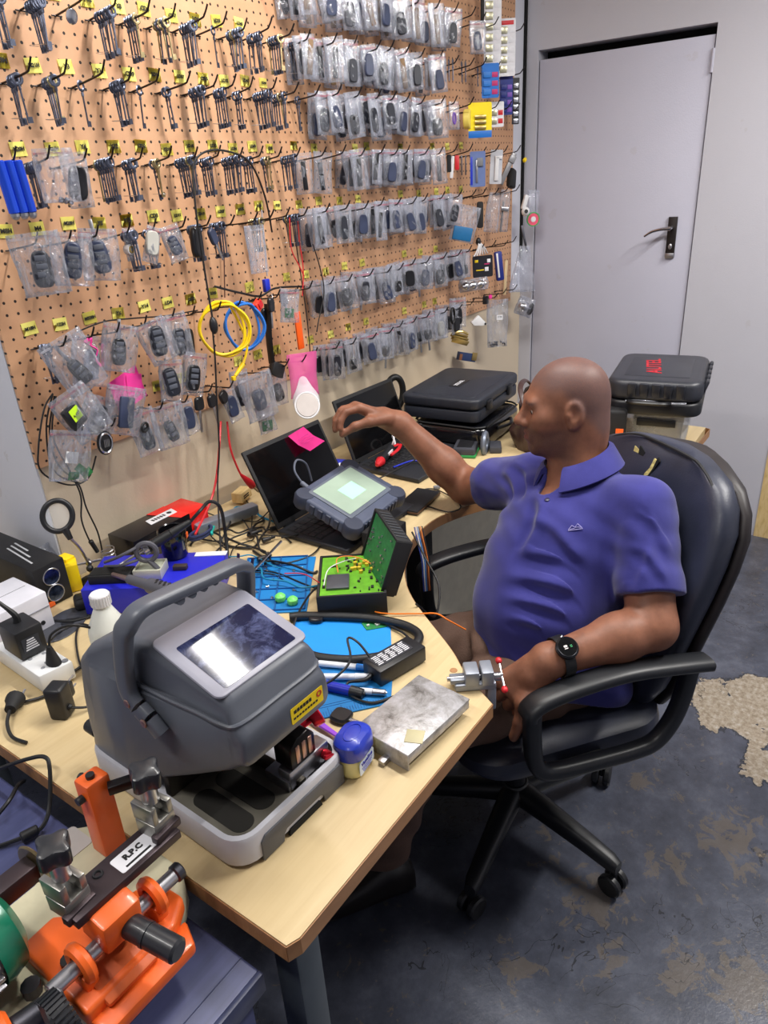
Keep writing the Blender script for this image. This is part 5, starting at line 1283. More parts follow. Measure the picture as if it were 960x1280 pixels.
lathe(b, [(0, 0), (.007, 0), (.007, .0004), (0, .0004)], TR((.036, .002, .0776)), 12); obj('label_print', b, INK, lb)

# ---- left end: white box, black unit with two fans, magnifier stand, power strip
t = thing('white_case', 'white metal box at the left edge behind the power strip', 'box', (-.375, -.10, DESK))
b = B(); box(b, (0, 0, .043), (.22, .13, .086), bev=.003); obj('shell', b, mat('cool_white_metal', (216, 216, 226), .4), t)
b = B(); box(b, (0, -.066, .052), (.215, .002, .0015)); box(b, (0, 0, .0862), (.2, .0012, .0008)); obj('seam', b, mat('grey_seam', (120, 122, 130), .6), t)
b = B(); cyl(b, (.085, -.064, .02), (.085, -.067, .02), .005, seg=12); obj('cable_hole', b, BLACK, t)
t = thing('fan_unit', 'dusty black power unit with two round mirrored windows on its end', 'power supply', (-.208, .062, DESK))
b = B(); box(b, (0, 0, .052), (.078, .30, .104), bev=.003); obj('housing', b, mat('dusty_black_metal', (40, 40, 42), .5, .3, var=.3, vs=9), t)
for zz in (.072, .030):
    b = B(); cyl(b, (.0, -.1495, zz), (.0, -.152, zz), .0195, seg=24); ln = obj('round_window', b, mat('mirror_window', (96, 112, 150), .12, .9, var=.6, vs=60), t)
    b = B(); tube(b, [(.0198*math.cos(k*PI/10), -.1515, zz+.0198*math.sin(k*PI/10)) for k in range(20)], .0016, 6, 2, closed=True); obj('rim', b, M_SILV, ln)
b = B(); box(b, (-.02, -.151, .008), (.022, .003, .012)); obj('orange_sticker', b, ORANGE, t)
b = B()
for k in range(3): box(b, (-.01+.014*k, -.05+.02*k, .1043), (.004, .13-.03*k, .0006), (0, 0, -.1))
obj('pale_scratch', b, mat('pale_scuff', (200, 202, 206), .6), t)
t = thing('magnifier_stand', 'third-hand stand with a black-rimmed round magnifier on a steel arm', 'magnifier', (0, 0, 0))
mc = PY(72, 645, -.13); ex, ey = (Rv*.8+Vec((0, .35, 0))).normalized(), Vec((.1, .25, 1)).normalized()
ex = Vec((.75, -.55, -.25)).normalized(); ey = Vec((.15, .25, .95)); ey = (ey-ex*ey.dot(ex)).normalized()
b = B(); tube(b, [mc+ex*.030*math.cos(q*PI/10)+ey*.034*math.sin(q*PI/10) for q in range(20)], .0062, 10, 2, closed=True); dd = (ex*.5-ey*.86).normalized(); cyl(b, mc+dd*.030, mc+dd*.058, .009, .006, 12, bev=.001); rim = obj('rim', b, BLACK, t)
b = B(); M_ = Mat((ex, ey, ex.cross(ey))).transposed().to_4x4(); M_.translation = mc; lathe(b, [(0, -.003), (.02, -.002), (.029, 0), (.02, .002), (0, .003)], M_, 24, sy=1.12); obj('lens', b, mat('lens_glass', (235, 240, 245), .05, alpha=.18), rim)
st_ = Vec((-.105, -.075, DESK)); a = mc+dd*.055
b = B(); tube(b, [a, a*.6+st_*.4+Vec((.004, 0, .02)), st_+Vec((0, 0, .05))], .0035, 8, 6); obj('arm', b, STEEL, t)
b = B(); cyl(b, st_+Vec((-.055, .02, .062)), st_+Vec((.03, -.01, .052)), .003, seg=8); cyl(b, st_+Vec((0, 0, .02)), st_+Vec((0, 0, .066)), .0045, seg=10); sph(b, st_+Vec((0, 0, .054)), .008); obj('crossbar', b, STEEL, t)
b = B(); sph(b, st_+Vec((-.008, -.012, .046)), .0085); obj('thumb_knob', b, BLACK, t)
b = B(); lathe(b, [(0, 0), (.03, 0), (.03, .010), (.01, .016), (.006, .022), (0, .022)], Mat.Translation(st_), 20); obj('foot', b, BLACKM, t)
t = thing('spring_holder', 'coiled wire spring holder beside the blue station', 'spring', st_+Vec((.048, -.012, 0)))
b = B(); tube(b, [(.016*math.cos(k*1.05), .016*math.sin(k*1.05), .006+k*.0016) for k in range(44)], .0014, 6, 2); obj('spring', b, STEEL, t); b = B(); lathe(b, [(0, 0), (.02, 0), (.02, .006), (0, .006)], None, 16); obj('base', b, BLACKM, t)
b = B(); box(b, (-.152, -.055, DESK+.036), (.05, .045, .07), (0, 0, -.5), bev=.003); box(b, (-.14, -.04, DESK+.074), (.03, .03, .012), (.2, .1, .3), bev=.003); tag(obj('yellow_packet', b, YELLOW), 'crumpled bright yellow packet behind the magnifier stand', 'packet')
b = bag_bm(.11, .085, .06, 123, 8, 8, top=.085); o = obj('foil_bag', b, M_BAG, loc=(-.115, .035, DESK+.006), rot=(-.2, 0, .2), smooth=180); tag(o, 'crumpled clear bag behind the magnifier against the wall', 'bag')
b = B(); box(b, (0, 0, 0), (.05, .03, .05), (.2, .1, .3), bev=.004); tag(obj('foil_pack', b, mat('blue_grey_foil', (110, 116, 140), .25, .6, bump=.4), loc=(-.11, .045, DESK+.034)), 'blue-grey foil pack inside the crumpled clear bag', 'packet')
# power strip
A, Bb, Cc = PZ(48, 846, .785), PZ(91, 826, .785), PZ(-10, 806, .785)
t = thing('power_strip', 'white multi-socket power strip at the left edge of the desk', 'power strip')
quad_prism(A, Bb, Cc, .040, mat('ivory_plastic', (226, 228, 230), .4, var=.02), 'housing', t, .005)
u_, v_ = Bb-A, Cc-A; an = math.atan2(v_.y, v_.x)
b = B()
for k in (.12, .38, .68):
    for (q, w_) in ((.3, 0), (.7, 1), (.5, 2)): cyl(b, A+v_*(k+(.07 if w_ == 2 else 0))+u_*q, A+v_*(k+(.07 if w_ == 2 else 0))+u_*q+Vec((0, 0, .0008)), .004, seg=10)
obj('socket_hole', b, mat('socket_grey', (150, 152, 158), .5), t)
b = B(); cyl(b, A+v_*.06+u_*.86, A+v_*.06+u_*.86+Vec((0, 0, .002)), .006, seg=14); obj('switch_dot', b, GREYP, t)
t = thing('wall_charger', 'big black charger block plugged into the white power strip', 'charger', A+v_*.62+u_*.5+Vec((0, 0, .001)), an)
b = B(); box(b, (-.005, 0, .032), (.072, .055, .062), bev=.005); obj('case', b, BLACK, t)
b = B(); box(b, (-.042, .002, .03), (.001, .034, .03)); lb = obj('rating_label', b, mat('dark_label', (44, 46, 54), .5), t)
b = B()
for k in range(5): box(b, (-.0428, .002, .02+k*.005), (.0006, .026-k*.003, .0024))
obj('label_print', b, M_CW, lb)
b = B(); tube(b, [(.0, 0, .062), (.0, .0, .078), (.012, .01, .10), (.04, .02, .12)], [.008, .006, .004, .003], 8, 5); obj('cord', b, RUBBER, t)
t = thing('mains_plug', 'black tapered plug standing in the near end of the power strip', 'plug', A+v_*.12+u_*.62+Vec((0, 0, .0005)), an)
b = B(); lathe(b, [(0, 0), (.019, 0), (.017, .006), (.009, .030), (.006, .038), (0, .04)], None, 14, sy=.7); obj('body', b, BLACKM, t)
b = B(); tube(b, [(0, 0, .034), (-.002, -.01, .06), (-.02, -.04, .07), (-.05, -.075, .05), (-.075, -.09, .01)], .0026, 7, 6); obj('cord', b, RUBBER, t)
t = thing('travel_charger', 'black two-pin charger lying on the bare desk left of the grey machine', 'charger', PZ(80, 893, DESK), math.radians(28))
b = B(); box(b, (0, 0, .033), (.036, .034, .066), bev=.006, seg=3); obj('case', b, BLACK, t)
b = B(); box(b, (.026, 0, .036), (.018, .022, .03), bev=.004); obj('plug_block', b, BLACK, t)
b = B()
for s in (-1, 1): cyl(b, (.034, 0, .036+s*.0095), (.054, 0, .036+s*.0095), .002, seg=8)
obj('pin', b, M_SILV, t)
b = B(); cyl(b, (-.002, -.016, .02), (-.002, -.021, .018), .006, seg=12); tube(b, [(-.002, -.02, .018), (.01, -.04, .010), (.03, -.05, .004), (.07, -.04, .004)], .0024, 7, 6); obj('cord', b, RUBBER, t)
t = thing('mains_plug', 'black round plug with bare pins lying at the desk\'s left edge', 'plug', PZ(22, 884, DESK), .75)
b = B(); lathe(b, [(0, 0), (.010, .002), (.013, .02), (.017, .026), (.017, .036), (0, .037)], TR((-.03, 0, .017), (0, PI/2, 0)), 14); obj('body', b, BLACKM, t)
b = B()
for s in (-1, 1): cyl(b, (.006, s*.009, .017), (.028, s*.009, .017), .0022, seg=8)
obj('pin', b, M_SILV, t)
b = B(); tube(b, [(-.03, 0, .017), (-.06, -.004, .012), (-.09, -.02, .006), (-.11, -.05, .005)], .0032, 7, 6); obj('cord', b, RUBBER, t)
t = thing('phone_stand', 'flat dark oval stand with a cut-out lying left of the bottle', 'stand', PZ(80, 781, DESK), .5)
b = B(); lathe(b, [(0, 0), (.068, 0), (.07, .0015), (.068, .003), (0, .0032)], None, 30, sy=.62); obj('plate', b, mat('charcoal_plate', (62, 64, 72), .5), t)
b = B(); prism(b, [(-.03, -.016), (.02, -.02), (.012, .006), (-.006, .012)], .0006, Mat.Translation((.006, -.004, .0033))); obj('cut_out', b, BLACK, t)
t = thing('computer_mouse', 'black rounded wedge device between the fan unit and the blue station', 'device', (-.165, -.165, DESK), -.5)
b = B(); box(b, (0, 0, .014), (.085, .05, .028), bev=.010, seg=3); obj('body', b, BLACKM, t); b = B(); box(b, (-.01, 0, .0285), (.05, .03, .002), bev=.0008); obj('top_panel', b, BLACK, t)

# ---- cables lying about
def cable(lab, pts, r=.0026, m=RUBBER, name='cable', cat='cable', z=None):
    b = B(); tube(b, [Vec(p) for p in pts], r, 7, 6); return tag(obj(name, b, m), lab, cat)
P = lambda x, y, z=.745: PZ(x, y, z)
cable('black cable running from the power strip to the blue station', [P(12, 762, .80), P(40, 770, .76), P(60, 775), P(90, 776), P(120, 768)], .0034)
cable('thin black cable crossing between the power strip and the bottle', [P(64, 800, .77), P(75, 790), P(100, 780), P(118, 785)], .0022)
cable('thin black cable curling in front of the bottle', [P(98, 782), P(95, 800), P(100, 830), P(112, 845)], .0022)
cable('black cord running under the charger to the grey machine', [P(28, 878), P(60, 868), P(85, 845), P(112, 826)], .003)
cable('black cord from the left edge curling over the low table', [P(-4, 962, .72), P(30, 950, .76), P(55, 946, .77), P(62, 960, .76), P(62, 1005, .72), P(55, 1030, .71), P(40, 1042, .705), P(-2, 1058, .70)], .0034)
b = B(); cyl(b, P(26, 1048, .706), P(48, 1036, .706), .009, .008, 12, bev=.002); tag(obj('ferrite_core', b, BLACK), 'black ferrite bead on the cord over the low table', 'ferrite bead')
cable('black cord drooping down the low table at the left edge', [P(-4, 1020, .72), P(12, 1000, .73), P(22, 982, .715), P(30, 976, .70)], .0034)
rr = random.Random(21)
spots = [((238, 672), (300, 640), (350, 655)), ((250, 655), (310, 690), (345, 640)), ((262, 690), (320, 660), (360, 672)), ((285, 640), (290, 680), (340, 700)), ((246, 640), (300, 655), (352, 632)), ((255, 705), (300, 690), (352, 715)),
         ((300, 628), (318, 668), (292, 700)), ((330, 640), (305, 668), (338, 690)), ((262, 650), (285, 700), (330, 708)), ((240, 684), (282, 668), (332, 662)), ((290, 705), (330, 720), (395, 735)), ((320, 690), (345, 705), (398, 712)), ((296, 648), (336, 672), (392, 668)), ((268, 672), (300, 714), (350, 722))]
cw = ['tallest', 'outer', 'inner', 'short', 'long', 'lowest']
for q, sp in enumerate(spots):
    pts = []
    for k in range(7):
        s = k/6*(len(sp)-1); i = min(len(sp)-2, int(s)); f = s-i; x = sp[i][0]*(1-f)+sp[i+1][0]*f; y = sp[i][1]*(1-f)+sp[i+1][1]*f
        pts.append(P(x+rr.uniform(-9, 9), y+rr.uniform(-6, 6), DESK+.004+rr.uniform(0, .016)*(0 if k in (0, 6) else 1)))
    cable('black cable in the tangle between the carton and the big laptop', pts, rr.choice([.0018, .0024, .003]), RUBBER if q % 5 else mat('teal_lead', (20, 130, 170), .5))['group'] = 'tangled cables on the desk'
cable('black cable looping round the front corner of the big laptop', [P(335, 690), P(345, 705), P(385, 696), P(400, 680), P(385, 668), P(352, 672, .775)], .002)
cable('black lead from the organiser mat curving up by the opened device', [P(365, 790), P(372, 768, .755), P(388, 742, .76), P(405, 728, .765)], .0024)
cable('long black lead crossing the organiser mat', [P(312, 712), P(345, 716), P(380, 730), P(402, 738)], .002)
for q, (x, y) in enumerate([(312, 668), (328, 676), (322, 700), (338, 662)]):
    b = B(); a = P(x, y, .752); cyl(b, a, a+Vec((.022, -.008, .0)), .0075, .006, 10, bev=.001); cyl(b, a+Vec((.022, -.008, 0)), a+Vec((.034, -.012, 0)), .004, seg=8); tag(obj('barrel_plug', b, BLACK), 'black barrel plug lying in the cable tangle', 'plug', 'plugs in the cable tangle')
b = B(); box(b, PZ(283, 648, .765), (.19, .035, .03), (0, 0, -.25), bev=.004); tag(obj('metal_rail', b, mat('blue_grey_rail', (150, 158, 172), .4, .5)), 'blue-grey metal rail box at the back of the cable tangle', 'device')
t = thing('wooden_block', 'small pale wooden block with dark marks near the red clip', 'block', PZ(302, 618, .765), .3)
b = B(); box(b, (0, 0, 0), (.06, .035, .03), bev=.002); obj('block', b, M_STUD, t); b = B(); box(b, (-.004, -.018, .003), (.03, .001, .003)); box(b, (-.004, -.018, -.004), (.03, .001, .003)); obj('pencil_mark', b, INK, t)
t = thing('teal_clip_set', 'dark coil with teal test clips behind the blue station', 'test clips', PZ(252, 672, .75))
b = B(); tube(b, [(.035*math.cos(k*.9), .02*math.sin(k*.9), .004+k*.0012) for k in range(16)], .004, 7, 4); obj('coil', b, mat('navy_lead', (40, 50, 90), .5), t)
b = B()
for k in range(3): box(b, (.02+.012*k, -.02+.01*k, .012), (.028, .007, .008), (0, 0, .9-.3*k), bev=.002)
obj('clip', b, mat('teal_plastic', (40, 180, 170), .4), t)

# ---- between the laptops and on the right
t = thing('wallet_phone', 'flat black wallet phone with a brown edge left of the man\'s elbow', 'phone', (.655, -.525, DESK), -.10)
b = B(); box(b, (0, 0, .008), (.075, .155, .014), (0, 0, PI/2*0-1.35), bev=.003); obj('body', b, BLACK, t); b = B(); box(b, (0, 0, .008), (.077, .157, .006), (0, 0, -1.35), bev=.002); obj('brown_edge', b, mat('brown_leather', (92, 62, 44), .5), t)
cable('black cable with a plug looping on the desk right of the phone', [P(500, 637), P(520, 622), P(530, 612), P(545, 612), P(565, 622), P(576, 634), P(560, 640), P(530, 632), P(512, 636), P(505, 645)], .002)
b = B(); box(b, PZ(546, 609, .747), (.012, .02, .009), (0, 0, .9), bev=.002); tag(obj('usb_plug', b, GREYP), 'grey plug at the end of the cable by the man\'s elbow', 'plug')
L2T = DESK+.019
t = thing('circuit_tester', 'red-nosed black probe tester lying on the smaller laptop\'s keyboard', 'tester', PZ(478, 574, L2T+.016), .28)
b = B(); cyl(b, (-.02, 0, 0), (.09, 0, .004), .013, .016, 14, bev=.002); obj('body', b, BLACK, t); b = B(); lathe(b, [(0, -.03), (.006, -.028), (.013, -.01), (.016, .008), (.014, .014), (0, .016)], TR((-.025, 0, 0), (0, PI/2, 0)), 14); obj('red_nose', b, RED, t)
b = B(); box(b, (.045, -.013, .008), (.04, .004, .008)); obj('printed_label', b, M_CW, t)
t = thing('side_cutters', 'red-handled pliers behind the probe tester', 'pliers', PZ(492, 562, L2T+.02), .2)
b = B()
for s in (-1, 1): tube(b, [(-.05, s*.012, 0), (0, s*.016, .002), (.05, s*.004, 0)], .006, 8, 5, flat=.7)
obj('handle', b, RED, t); b = B(); tube(b, [(.05, .004, 0), (.07, .002, 0), (.09, 0, 0)], [.006, .007, .003], 8, 4); obj('jaw', b, DSTEEL, t)
b = B(); tube(b, [(.018*math.cos(k*PI/7), .004*math.sin(2*k*PI/7), .018+.018*math.sin(k*PI/7)) for k in range(14)], .003, 7, 3, closed=True); tag(obj('cable_tie', b, WHITEP, loc=PZ(492, 558, L2T+.012), rot=(0, 0, .5)), 'white looped cable tie standing on the smaller laptop', 'cable tie')
cable('blue lead and white plug lying on the smaller laptop', [P(492, 584, L2T+.006), P(515, 576, L2T+.008), P(530, 578, L2T+.006), P(545, 580, L2T+.004)], .0026, BLUE)
cable('black lead crossing the smaller laptop towards the tablet', [P(470, 600, L2T+.004), P(490, 590, L2T+.008), P(510, 580, L2T+.008), P(528, 570, L2T+.012)], .0022)
t = thing('blue_pamphlet', 'blue and white printed sheets behind the smaller laptop\'s left edge', 'papers', (.735, -.13, DESK), .3)
b = B(); box(b, (0, 0, .012), (.11, .16, .022), bev=.001); obj('sheet_stack', b, M_CW, t); b = B(); box(b, (0, 0, .0236), (.105, .155, .0012)); cv = obj('blue_cover', b, BLUE, t)
b = B()
for q in range(3): box(b, (-.01, .03-q*.035, .0244), (.06, .014, .0006))
obj('cover_print', b, M_CW, cv)
t = thing('loop_lamp', 'black rubber-rimmed oval loop standing behind the smaller laptop', 'lamp', PY(493, 492, -.055), rot=(0, .1, -.5))
b = B(); tube(b, [(.036*math.cos(k*PI/9), 0, .062*math.sin(k*PI/9)) for k in range(-5, 14)], .012, 10, 3); obj('rim', b, RUBBER, t); b = B(); cyl(b, (.0, 0, -.06), (.0, .0, -.16), .006, seg=10); obj('stem', b, BLACK, t)
# cases
t = thing('equipment_case', 'black hard-shell equipment case with a small white badge, on another case', 'case', (1.315, -.30, DESK+.088), math.radians(6))
M_HC = mat('textured_black_shell', (38, 42, 52), .42, var=.1, bump=.15, bs=260)
b = B(); prism(b, rrect(.40, .29, .03, 4), .040, Mat.Translation((0, 0, 0)), bev=.006); obj('lower_shell', b, M_HC, t)
b = B(); prism(b, rrect(.405, .295, .032, 4), .038, Mat.Translation((0, 0, .043)), bev=.010, seg=3); ls = obj('upper_shell', b, M_HC, t)
b = B(); prism(b, rrect(.35, .24, .02, 4), .004, Mat.Translation((0, 0, .079)), bev=.002); obj('raised_panel', b, M_HC, ls)
b = B(); box(b, (-.02, .0, .0836), (.095, .04, .0012)); bd = obj('badge', b, BLACK, ls)
obj('lettering', text_bm('XTOOL', .02, basis((1, 0, 0), (0, 1, 0), (-.02, 0, .0846)), bold=.0004), M_CW, bd)
for x in (-.11, .09):
    b = B(); box(b, (x, -.15, .044), (.04, .012, .034), bev=.003); obj('latch', b, BLACK, t)
t = thing('open_case', 'glossy black padded case lying open under the hard-shell case', 'case', (1.275, -.345, DESK), math.radians(4))
b = B(); prism(b, rrect(.34, .28, .05, 5), .075, None, bev=.018, seg=3); obj('shell', b, mat('glossy_black_vinyl', (12, 13, 18), .18, coat=.5, bump=.12, bs=20), t)
b = B(); tube(b, [(x, y, .077) for x, y in rrect(.33, .27, .05, 4)], .0035, 6, 2, closed=True); obj('zip_edge', b, RUBBER, t)
b = B(); tube(b, [(-.06, -.142, .05), (0, -.165, .052), (.06, -.142, .05)], .006, 8, 5); obj('carry_handle', b, BLACK, t)
# brown leather bag with hi-vis inside
def blob(rad, seed, amp, c=(0, 0, 0), seg=24, flat=0.):
    b = B(); bmesh.ops.create_uvsphere(b, u_segments=seg, v_segments=seg*2//3, radius=1.); r = random.Random(seed)
    ph = [(r.uniform(2, 5), r.uniform(0, 6), Vec((r.uniform(-1, 1), r.uniform(-1, 1), r.uniform(-1, 1))).normalized()) for _ in range(7)]
    for v in b.verts:
        n = v.co.normalized(); k = 1+amp*sum(math.sin(f*n.dot(d)*2+p) for f, p, d in ph)/4
        v.co = Vec((n.x*rad[0]*k, n.y*rad[1]*k, max(-rad[2]*.92, n.z*rad[2]*k)))+Vec(c)
    return b
t = thing('leather_bag', 'slouched dark brown leather bag with yellow hi-vis cloth inside', 'bag', (1.29, -.635, DESK), .2)
M_LE = mat('dark_brown_leather', (66, 46, 44), .38, var=.2, bump=.4, bs=24)
b = B(); prof = []
for j, (z, s, w_) in enumerate([(0, .92, .0), (.03, 1.02, .01), (.07, 1.0, .02), (.12, .93, .02), (.165, .86, .025), (.175, .80, .02), (.16, .74, .02), (.11, .70, .02)]):
    prof.append([((x+w_*math.sin(5*y*20+j))*s, (y+w_*.6*math.sin(x*30+j*2))*s, z+.02*math.sin(x*22)*(j > 3)+.012*math.cos(y*40)*(j > 2)) for x, y in rrect(.25, .19, .08, 6)])
loft(b, prof); obj('body', b, M_LE, t, smooth=60)
b = blob((.07, .05, .04), 5, .35, (0, 0, .135)); obj('hi_vis_cloth', b, mat('hi_vis_yellow', (240, 180, 40), .6), t)
b = B()
for s in (-1, 1): tube(b, [(-.09, s*.05, .15), (-.05, s*.075, .20), (.03, s*.075, .205), (.08, s*.05, .155)], .009, 8, 6, flat=.5)
obj('strap', b, M_LE, t)
t = thing('obd_module', 'black and green flat module in front of the open case', 'module', PZ(583, 565, DESK), .35)
b = B(); box(b, (0, 0, .018), (.12, .075, .03), bev=.006); obj('case', b, mat('charcoal_plate', (62, 64, 72), .5), t); b = B(); box(b, (.0, 0, .006), (.124, .08, .01), bev=.003); obj('green_base', b, mat('module_green', (46, 150, 80), .4), t); b = B(); box(b, (0, 0, .0335), (.09, .05, .002), bev=.0008); obj('top_plate', b, BLACK, t)
t = thing('key_blank_clamp', 'grey ring-shaped clamp standing by the man\'s shoulder on the desk', 'clamp', PZ(606, 566, DESK), .3)
b = B(); tube(b, [(.028*math.cos(k*PI/4+PI/8), 0, .034+.028*math.sin(k*PI/4+PI/8)) for k in range(8)], .010, 8, 2, closed=True, flat=1.5); obj('ring', b, mat('blue_grey_cast', (116, 124, 140), .4, .4), t); b = B(); box(b, (.03, -.03, .012), (.07, .04, .022), (0, 0, .2), bev=.004); obj('foot', b, mat('charcoal_plate', (62, 64, 72), .5), t)
# clear tub with a carrying case on it
t = thing('plastic_tub', 'clear plastic storage tub with dark contents at the desk\'s far end', 'tub', (1.545, -.945, DESK), math.radians(10))
b = B(); W, D, Hh = .30, .20, .118
for j in range(1): 
    rings = [[(x*s, y*s, z) for x, y in rrect(W, D, .03, 4)] for s, z in ((.9, .0), (.93, .004), (1, Hh-.006), (1.04, Hh-.006), (1.04, Hh), (.99, Hh), (.92, .008), (.88, .005))]
loft(b, rings); obj('shell', b, mat('clear_tub_plastic', (228, 232, 236), .12, alpha=.3), t)
b = B(); box(b, (-.02, 0, .045), (.20, .15, .075), (0, 0, .03), bev=.004); box(b, (.10, -.02, .035), (.05, .1, .05), (0, 0, .3), bev=.006); box(b, (-.02, 0, .088), (.205, .155, .012), (0, 0, .03), bev=.003); obj('dark_contents', b, mat('smoked_contents', (70, 72, 76), .5), t)
b = B(); box(b, (-.155, 0, .085), (.006, .12, .022), bev=.002); obj('lid_clip', b, BLACK, t)
t = thing('tool_case', 'black moulded carrying case with red lettering on the clear tub', 'case', (1.545, -.93, DESK+.119), math.radians(10))
M_AC = mat('moulded_black_polymer', (46, 48, 56), .42, var=.1)
b = B(); prism(b, rrect(.39, .29, .05, 5), .045, None, bev=.010, seg=3); obj('lower_shell', b, BLACK, t)
b = B(); prism(b, rrect(.39, .29, .05, 5), .066, Mat.Translation((0, 0, .046)), bev=.018, seg=4); up = obj('upper_shell', b, M_AC, t)
b = B()
for k in range(5): box(b, (-.197, -.08+k*.036, .082), (.012, .026, .05), (0, -.25, 0), bev=.005)
obj('moulded_ribs', b, M_AC, up); b = B()
for k in range(5): box(b, (-.13+k*.06, -.146, .085), (.034, .012, .05), (.3, 0, 0), bev=.005)
obj('moulded_ribs', b, M_AC, up)
b = B(); prism(b, rrect(.27, .2, .01, 3), .0016, Mat.Translation((0, 0, .1115)), bev=.0008); obj('top_panel', b, M_AC, up)
obj('red_lettering', text_bm('AUTEL', .066, basis((1, .12, 0), (-.12, 1, 0), (.0, .02, .1138)), .0005, bold=.001), mat('red_print', (190, 30, 45), .5), up)
b = B(); tube(b, [(-.2, -.05, .045), (-.225, -.03, .05), (-.225, .05, .05), (-.2, .07, .045)], .010, 8, 5, flat=.7); obj('carry_handle', b, BLACK, t)
b = B(); tube(b, [(-.196, -.10, .048), (-.202, -.03, .047), (-.200, .02, .05), (-.197, .08, .046)], .005, 6, 4, flat=.5); obj('plastic_film', b, M_BAG, t)
t = thing('dark_pouch', 'black pouch with an orange tab hidden behind the man\'s neck', 'pouch', (1.33, -.845, DESK), .3)
b = B(); box(b, (0, 0, .07), (.07, .10, .14), bev=.012, seg=3); obj('pouch', b, BLACKM, t); b = B(); box(b, (-.037, -.03, .07), (.004, .024, .02), bev=.001); obj('orange_tab', b, ORANGE, t)
# ================================================================ GREY AUTOMATIC KEY CUTTER
t = KM = thing('key_cutting_machine', 'grey electronic key cutting machine with a carry handle and tilted dusty screen', 'key cutting machine', (-.38, -.80, DESK), math.radians(-2))
M_GH = mat('graphite_housing', (88, 92, 102), .38, var=.04); M_GL = mat('silver_grey_base', (190, 190, 198), .42, var=.04); M_GF = mat('light_grey_fascia', (150, 150, 164), .36, var=.03); M_GD = mat('dark_grey_inset', (84, 86, 92), .5)
def rr3(w, d, r, z, cx=0., cy=0.): return [(x, y, z) for x, y in rrect(w, d, r, 6, cx, cy)]
b = B()
loft(b, [rr3(.224, .352, .035, .004, .002, -.006), rr3(.232, .362, .038, .010, .002, -.006), rr3(.232, .362, .038, .050, .002, -.006), rr3(.228, .358, .037, .055, .002, -.006), rr3(.212, .342, .03, .055, .002, -.006), rr3(.204, .334, .028, .034, .002, -.006)])
base = obj('base_tray', b, M_GL, t)
b = B(); loft(b, [rr3(.20, .17, .04, .030, 0, .075), rr3(.185, .15, .04, .06, 0, .085), rr3(.16, .12, .04, .10, 0, .095), rr3(.16, .12, .04, .16, 0, .095)]); obj('pedestal', b, M_GL, t)
b = B(); n = 10
arch = [(-.078, 0), (-.078, .034), (-.07, .042), (.088, .042), (.096, .034), (.096, 0), (.05, 0), (.048, .012), (.042, .018), (-.03, .018), (-.036, .012), (-.038, 0)]
prism(b, arch, .004, basis((1, 0, 0), (0, 0, 1), (.002, -.1855, .0015)), bev=.001); obj('front_foot_panel', b, M_GD, base)
b = B(); prism(b, [(-.03, 0), (-.028, .011), (.036, .011), (.04, 0)], .0045, basis((1, 0, 0), (0, 0, 1), (.005, -.1852, .001))); obj('foot_arch', b, M_DARK, base)
b = B(); prism(b, rrect(.135, .16, .008, 3, -.03, -.085), .003, Mat.Translation((0, 0, .0345)), bev=.001); dk = obj('chip_deck', b, mat('oily_steel_deck', (112, 108, 98), .5, .5, var=.2), t)
for x, y in ((-.068, -.102), (-.022, -.098)):
    b = B(); prism(b, rrect(.036, .112, .0175, 6, x, y), .0022, Mat.Translation((0, 0, .0362))); obj('chip_slot', b, mat('dark_slot_hollow', (24, 22, 18), .9), dk)  # near-black inlays on the deck draw the two slots
b = B(); box(b, (.03, -.09, .044), (.014, .16, .016), bev=.002); box(b, (.0, -.012, .06), (.19, .016, .05), bev=.003); obj('guide_rail', b, mat('oily_dark_steel', (70, 66, 60), .4, .8), t)
b = B(); box(b, (.055, -.150, .056), (.085, .026, .034), bev=.003); box(b, (.055, -.135, .046), (.09, .05, .02), bev=.002); obj('vise_bed', b, STEEL, t)
b = B(); prism(b, [(-.026, 0), (.026, 0), (.026, .036), (.014, .05), (-.010, .05), (-.022, .04), (-.026, .03)], .036, basis((1, 0, 0), (0, 0, 1), (.044, -.128, .074)), bev=.003); jaw = obj('vise_jaw', b, mat('burnished_black_steel', (38, 36, 36), .28, .8), t)
b = B()
for k in range(3): box(b, (.032+k*.013, -.1645, .096), (.008, .002, .03), bev=.0006)
obj('jaw_face', b, mat('copper_tint_steel', (176, 140, 128), .3, .9), jaw)
b = B(); cyl(b, (.066, -.130, .100), (.090, -.140, .108), .0055, seg=12); cyl(b, (.088, -.139, .107), (.104, -.146, .113), .0145, .0165, 22, bev=.002); obj('red_clamp_knob', b, mat('red_anodised', (200, 30, 50), .3, .7), t)
b = B(); cyl(b, (.085, -.164, .056), (.085, -.172, .056), .008, seg=14); box(b, (.085, -.175, .056), (.026, .006, .007), (0, .5, 0), bev=.002); obj('red_lock_lever', b, mat('red_anodised', (200, 30, 50), .3, .7), t)
b = B(); cyl(b, (-.02, -.06, .075), (-.02, -.06, .16), .011, seg=16); cyl(b, (-.02, -.06, .058), (-.02, -.06, .078), .004, seg=10); obj('spindle', b, DSTEEL, t)
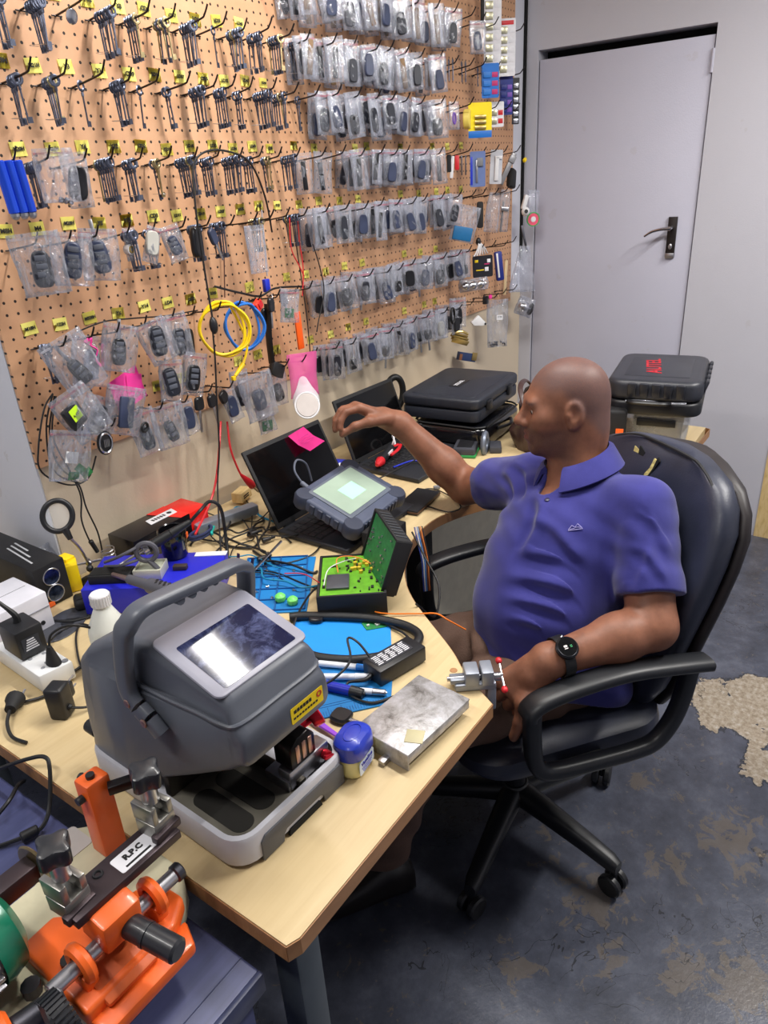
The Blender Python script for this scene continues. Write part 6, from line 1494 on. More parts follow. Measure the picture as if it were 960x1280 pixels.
# housing: loft of cross-sections along its depth
def sect(y, zb, zt, w, zs=.238, step=.009, r=.016):
    hs = zs if zt > zs+.012 and zs > zb+.02 else zb+(zt-zb)*.55; st = max(.001, step*min(1, max(0, (zt-zs-.02)/.03)))
    L = []
    def arc(cx, cz, rr_, a0, a1): return [(cx+rr_*math.cos(math.radians(a0+(a1-a0)*k/4)), y, cz+rr_*math.sin(math.radians(a0+(a1-a0)*k/4))) for k in range(5)]
    r = min(r, (zt-zb)*.3); w2 = w-st
    L += arc(-w+r, zb+r, r, 270, 180); L += [(-w, y, hs-.004), (-w2, y, hs+.003)]; L += arc(-w2+r, zt-r, r, 180, 90); L += arc(w2-r, zt-r, r, 90, 0); L += [(w2, y, hs+.003), (w, y, hs-.004)]; L += arc(w-r, zb+r, r, 0, -90)
    return L
ST = [(.168, .03, .09, .090), (.160, .008, .11, .103), (.145, .006, .175, .106), (.125, .010, .243, .107), (.10, .018, .268, .107), (.06, .034, .290, .107), (.026, .052, .305, .105), (-.03, .080, .310, .100), (-.09, .112, .292, .092), (-.15, .146, .2765, .085), (-.166, .158, .271, .0835), (-.172, .163, .262, .083), (-.177, .166, .240, .083), (-.187, .170, .230, .0825), (-.191, .174, .224, .081), (-.193, .178, .219, .078)]
b = B(); loft(b, [sect(*s) for s in ST]); hs = obj('housing', b, M_GH, t, smooth=50)
b = B(); tube(b, [(-.0995, .01, .246), (-.094, -.06, .240), (-.0875, -.12, .238), (-.084, -.162, .2365), (-.07, -.181, .2352), (0, -.1825, .235), (.07, -.181, .2352), (.084, -.162, .2365), (.0875, -.12, .238), (.094, -.06, .240), (.0995, .01, .246)], .0034, 7, 4); obj('ledge_trim', b, M_GH, hs)
# fascia, screen
ML = basis((1, 0, 0), (0, 1, .283), (0, -.098, .2905))
b = B(); prism(b, rrect(.166, .136, .012, 5), .006, ML @ Mat.Translation((0, 0, -.0025)), bev=.003); fa = obj('fascia', b, M_GF, hs)
k = NT('dusty_touch_screen'); v = k.tc.outputs['Object']
f = k.math('MULTIPLY', k.math('SUBTRACT', k.noise(34, 6, .72, v, .6), .46, True), 2.1, True)
k.l(k.mix(f, (24, 28, 58), (120, 130, 178)), k.b.inputs['Base Color']); k.b.inputs['Roughness'].default_value = .07; k.b.inputs['Specular IOR Level'].default_value = .35
b = B(); prism(b, rrect(.130, .096, .003, 2, .0, -.012), .0012, ML @ Mat.Translation((0, 0, .0028))); obj('screen', b, k.m, fa)
b = B(); prism(b, rrect(.134, .100, .003, 2, .0, -.012), .0008, ML @ Mat.Translation((0, 0, .0025))); obj('screen_gasket', b, M_DARK, fa)
# warning sticker on the lower front
MS = basis((1, 0, 0), (0, .06, 1), (.040, -.1945, .193))
MS = basis((1, 0, 0), (0, 0, 1), (.036, -.1945, .198))
b = B(); prism(b, rrect(.064, .026, .002, 2), .0012, MS @ Mat.Translation((0, 0, -.002))); sk = obj('warning_sticker', b, YELLOW, hs)
b = B()
for q in range(6): box(b, (-.024+q*.006, .005, 0), (.0045, .0055, .0004), M=MS @ Mat.Translation((0, 0, -.0005)))
for q in range(9): box(b, (-.026+q*.0055, -.005, 0), (.0038, .003, .0004), M=MS @ Mat.Translation((0, 0, -.0005)))
obj('sticker_print', b, INK, sk)
b = B(); lathe(b, [(.003, 0), (.005, 0), (.005, .0004), (.003, .0004)], MS @ Mat.Translation((.024, .004, -.0005)), 16); obj('red_emblem', b, RED, sk)
# carry handle
def strap(bm, P, w, h):
    R = []
    P = spline(P, 7)
    for i, p in enumerate(P):
        d = (P[min(len(P)-1, i+1)]-P[max(0, i-1)]).normalized(); side = Vec((0, 1, 0)) if abs(d.y) < .8 else Vec((0, 0, 1)); nrm = d.cross(side).normalized(); side = nrm.cross(d).normalized()
        R.append([p+side*(x*w)+nrm*(y*h) for x, y in rrect(1, 1, .3, 3)])
    loft(bm, R); return bm
b = B(); strap(b, [(-.108, -.058, .188), (-.110, -.042, .205), (-.112, -.012, .228), (-.112, -.006, .26), (-.110, -.022, .33), (-.104, -.032, .352), (-.085, -.036, .366), (-.04, -.036, .364), (.03, -.036, .358), (.07, -.034, .354), (.092, -.030, .344), (.104, -.022, .325), (.110, -.006, .26), (.110, -.012, .228), (.108, -.042, .205), (.106, -.058, .188)], .030, .018); hd = obj('carry_handle', b, M_GH, t, smooth=50)
for y, z in ((-.010, .226), (-.040, .206)):
    b = B(); cyl(b, (-.119, y, z), (-.1225, y, z), .0065, seg=14, bev=.001); cyl(b, (-.1224, y, z), (-.1228, y, z), .003, seg=6); obj('hex_screw', b, mat('copper_tint_steel', (176, 140, 128), .3, .9), hd)
b = B()
for q in range(5): cyl(b, (-.03+q*.02, -.046, .353), (-.03+q*.02, -.026, .351), .0065, seg=10)
obj('finger_grip', b, M_GH, hd)
b = B(); cyl(b, (-.1055, .0, .062), (-.1075, .0, .062), .003, seg=10); obj('screw_hole', b, BLACK, hs)
b = B(); cyl(b, (-.09, .165, .07), (-.09, .19, .07), .012, seg=14); obj('rear_socket', b, BLACK, t)

# ================================================================ ORANGE MANUAL KEY DUPLICATOR
t = thing('key_duplicator', 'orange manual key duplicator with green motor on the dark low table', 'key duplicator', (-.664, -.852, TZ))
M_CR = mat('cream_cast_base', (206, 200, 170), .5, var=.1, bump=.1, bs=40); M_OD = mat('orange_enamel', (245, 105, 35), .42); M_GM = mat('blackened_steel_bar', (72, 62, 66), .42, .7, var=.15)
b = B(); prism(b, [(-.20, -.10), (-.06, -.105), (.02, -.085), (.095, -.085), (.122, -.06), (.122, .03), (.10, .05), (.11, .10), (.075, .135), (.03, .14), (.0, .09), (-.20, .09)], .07, None, bev=.008, seg=3); obj('cast_base', b, M_CR, t)
b = B(); prism(b, rrect(.06, .05, .006, 3), .0012, Mat.Translation((.052, .105, .0698))); obj('rating_sticker', b, mat('worn_sticker', (196, 190, 186), .4), t)
b = B(); box(b, (.092, .055, .132), (.036, .032, .124), (-.04, .03, 0), bev=.005); post = obj('guide_post', b, M_OD, t)
b = B()
for p0, p1 in (((.092, .055, .192), (.092, .055, .200)), ((.092, .070, .184), (.090, .080, .184)), ((.074, .053, .174), (.065, .053, .174))): cyl(b, p0, p1, .006, seg=10)
obj('socket_screw', b, BLACK, post)
b = B(); prism(b, [(0, -.007), (.036, -.007), (.042, .0), (.034, .007), (0, .007)], .014, TR((.104, .040, .178), (PI/2, 0, -.55)), bev=.001); obj('guide_tip', b, mat('black_steel_tip', (46, 44, 46), .35, .8), post)
# carriage
b = B(); prism(b, [(-.07, -.128), (.055, -.128), (.088, -.105), (.085, -.05), (.01, -.03), (-.02, .015), (-.068, .012)], .026, Mat.Translation((0, 0, .056)), bev=.006, seg=3); prism(b, [(-.06, -.155), (.06, -.155), (.075, -.12), (-.07, -.12)], .02, Mat.Translation((0, 0, .045)), bev=.005, seg=2); ca = obj('carriage', b, M_OD, t)
b = B(); box(b, (-.012, -.112, .078), (.07, .05, .012), (.35, 0, 0), bev=.004); obj('carriage_tray', b, mat('orange_hollow', (214, 98, 44), .5), ca)
for x in (-.045, .055):
    b = B(); tube(b, [(x, -.095+.018*math.cos(a), .112+.018*math.sin(a)) for a in [k*PI/8 for k in range(16)]], .008, 8, 2, closed=True); box(b, (x, -.095, .088), (.018, .03, .03), bev=.004); obj('rod_bracket', b, M_OD, ca)
b = B(); cyl(b, (-.085, -.095, .112), (.095, -.095, .112), .0095, seg=18, bev=.0015); obj('slide_rod', b, STEEL, t)
b = B(); cyl(b, (.088, -.095, .112), (.10, -.095, .112), .012, seg=14, bev=.002); obj('rod_clamp', b, DSTEEL, t)
b = B(); box(b, (.003, -.092, .135), (.052, .05, .05), (.15, 0, 0), bev=.006); obj('arm_block', b, M_OD, t)
b = B(); box(b, (.038, -.072, .163), (.148, .046, .013), (0, 0, .0), bev=.0015); br = obj('clamp_bar', b, M_GM, t)
b = B(); prism(b, rrect(.052, .028, .003, 3), .0008, Mat.Translation((.058, -.074, .1693))); pl = obj('name_plate', b, M_CW, br)
obj('name_plate_print', text_bm('R.P.C', .0115, basis((1, 0, 0), (0, 1, 0), (.058, -.071, .1704)), .0003, bold=.0006), INK, pl)
b = B(); box(b, (.058, -.083, .1703), (.036, .003, .0004)); obj('plate_rule', b, INK, pl)
b = B()
for x in (.015, -.005): tube(b, [(x+.005*math.cos(a), -.062+.005*math.sin(a), .170) for a in [k*PI/5 for k in range(10)]], .0018, 6, 2, closed=True)
obj('socket_recess', b, BLACK, br)
def clamp(x, y, z, lab):
    b = B(); box(b, (x, y, z+.012), (.034, .034, .024), (0, 0, .1), bev=.002); box(b, (x-.012, y, z+.036), (.008, .036, .026), (0, 0, .1), bev=.001); box(b, (x+.012, y, z+.034), (.008, .032, .02), (0, 0, .1), bev=.001); cl = obj('key_clamp', b, mat('worn_nickel', (168, 166, 160), .35, .85, var=.2), t)
    b = B(); box(b, (x, y-.018, z+.006), (.04, .012, .012), (0, 0, .1), bev=.002); obj('lower_jaw', b, GM_ if 0 else M_GM, cl)
    b = B(); cyl(b, (x, y, z+.045), (x, y, z+.075), .0105, seg=18, bev=.001); obj('ferrule', b, STEEL, cl)
    b = B()
    pr = []
    for q in range(24):
        a = q*PI/12; r_ = .0185*(1+.22*math.cos(4*a)); pr.append((r_*math.cos(a), r_*math.sin(a)))
    prism(b, pr, .026, TR((x, y, z+.074), (.1, 0, .3)), bev=.004, seg=2); obj('star_knob', b, mat('black_bakelite', (36, 37, 42), .4, coat=.3), cl)
clamp(.100, -.066, .168, ''); clamp(-.022, -.062, .160, '')
b = B(); cyl(b, (.01, -.112, .125), (.022, -.185, .120), .0145, .0145, 18, bev=.003)
for k in range(3): cyl(b, (.0135, -.134-.004, .1243), (.0145, -.142, .1238), .0152, seg=18) if k == 0 else None
obj('lever_grip', b, mat('black_bakelite', (36, 37, 42), .4), t)
b = B(); sph(b, (.012, -.105, .105), (.009, .009, .009)); obj('hex_bolt', b, BLACK, t)
# cutter wheel, spindle and motor
b = B(); lathe(b, [(.007, -.002), (.029, -.002), (.031, 0), (.029, .002), (.007, .002), (.007, -.002)], TR((-.012, .035, .148), (0, PI/2, .12)), 40); wh = obj('cutter_wheel', b, mat('dull_brass_steel', (158, 140, 104), .36, .9, var=.2), t)
b = B(); cyl(b, (-.008, .035, .148), (.006, .034, .148), .0085, seg=6); obj('spindle_nut', b, STEEL, wh)
b = B(); box(b, (-.045, .033, .150), (.06, .026, .026), (0, 0, 0), bev=.002); obj('bearing_block', b, M_GM, t)
b = B(); lathe(b, [(0, 0), (.03, .002), (.05, .012), (.055, .03), (.055, .04)], TR((-.062, .005, .135), (0, -PI/2, 0)), 28); obj('motor_end_bell', b, mat('green_motor_enamel', (20, 128, 96), .35, coat=.3), t)
b = B(); cyl(b, (-.10, .005, .135), (-.26, .005, .135), .049, seg=28)
for q in range(18):
    a = q*PI/9+.15; box(b, (-.18, .005+.051*math.cos(a), .135+.051*math.sin(a)), (.15, .006, .012), (a-PI/2, 0, 0), bev=.001)
obj('motor_body', b, mat('finned_aluminium', (206, 206, 212), .3, .85), t)
b = B(); box(b, (-.16, .005, .184), (.07, .03, .004), bev=.001); obj('motor_plate', b, M_CW, t)
b = B(); box(b, (-.11, -.07, .076), (.075, .012, .006), (0, 0, -.5), bev=.001); cyl(b, (-.085, -.045, .07), (-.085, -.045, .084), .011, seg=10); obj('stop_arm', b, DSTEEL, t)
b = B(); cyl(b, (-.155, -.085, .10), (-.125, -.090, .10), .026, seg=24, bev=.004); obj('orange_collar', b, M_OD, t)
b = B(); cyl(b, (-.125, -.09, .10), (-.095, -.097, .10), .014, seg=18); obj('knob_shaft', b, DSTEEL, t)
b = B(); cyl(b, (-.103, -.112, .097), (-.078, -.118, .097), .027, seg=30, bev=.004)
for q in range(30): box(b, (-.09+.0*q, -.115+.0275*math.cos(q*PI/15), .097+.0275*math.sin(q*PI/15)), (.02, .003, .003), (q*PI/15, 0, 0))
obj('feed_knob', b, mat('black_bakelite', (36, 37, 42), .4), t)
b = B(); cyl(b, (-.045, -.06, .078), (-.045, -.06, .09), .009, seg=10); obj('carriage_bolt', b, BLACK, t)
# ================================================================ OFFICE CHAIR
CRZ = math.radians(52.3); CS = Vec((.39, -.97, 0))
CR = Mat.Rotation(CRZ, 3, 'Z')
def CW(x, y, z): return CS+CR @ Vec((x, y, z))          # chair frame -> room
ch = thing('office_chair', 'worn black leather office chair with looped arms under the seated man', 'chair', CS, CRZ)
M_LT = mat('worn_black_leather', (46, 50, 66), .42, var=.25, vs=7, bump=.05, bs=240); M_LS = mat('dark_brown_black_side', (34, 28, 30), .5, var=.2); M_CP = mat('black_nylon', (24, 26, 31), .42, var=.12)
for q in range(5):
    a = math.radians(-102-52.3+72*q); dx, dy = math.cos(a), math.sin(a)
    b = B(); R = []
    for s, z, w, h in ((.02, .118, .030, .030), (.10, .112, .027, .026), (.22, .098, .022, .022), (.285, .088, .019, .020), (.305, .082, .014, .016)):
        R.append([Vec((dx*s-dy*x*w*2, dy*s+dx*x*w*2, z+y*h*2)) for x, y in rrect(1, 1, .35, 3)])
    loft(b, R); lg = obj('star_leg', b, M_CP, ch)
    b = B(); c = Vec((dx*.295, dy*.295, .029)); tx = Vec((-dy, dx, 0)); tw = Mat.Rotation(.7*q, 3, 'Z') @ tx
    for s in (-1, 1): cyl(b, c+tw*(s*.006), c+tw*(s*.025), .029, seg=20, bev=.004)
    cyl(b, c+Vec((0, 0, .0)), c+Vec((0, 0, .055)), .009, seg=10); obj('caster', b, BLACK, lg)
b = B(); cyl(b, (0, 0, .09), (0, 0, .15), .042, .035, 20, bev=.004); cyl(b, (0, 0, .14), (0, 0, .30), .027, seg=18); cyl(b, (0, 0, .28), (0, 0, .405), .015, seg=14); obj('gas_column', b, M_CP, ch)
b = B(); box(b, (0, -.02, .405), (.20, .24, .035), bev=.010); tube(b, [(.10, .0, .40), (.22, .03, .40), (.27, .04, .395)], .006, 8, 4); obj('tilt_mechanism', b, BLACKM, ch)
b = B(); R = []
for z, s in ((.418, .90), (.425, .98), (.455, 1.02), (.478, 1.0), (.488, .94), (.49, .80)): R.append([(x*s, y*s-.02-.02*0, z-(.035*max(0, y/.24-.55) if z > .45 else 0)) for x, y in rrect(.50, .48, .10, 6)])
loft(b, R); obj('seat', b, M_LT, ch)
# back: cushion lofted upwards, leaning back
def back_ring(z, w, th, y, bulge):
    out = []
    n = 28
    for k in range(n):
        a = 2*PI*k/n; c, s = math.cos(a), math.sin(a); x = abs(c)**.5*(1 if c >= 0 else -1)*w/2; t_ = abs(s)**.7*(1 if s >= 0 else -1)*th/2
        out.append((x, y+t_+(bulge*(x/(w/2))**2), z))
    return out
BK = [(.47, .30, .05, -.215), (.49, .40, .075, -.218), (.54, .45, .088, -.228), (.61, .475, .095, -.245), (.68, .49, .10, -.263), (.77, .51, .105, -.286), (.84, .515, .105, -.306), (.905, .505, .10, -.325), (.95, .465, .092, -.339), (.985, .39, .078, -.350), (1.005, .28, .055, -.357), (1.012, .16, .03, -.360)]
b = B(); loft(b, [back_ring(z, w, th, y-.035, .035) for z, w, th, y in BK]); bk = obj('backrest', b, M_LT, ch, smooth=60)
b = B(); loft(b, [back_ring(z-.012, w*1.02, .05, y-.075, .035) for z, w, th, y in BK]); obj('back_shell', b, M_LS, bk, smooth=60)
# piping and horizontal stitch lines
b = B(); L = []
for z, w, th, y in BK[1:]: L.append(Vec((-w/2*.90, y-.035+.035*.81+th*.27, z)))
Rr = [Vec((-p.x, p.y, p.z)) for p in L[::-1]]
tube(b, [tuple(p) for p in L+Rr], .004, 6, 3); obj('piping', b, BLACKM, bk)
for z0, y0, w0 in ((.735, -.276, .42), (.765, -.284, .43), (.815, -.297, .45)):
    b = B(); tube(b, [(-w0/2, y0-.035+.035*.8+.03, z0), (-w0/4, y0-.035+.009+.047, z0-.004), (0, y0-.035+.0525, z0), (w0/4, y0-.035+.009+.047, z0-.004), (w0/2, y0-.035+.058, z0)], .0022, 6, 5); obj('stitch_seam', b, BLACKM, bk)
# torn patch near the top showing foam
for (xx, zz, wd, hh, rr_) in ((.085, .945, .030, .085, -.25), (.02, .95, .012, .07, -.35)):
    b = B(); y = -.337-.035; prism(b, [(-wd/2, -hh/2), (wd*.1, -hh*.55), (wd/2, -hh*.1), (wd*.25, hh*.15), (wd*.6, hh/2), (-wd*.2, hh*.5), (-wd*.5, hh*.1)], .004, TR((xx, y+.046, zz), (PI/2+.30, rr_, 0))); tp = obj('torn_foam', b, mat('yellow_foam', (206, 190, 120), .9, bump=.4, bs=120), bk)
    b = B(); prism(b, [(-wd*.75, -hh*.56), (-wd*.2, -hh*.5), (-wd*.3, hh*.2), (wd*.2, hh*.6), (-wd*.6, hh*.55)], .0046, TR((xx-.002, y+.0462, zz), (PI/2+.30, rr_, 0))); obj('torn_edge', b, mat('dark_gap', (8, 8, 9), .9), tp)
# looped arms
for s in (-1, 1):
    def arm(P, w, h, nm, m=M_CP, n=7):
        b = B(); R = []; PP = spline(P, n)
        for i, p in enumerate(PP):
            d = (PP[min(len(PP)-1, i+1)]-PP[max(0, i-1)]).normalized(); sd = Vec((1, 0, 0)); nr = d.cross(sd).normalized()
            R.append([p+sd*(x*w)+nr*(y*h) for x, y in rrect(1, 1, .34, 3)])
        loft(b, R); return obj(nm, b, m, ch)
    X = s*.295
    arm([(X, -.275, .655), (X, -.20, .668), (X, -.08, .684), (X, .03, .680), (X, .10, .668), (X, .128, .652), (X, .133, .638)], .052, .026, 'arm_pad')
    arm([(X, .123, .648), (X, .122, .60), (X, .116, .53), (X, .10, .492), (X, .065, .476), (X, -.02, .470), (X, -.12, .468), (X, -.17, .478), (X, -.205, .52), (X, -.225, .58), (X, -.235, .655)], .034, .034, 'arm_loop')
    b = B(); box(b, (s*.25, -.02, .447), (.08, .10, .018), bev=.004); obj('arm_bracket', b, BLACKM, ch)
b = B(); box(b, (0, -.25, .43), (.09, .12, .012), bev=.003); box(b, (0, -.305, .56), (.08, .012, .28), (.2, 0, 0), bev=.003); obj('back_bracket', b, BLACKM, ch)
# ================================================================ THE SEATED MAN
class Field:
    def __init__(s, lo, hi, h):
        s.lo = np.array(lo, np.float32); s.h = h; s.n = [int(math.ceil((b-a)/h))+1 for a, b in zip(lo, hi)]
        s.F = np.full(s.n, .5, np.float32); s.ax = [np.arange(n, dtype=np.float32)*h+l for n, l in zip(s.n, lo)]
    def sl(s, lo, hi):
        out = []
        for a, (l, u) in enumerate(zip(lo, hi)):
            i0 = max(0, int((l-s.lo[a])/s.h)); i1 = min(s.n[a], int((u-s.lo[a])/s.h)+2); out.append(slice(i0, max(i0, i1)))
        return tuple(out)
    def xyz(s, q): return s.ax[0][q[0]][:, None, None], s.ax[1][q[1]][None, :, None], s.ax[2][q[2]][None, None, :]
    def comb(s, fn, lo, hi, k, mode='add'):
        m = k+.03; q = s.sl([v-m for v in lo], [v+m for v in hi])
        if any(a.stop <= a.start for a in q): return
        d = fn(*s.xyz(q)).astype(np.float32); A = s.F[q]
        if mode == 'add':
            hh = np.maximum(k-np.abs(A-d), 0)/k if k > 0 else 0; s.F[q] = np.minimum(A, d)-hh*hh*k*.25
        else:
            hh = np.maximum(k-np.abs(A+d), 0)/k if k > 0 else 0; s.F[q] = np.maximum(A, -d)+hh*hh*k*.25
    def cap(s, a, b, ra, rb=None, k=.02, mode='add', cut=None, off=0.):
        rb = ra if rb is None else rb; a, b = np.array(a, np.float32), np.array(b, np.float32); d = b-a; L = float(d @ d)+1e-9; R = max(ra, rb)+off
        def fn(x, y, z):
            t = np.clip(((x-a[0])*d[0]+(y-a[1])*d[1]+(z-a[2])*d[2])/L, 0, 1)
            v = np.sqrt((x-a[0]-t*d[0])**2+(y-a[1]-t*d[1])**2+(z-a[2]-t*d[2])**2)-(ra+(rb-ra)*t+off)
            if cut is not None:
                c, n = cut; v = np.maximum(v, (x-c[0])*n[0]+(y-c[1])*n[1]+(z-c[2])*n[2])
            return v
        s.comb(fn, np.minimum(a, b)-R, np.maximum(a, b)+R, k, mode)
    def ell(s, c, r, R=None, k=.02, mode='add', off=0.):
        c = np.array(c, np.float32); r = np.array(r, np.float32)+off; R = np.eye(3) if R is None else np.array(R); m = float(max(r))
        def fn(x, y, z):
            X, Y, Z_ = x-c[0], y-c[1], z-c[2]
            p = [(X*R[0][i]+Y*R[1][i]+Z_*R[2][i]) for i in range(3)]
            k0 = np.sqrt(sum((p[i]/r[i])**2 for i in range(3))); k1 = np.sqrt(sum((p[i]/r[i]**2)**2 for i in range(3)))+1e-6
            return k0*(k0-1)/k1
        s.comb(fn, c-m, c+m, k, mode)
    def plane(s, c, n):
        x, y, z = s.xyz((slice(None),)*3); s.F = np.maximum(s.F, ((x-c[0])*n[0]+(y-c[1])*n[1]+(z-c[2])*n[2]).astype(np.float32))
    def mesh(s):
        F = s.F; S = F < 0; n = [v-1 for v in s.n]
        cnt = np.zeros(n, np.int8)
        for i in (0, 1):
            for j in (0, 1):
                for k in (0, 1): cnt += S[i:n[0]+i, j:n[1]+j, k:n[2]+k]
        ac = np.argwhere((cnt > 0) & (cnt < 8)); N = len(ac)
        ids = np.full(n, -1, np.int32); ids[tuple(ac.T)] = np.arange(N)
        pos = np.zeros((N, 3), np.float64); num = np.zeros(N)
        C = [(i, j, k) for i in (0, 1) for j in (0, 1) for k in (0, 1)]
        for p in C:
            for a in range(3):
                if p[a]: continue
                q = list(p); q[a] = 1
                f0 = F[tuple((ac+p).T)]; f1 = F[tuple((ac+q).T)]; m = (f0 < 0) != (f1 < 0)
                t = f0[m]/(f0[m]-f1[m]); pos[m] += np.array(p)+np.eye(3)[a]*t[:, None]; num[m] += 1
        V = (ac+pos/num[:, None])*s.h+s.lo
        faces = []
        for a in range(3):
            b_, c_ = (a+1) % 3, (a+2) % 3
            sa = [slice(None)]*3; sb = [slice(None)]*3; sa[a] = slice(0, -1); sb[a] = slice(1, None)
            ch_ = S[tuple(sa)] != S[tuple(sb)]; e = np.argwhere(ch_); e = e[(e[:, b_] > 0) & (e[:, c_] > 0) & (e[:, b_] < n[b_]) & (e[:, c_] < n[c_])]
            o = np.eye(3, dtype=int); g = lambda d: ids[tuple((e-d).T)]
            q = np.stack([g(o[b_]+o[c_]), g(o[c_]), g(o[c_]*0), g(o[b_])], 1)
            fl = S[tuple(e.T)]; q[~fl] = q[~fl][:, ::-1]; faces.append(q)
        Fc = np.concatenate(faces); Fc = Fc[(Fc >= 0).all(1)]
        return V, Fc
def np_obj(name, V, Fc, m, parent, smooth_it=2):
    for _ in range(smooth_it):                                   # light relaxation of the extracted surface
        A = np.zeros_like(V); c = np.zeros(len(V))
        for i in range(4):
            a, b_ = Fc[:, i], Fc[:, (i+1) % 4]; np.add.at(A, a, V[b_]); np.add.at(c, a, 1); np.add.at(A, b_, V[a]); np.add.at(c, b_, 1)
        V = V*.5+.5*A/np.maximum(c, 1)[:, None]
    me = bpy.data.meshes.new(name); me.vertices.add(len(V)); me.vertices.foreach_set('co', V.astype(np.float32).ravel())
    me.loops.add(Fc.size); me.loops.foreach_set('vertex_index', Fc.astype(np.int32).ravel()); me.polygons.add(len(Fc)); me.polygons.foreach_set('loop_start', np.arange(0, Fc.size, 4, dtype=np.int32))
    me.update(); me.validate(); me.shade_smooth(); me.materials.append(m)
    o = bpy.data.objects.new(name, me); COL.objects.link(o); o.parent = parent; return o

man = thing('person', 'seated man in a blue polo shirt reaching over the laptops', 'person', (0, 0, 0))
# ---- joints, in metres in the room
PEL = np.array((.437, -1.005, .565)); BEL = np.array((.425, -1.015, .685)); CHE = np.array((.51, -1.02, .825)); NB = np.array((.568, -1.028, .945))
SL, SR = np.array((.510, -1.185, .925)), np.array((.625, -.875, .885))
EL, WL = np.array((.378, -1.268, .735)), np.array((.192, -1.122, .712))
ER, WR = np.array((.705, -.655, .800)), np.array(PD(500, 530, 1.94))
HC = np.array((.570, -.982, 1.110))
hf = Vec((-.56, .82, -.07)).normalized(); hr = hf.cross(Vec((.06, 0, 1))).normalized(); hu = hr.cross(hf)
HR = np.array([[hr[i], hf[i], hu[i]] for i in range(3)]); HS = .885
def hd_(x, y, z): return HC+HR @ (np.array((x, y, z))*HS)
# ---- body
f = Field((.0, -1.37, .46), (.84, -.36, 1.24), .0032)
def torso(f, off=0., k=.05):
    f.ell(PEL+(0, 0, .0), (.160, .15, .11), k=k, off=off); f.ell(BEL, (.150, .152, .125), k=k, off=off)
    f.ell((CHE+BEL)/2+(.01, 0, .0), (.135, .155, .14), k=k, off=off); f.ell(CHE, (.100, .152, .115), [[.9, .40, 0], [-.40, .9, 0], [0, 0, 1]], k=k, off=off)
    f.cap(SL*.86+SR*.14, SR*.9+SL*.1, .055, .055, k=k, off=off); f.cap(NB+(0.01, 0, -.07), NB+(.004, 0, -.005), .085, .058, k=k, off=off)
torso(f)
f.cap(NB+(.0, -.005, -.03), hd_(0, -.02, -.06), .066, .061, k=.03); f.ell(hd_(0, -.062, -.085), np.array((.05, .03, .045)), HR, k=.03)
for S_, E_, W_ in ((SL, EL, WL), (SR, ER, WR)):
    f.cap(S_, S_*.5+E_*.5, .062, .055, k=.03); f.cap(S_*.55+E_*.45, E_, .055, .047, k=.02); f.cap(E_, E_*.65+W_*.35, .047, .048, k=.02); f.cap(E_*.68+W_*.32, W_, .047, .031, k=.02)
# hands: palm slab plus five fingers each
def hand(W, K, side, up, curl, th, sc=1.):
    W, K = np.array(W), np.array(K); d = K-W; d = d/np.linalg.norm(d); side = np.array(side); side = side-d*(side @ d); side /= np.linalg.norm(side); up = np.array(up); up = up-d*(up @ d)-side*(up @ side); up /= np.linalg.norm(up)
    f.cap(W, W*.6+K*.4, .029*sc, .027*sc, k=.02)
    for q in (-1.5, -.5, .5, 1.5): f.cap(W*.65+K*.35+side*q*.011*sc, K+side*q*.019*sc, .0155*sc, .0135*sc, k=.012)
    for q, L in zip((-1.5, -.5, .5, 1.5), (.88, 1., .94, .74)):
        p = K+side*q*.019*sc; a = 0.
        for sgl, c, r0, r1 in zip((.043, .027, .022), curl, (.0105, .0095, .0085), (.0095, .0085, .0075)):
            a += c; n = p+(d*math.cos(a)-up*math.sin(a))*sgl*L*sc+side*q*.0018; f.cap(p, n, r0*sc, r1*sc, k=.004); p = n
    P = [np.array(t) for t in th]; 
    for a, b_, r0, r1 in zip(P, P[1:], (.0185, .0125, .0105), (.0135, .0108, .0085)): f.cap(a, b_, r0*sc, r1*sc, k=.008)
KR = np.array(PD(447, 509, 1.90)); Fn = np.array(Fv)
hand(WR, KR, Fn*.9+np.array((0, 0, .12)), (0, 0, 1), (.62, .75, .45), [WR*.7+KR*.3-Fn*.018, np.array(PD(462, 527, 1.868)), np.array(PD(444, 533, 1.866)), np.array(PD(428, 543, 1.872))], 1.06)
KL = np.array(PD(642, 866, 1.435)); 
hand(WL, KL, np.array((-.35, .80, -.25)), (-.25, -.35, .9), (.80, .50, .40), [WL*.5+KL*.5+np.array((.004, -.020, -.012)), np.array(PD(654, 880, 1.41)), np.array(PD(650, 903, 1.415)), np.array(PD(642, 921, 1.425))], 1.2)
# head
E = lambda c, r, k=.02, m='add': f.ell(hd_(*c), np.array(r)*HS, HR, k, m)
Cp = lambda a, b_, r0, r1=None, k=.01, m='add': f.cap(hd_(*a), hd_(*b_), r0*HS, (r1 if r1 is not None else r0)*HS, k, m)
E((0, -.015, .035), (.078, .098, .085)); E((0, .03, -.025), (.066, .068, .088), .03); E((0, .028, -.075), (.058, .058, .042), .03); E((0, .074, -.100), (.024, .018, .018), .02)
E((0, -.045, -.03), (.066, .06, .07), .04)
Cp((-.036, .083, .024), (.036, .083, .024), .0125, k=.015); E((.043, .058, -.018), (.026, .028, .026), .025); E((-.043, .058, -.018), (.026, .028, .026), .025)
for s in (-1, 1): E((s*.033, .098, .004), (.015, .012, .010), .010, 'sub')
Cp((0, .090, .016), (0, .112, -.020), .0085, .0125, .012); E((0, .113, -.025), (.015, .014, .0125), .008)
for s in (-1, 1): E((s*.0155, .099, -.0295), (.0105, .012, .0095), .006); E((s*.008, .108, -.0365), (.004, .006, .003), .003, 'sub')
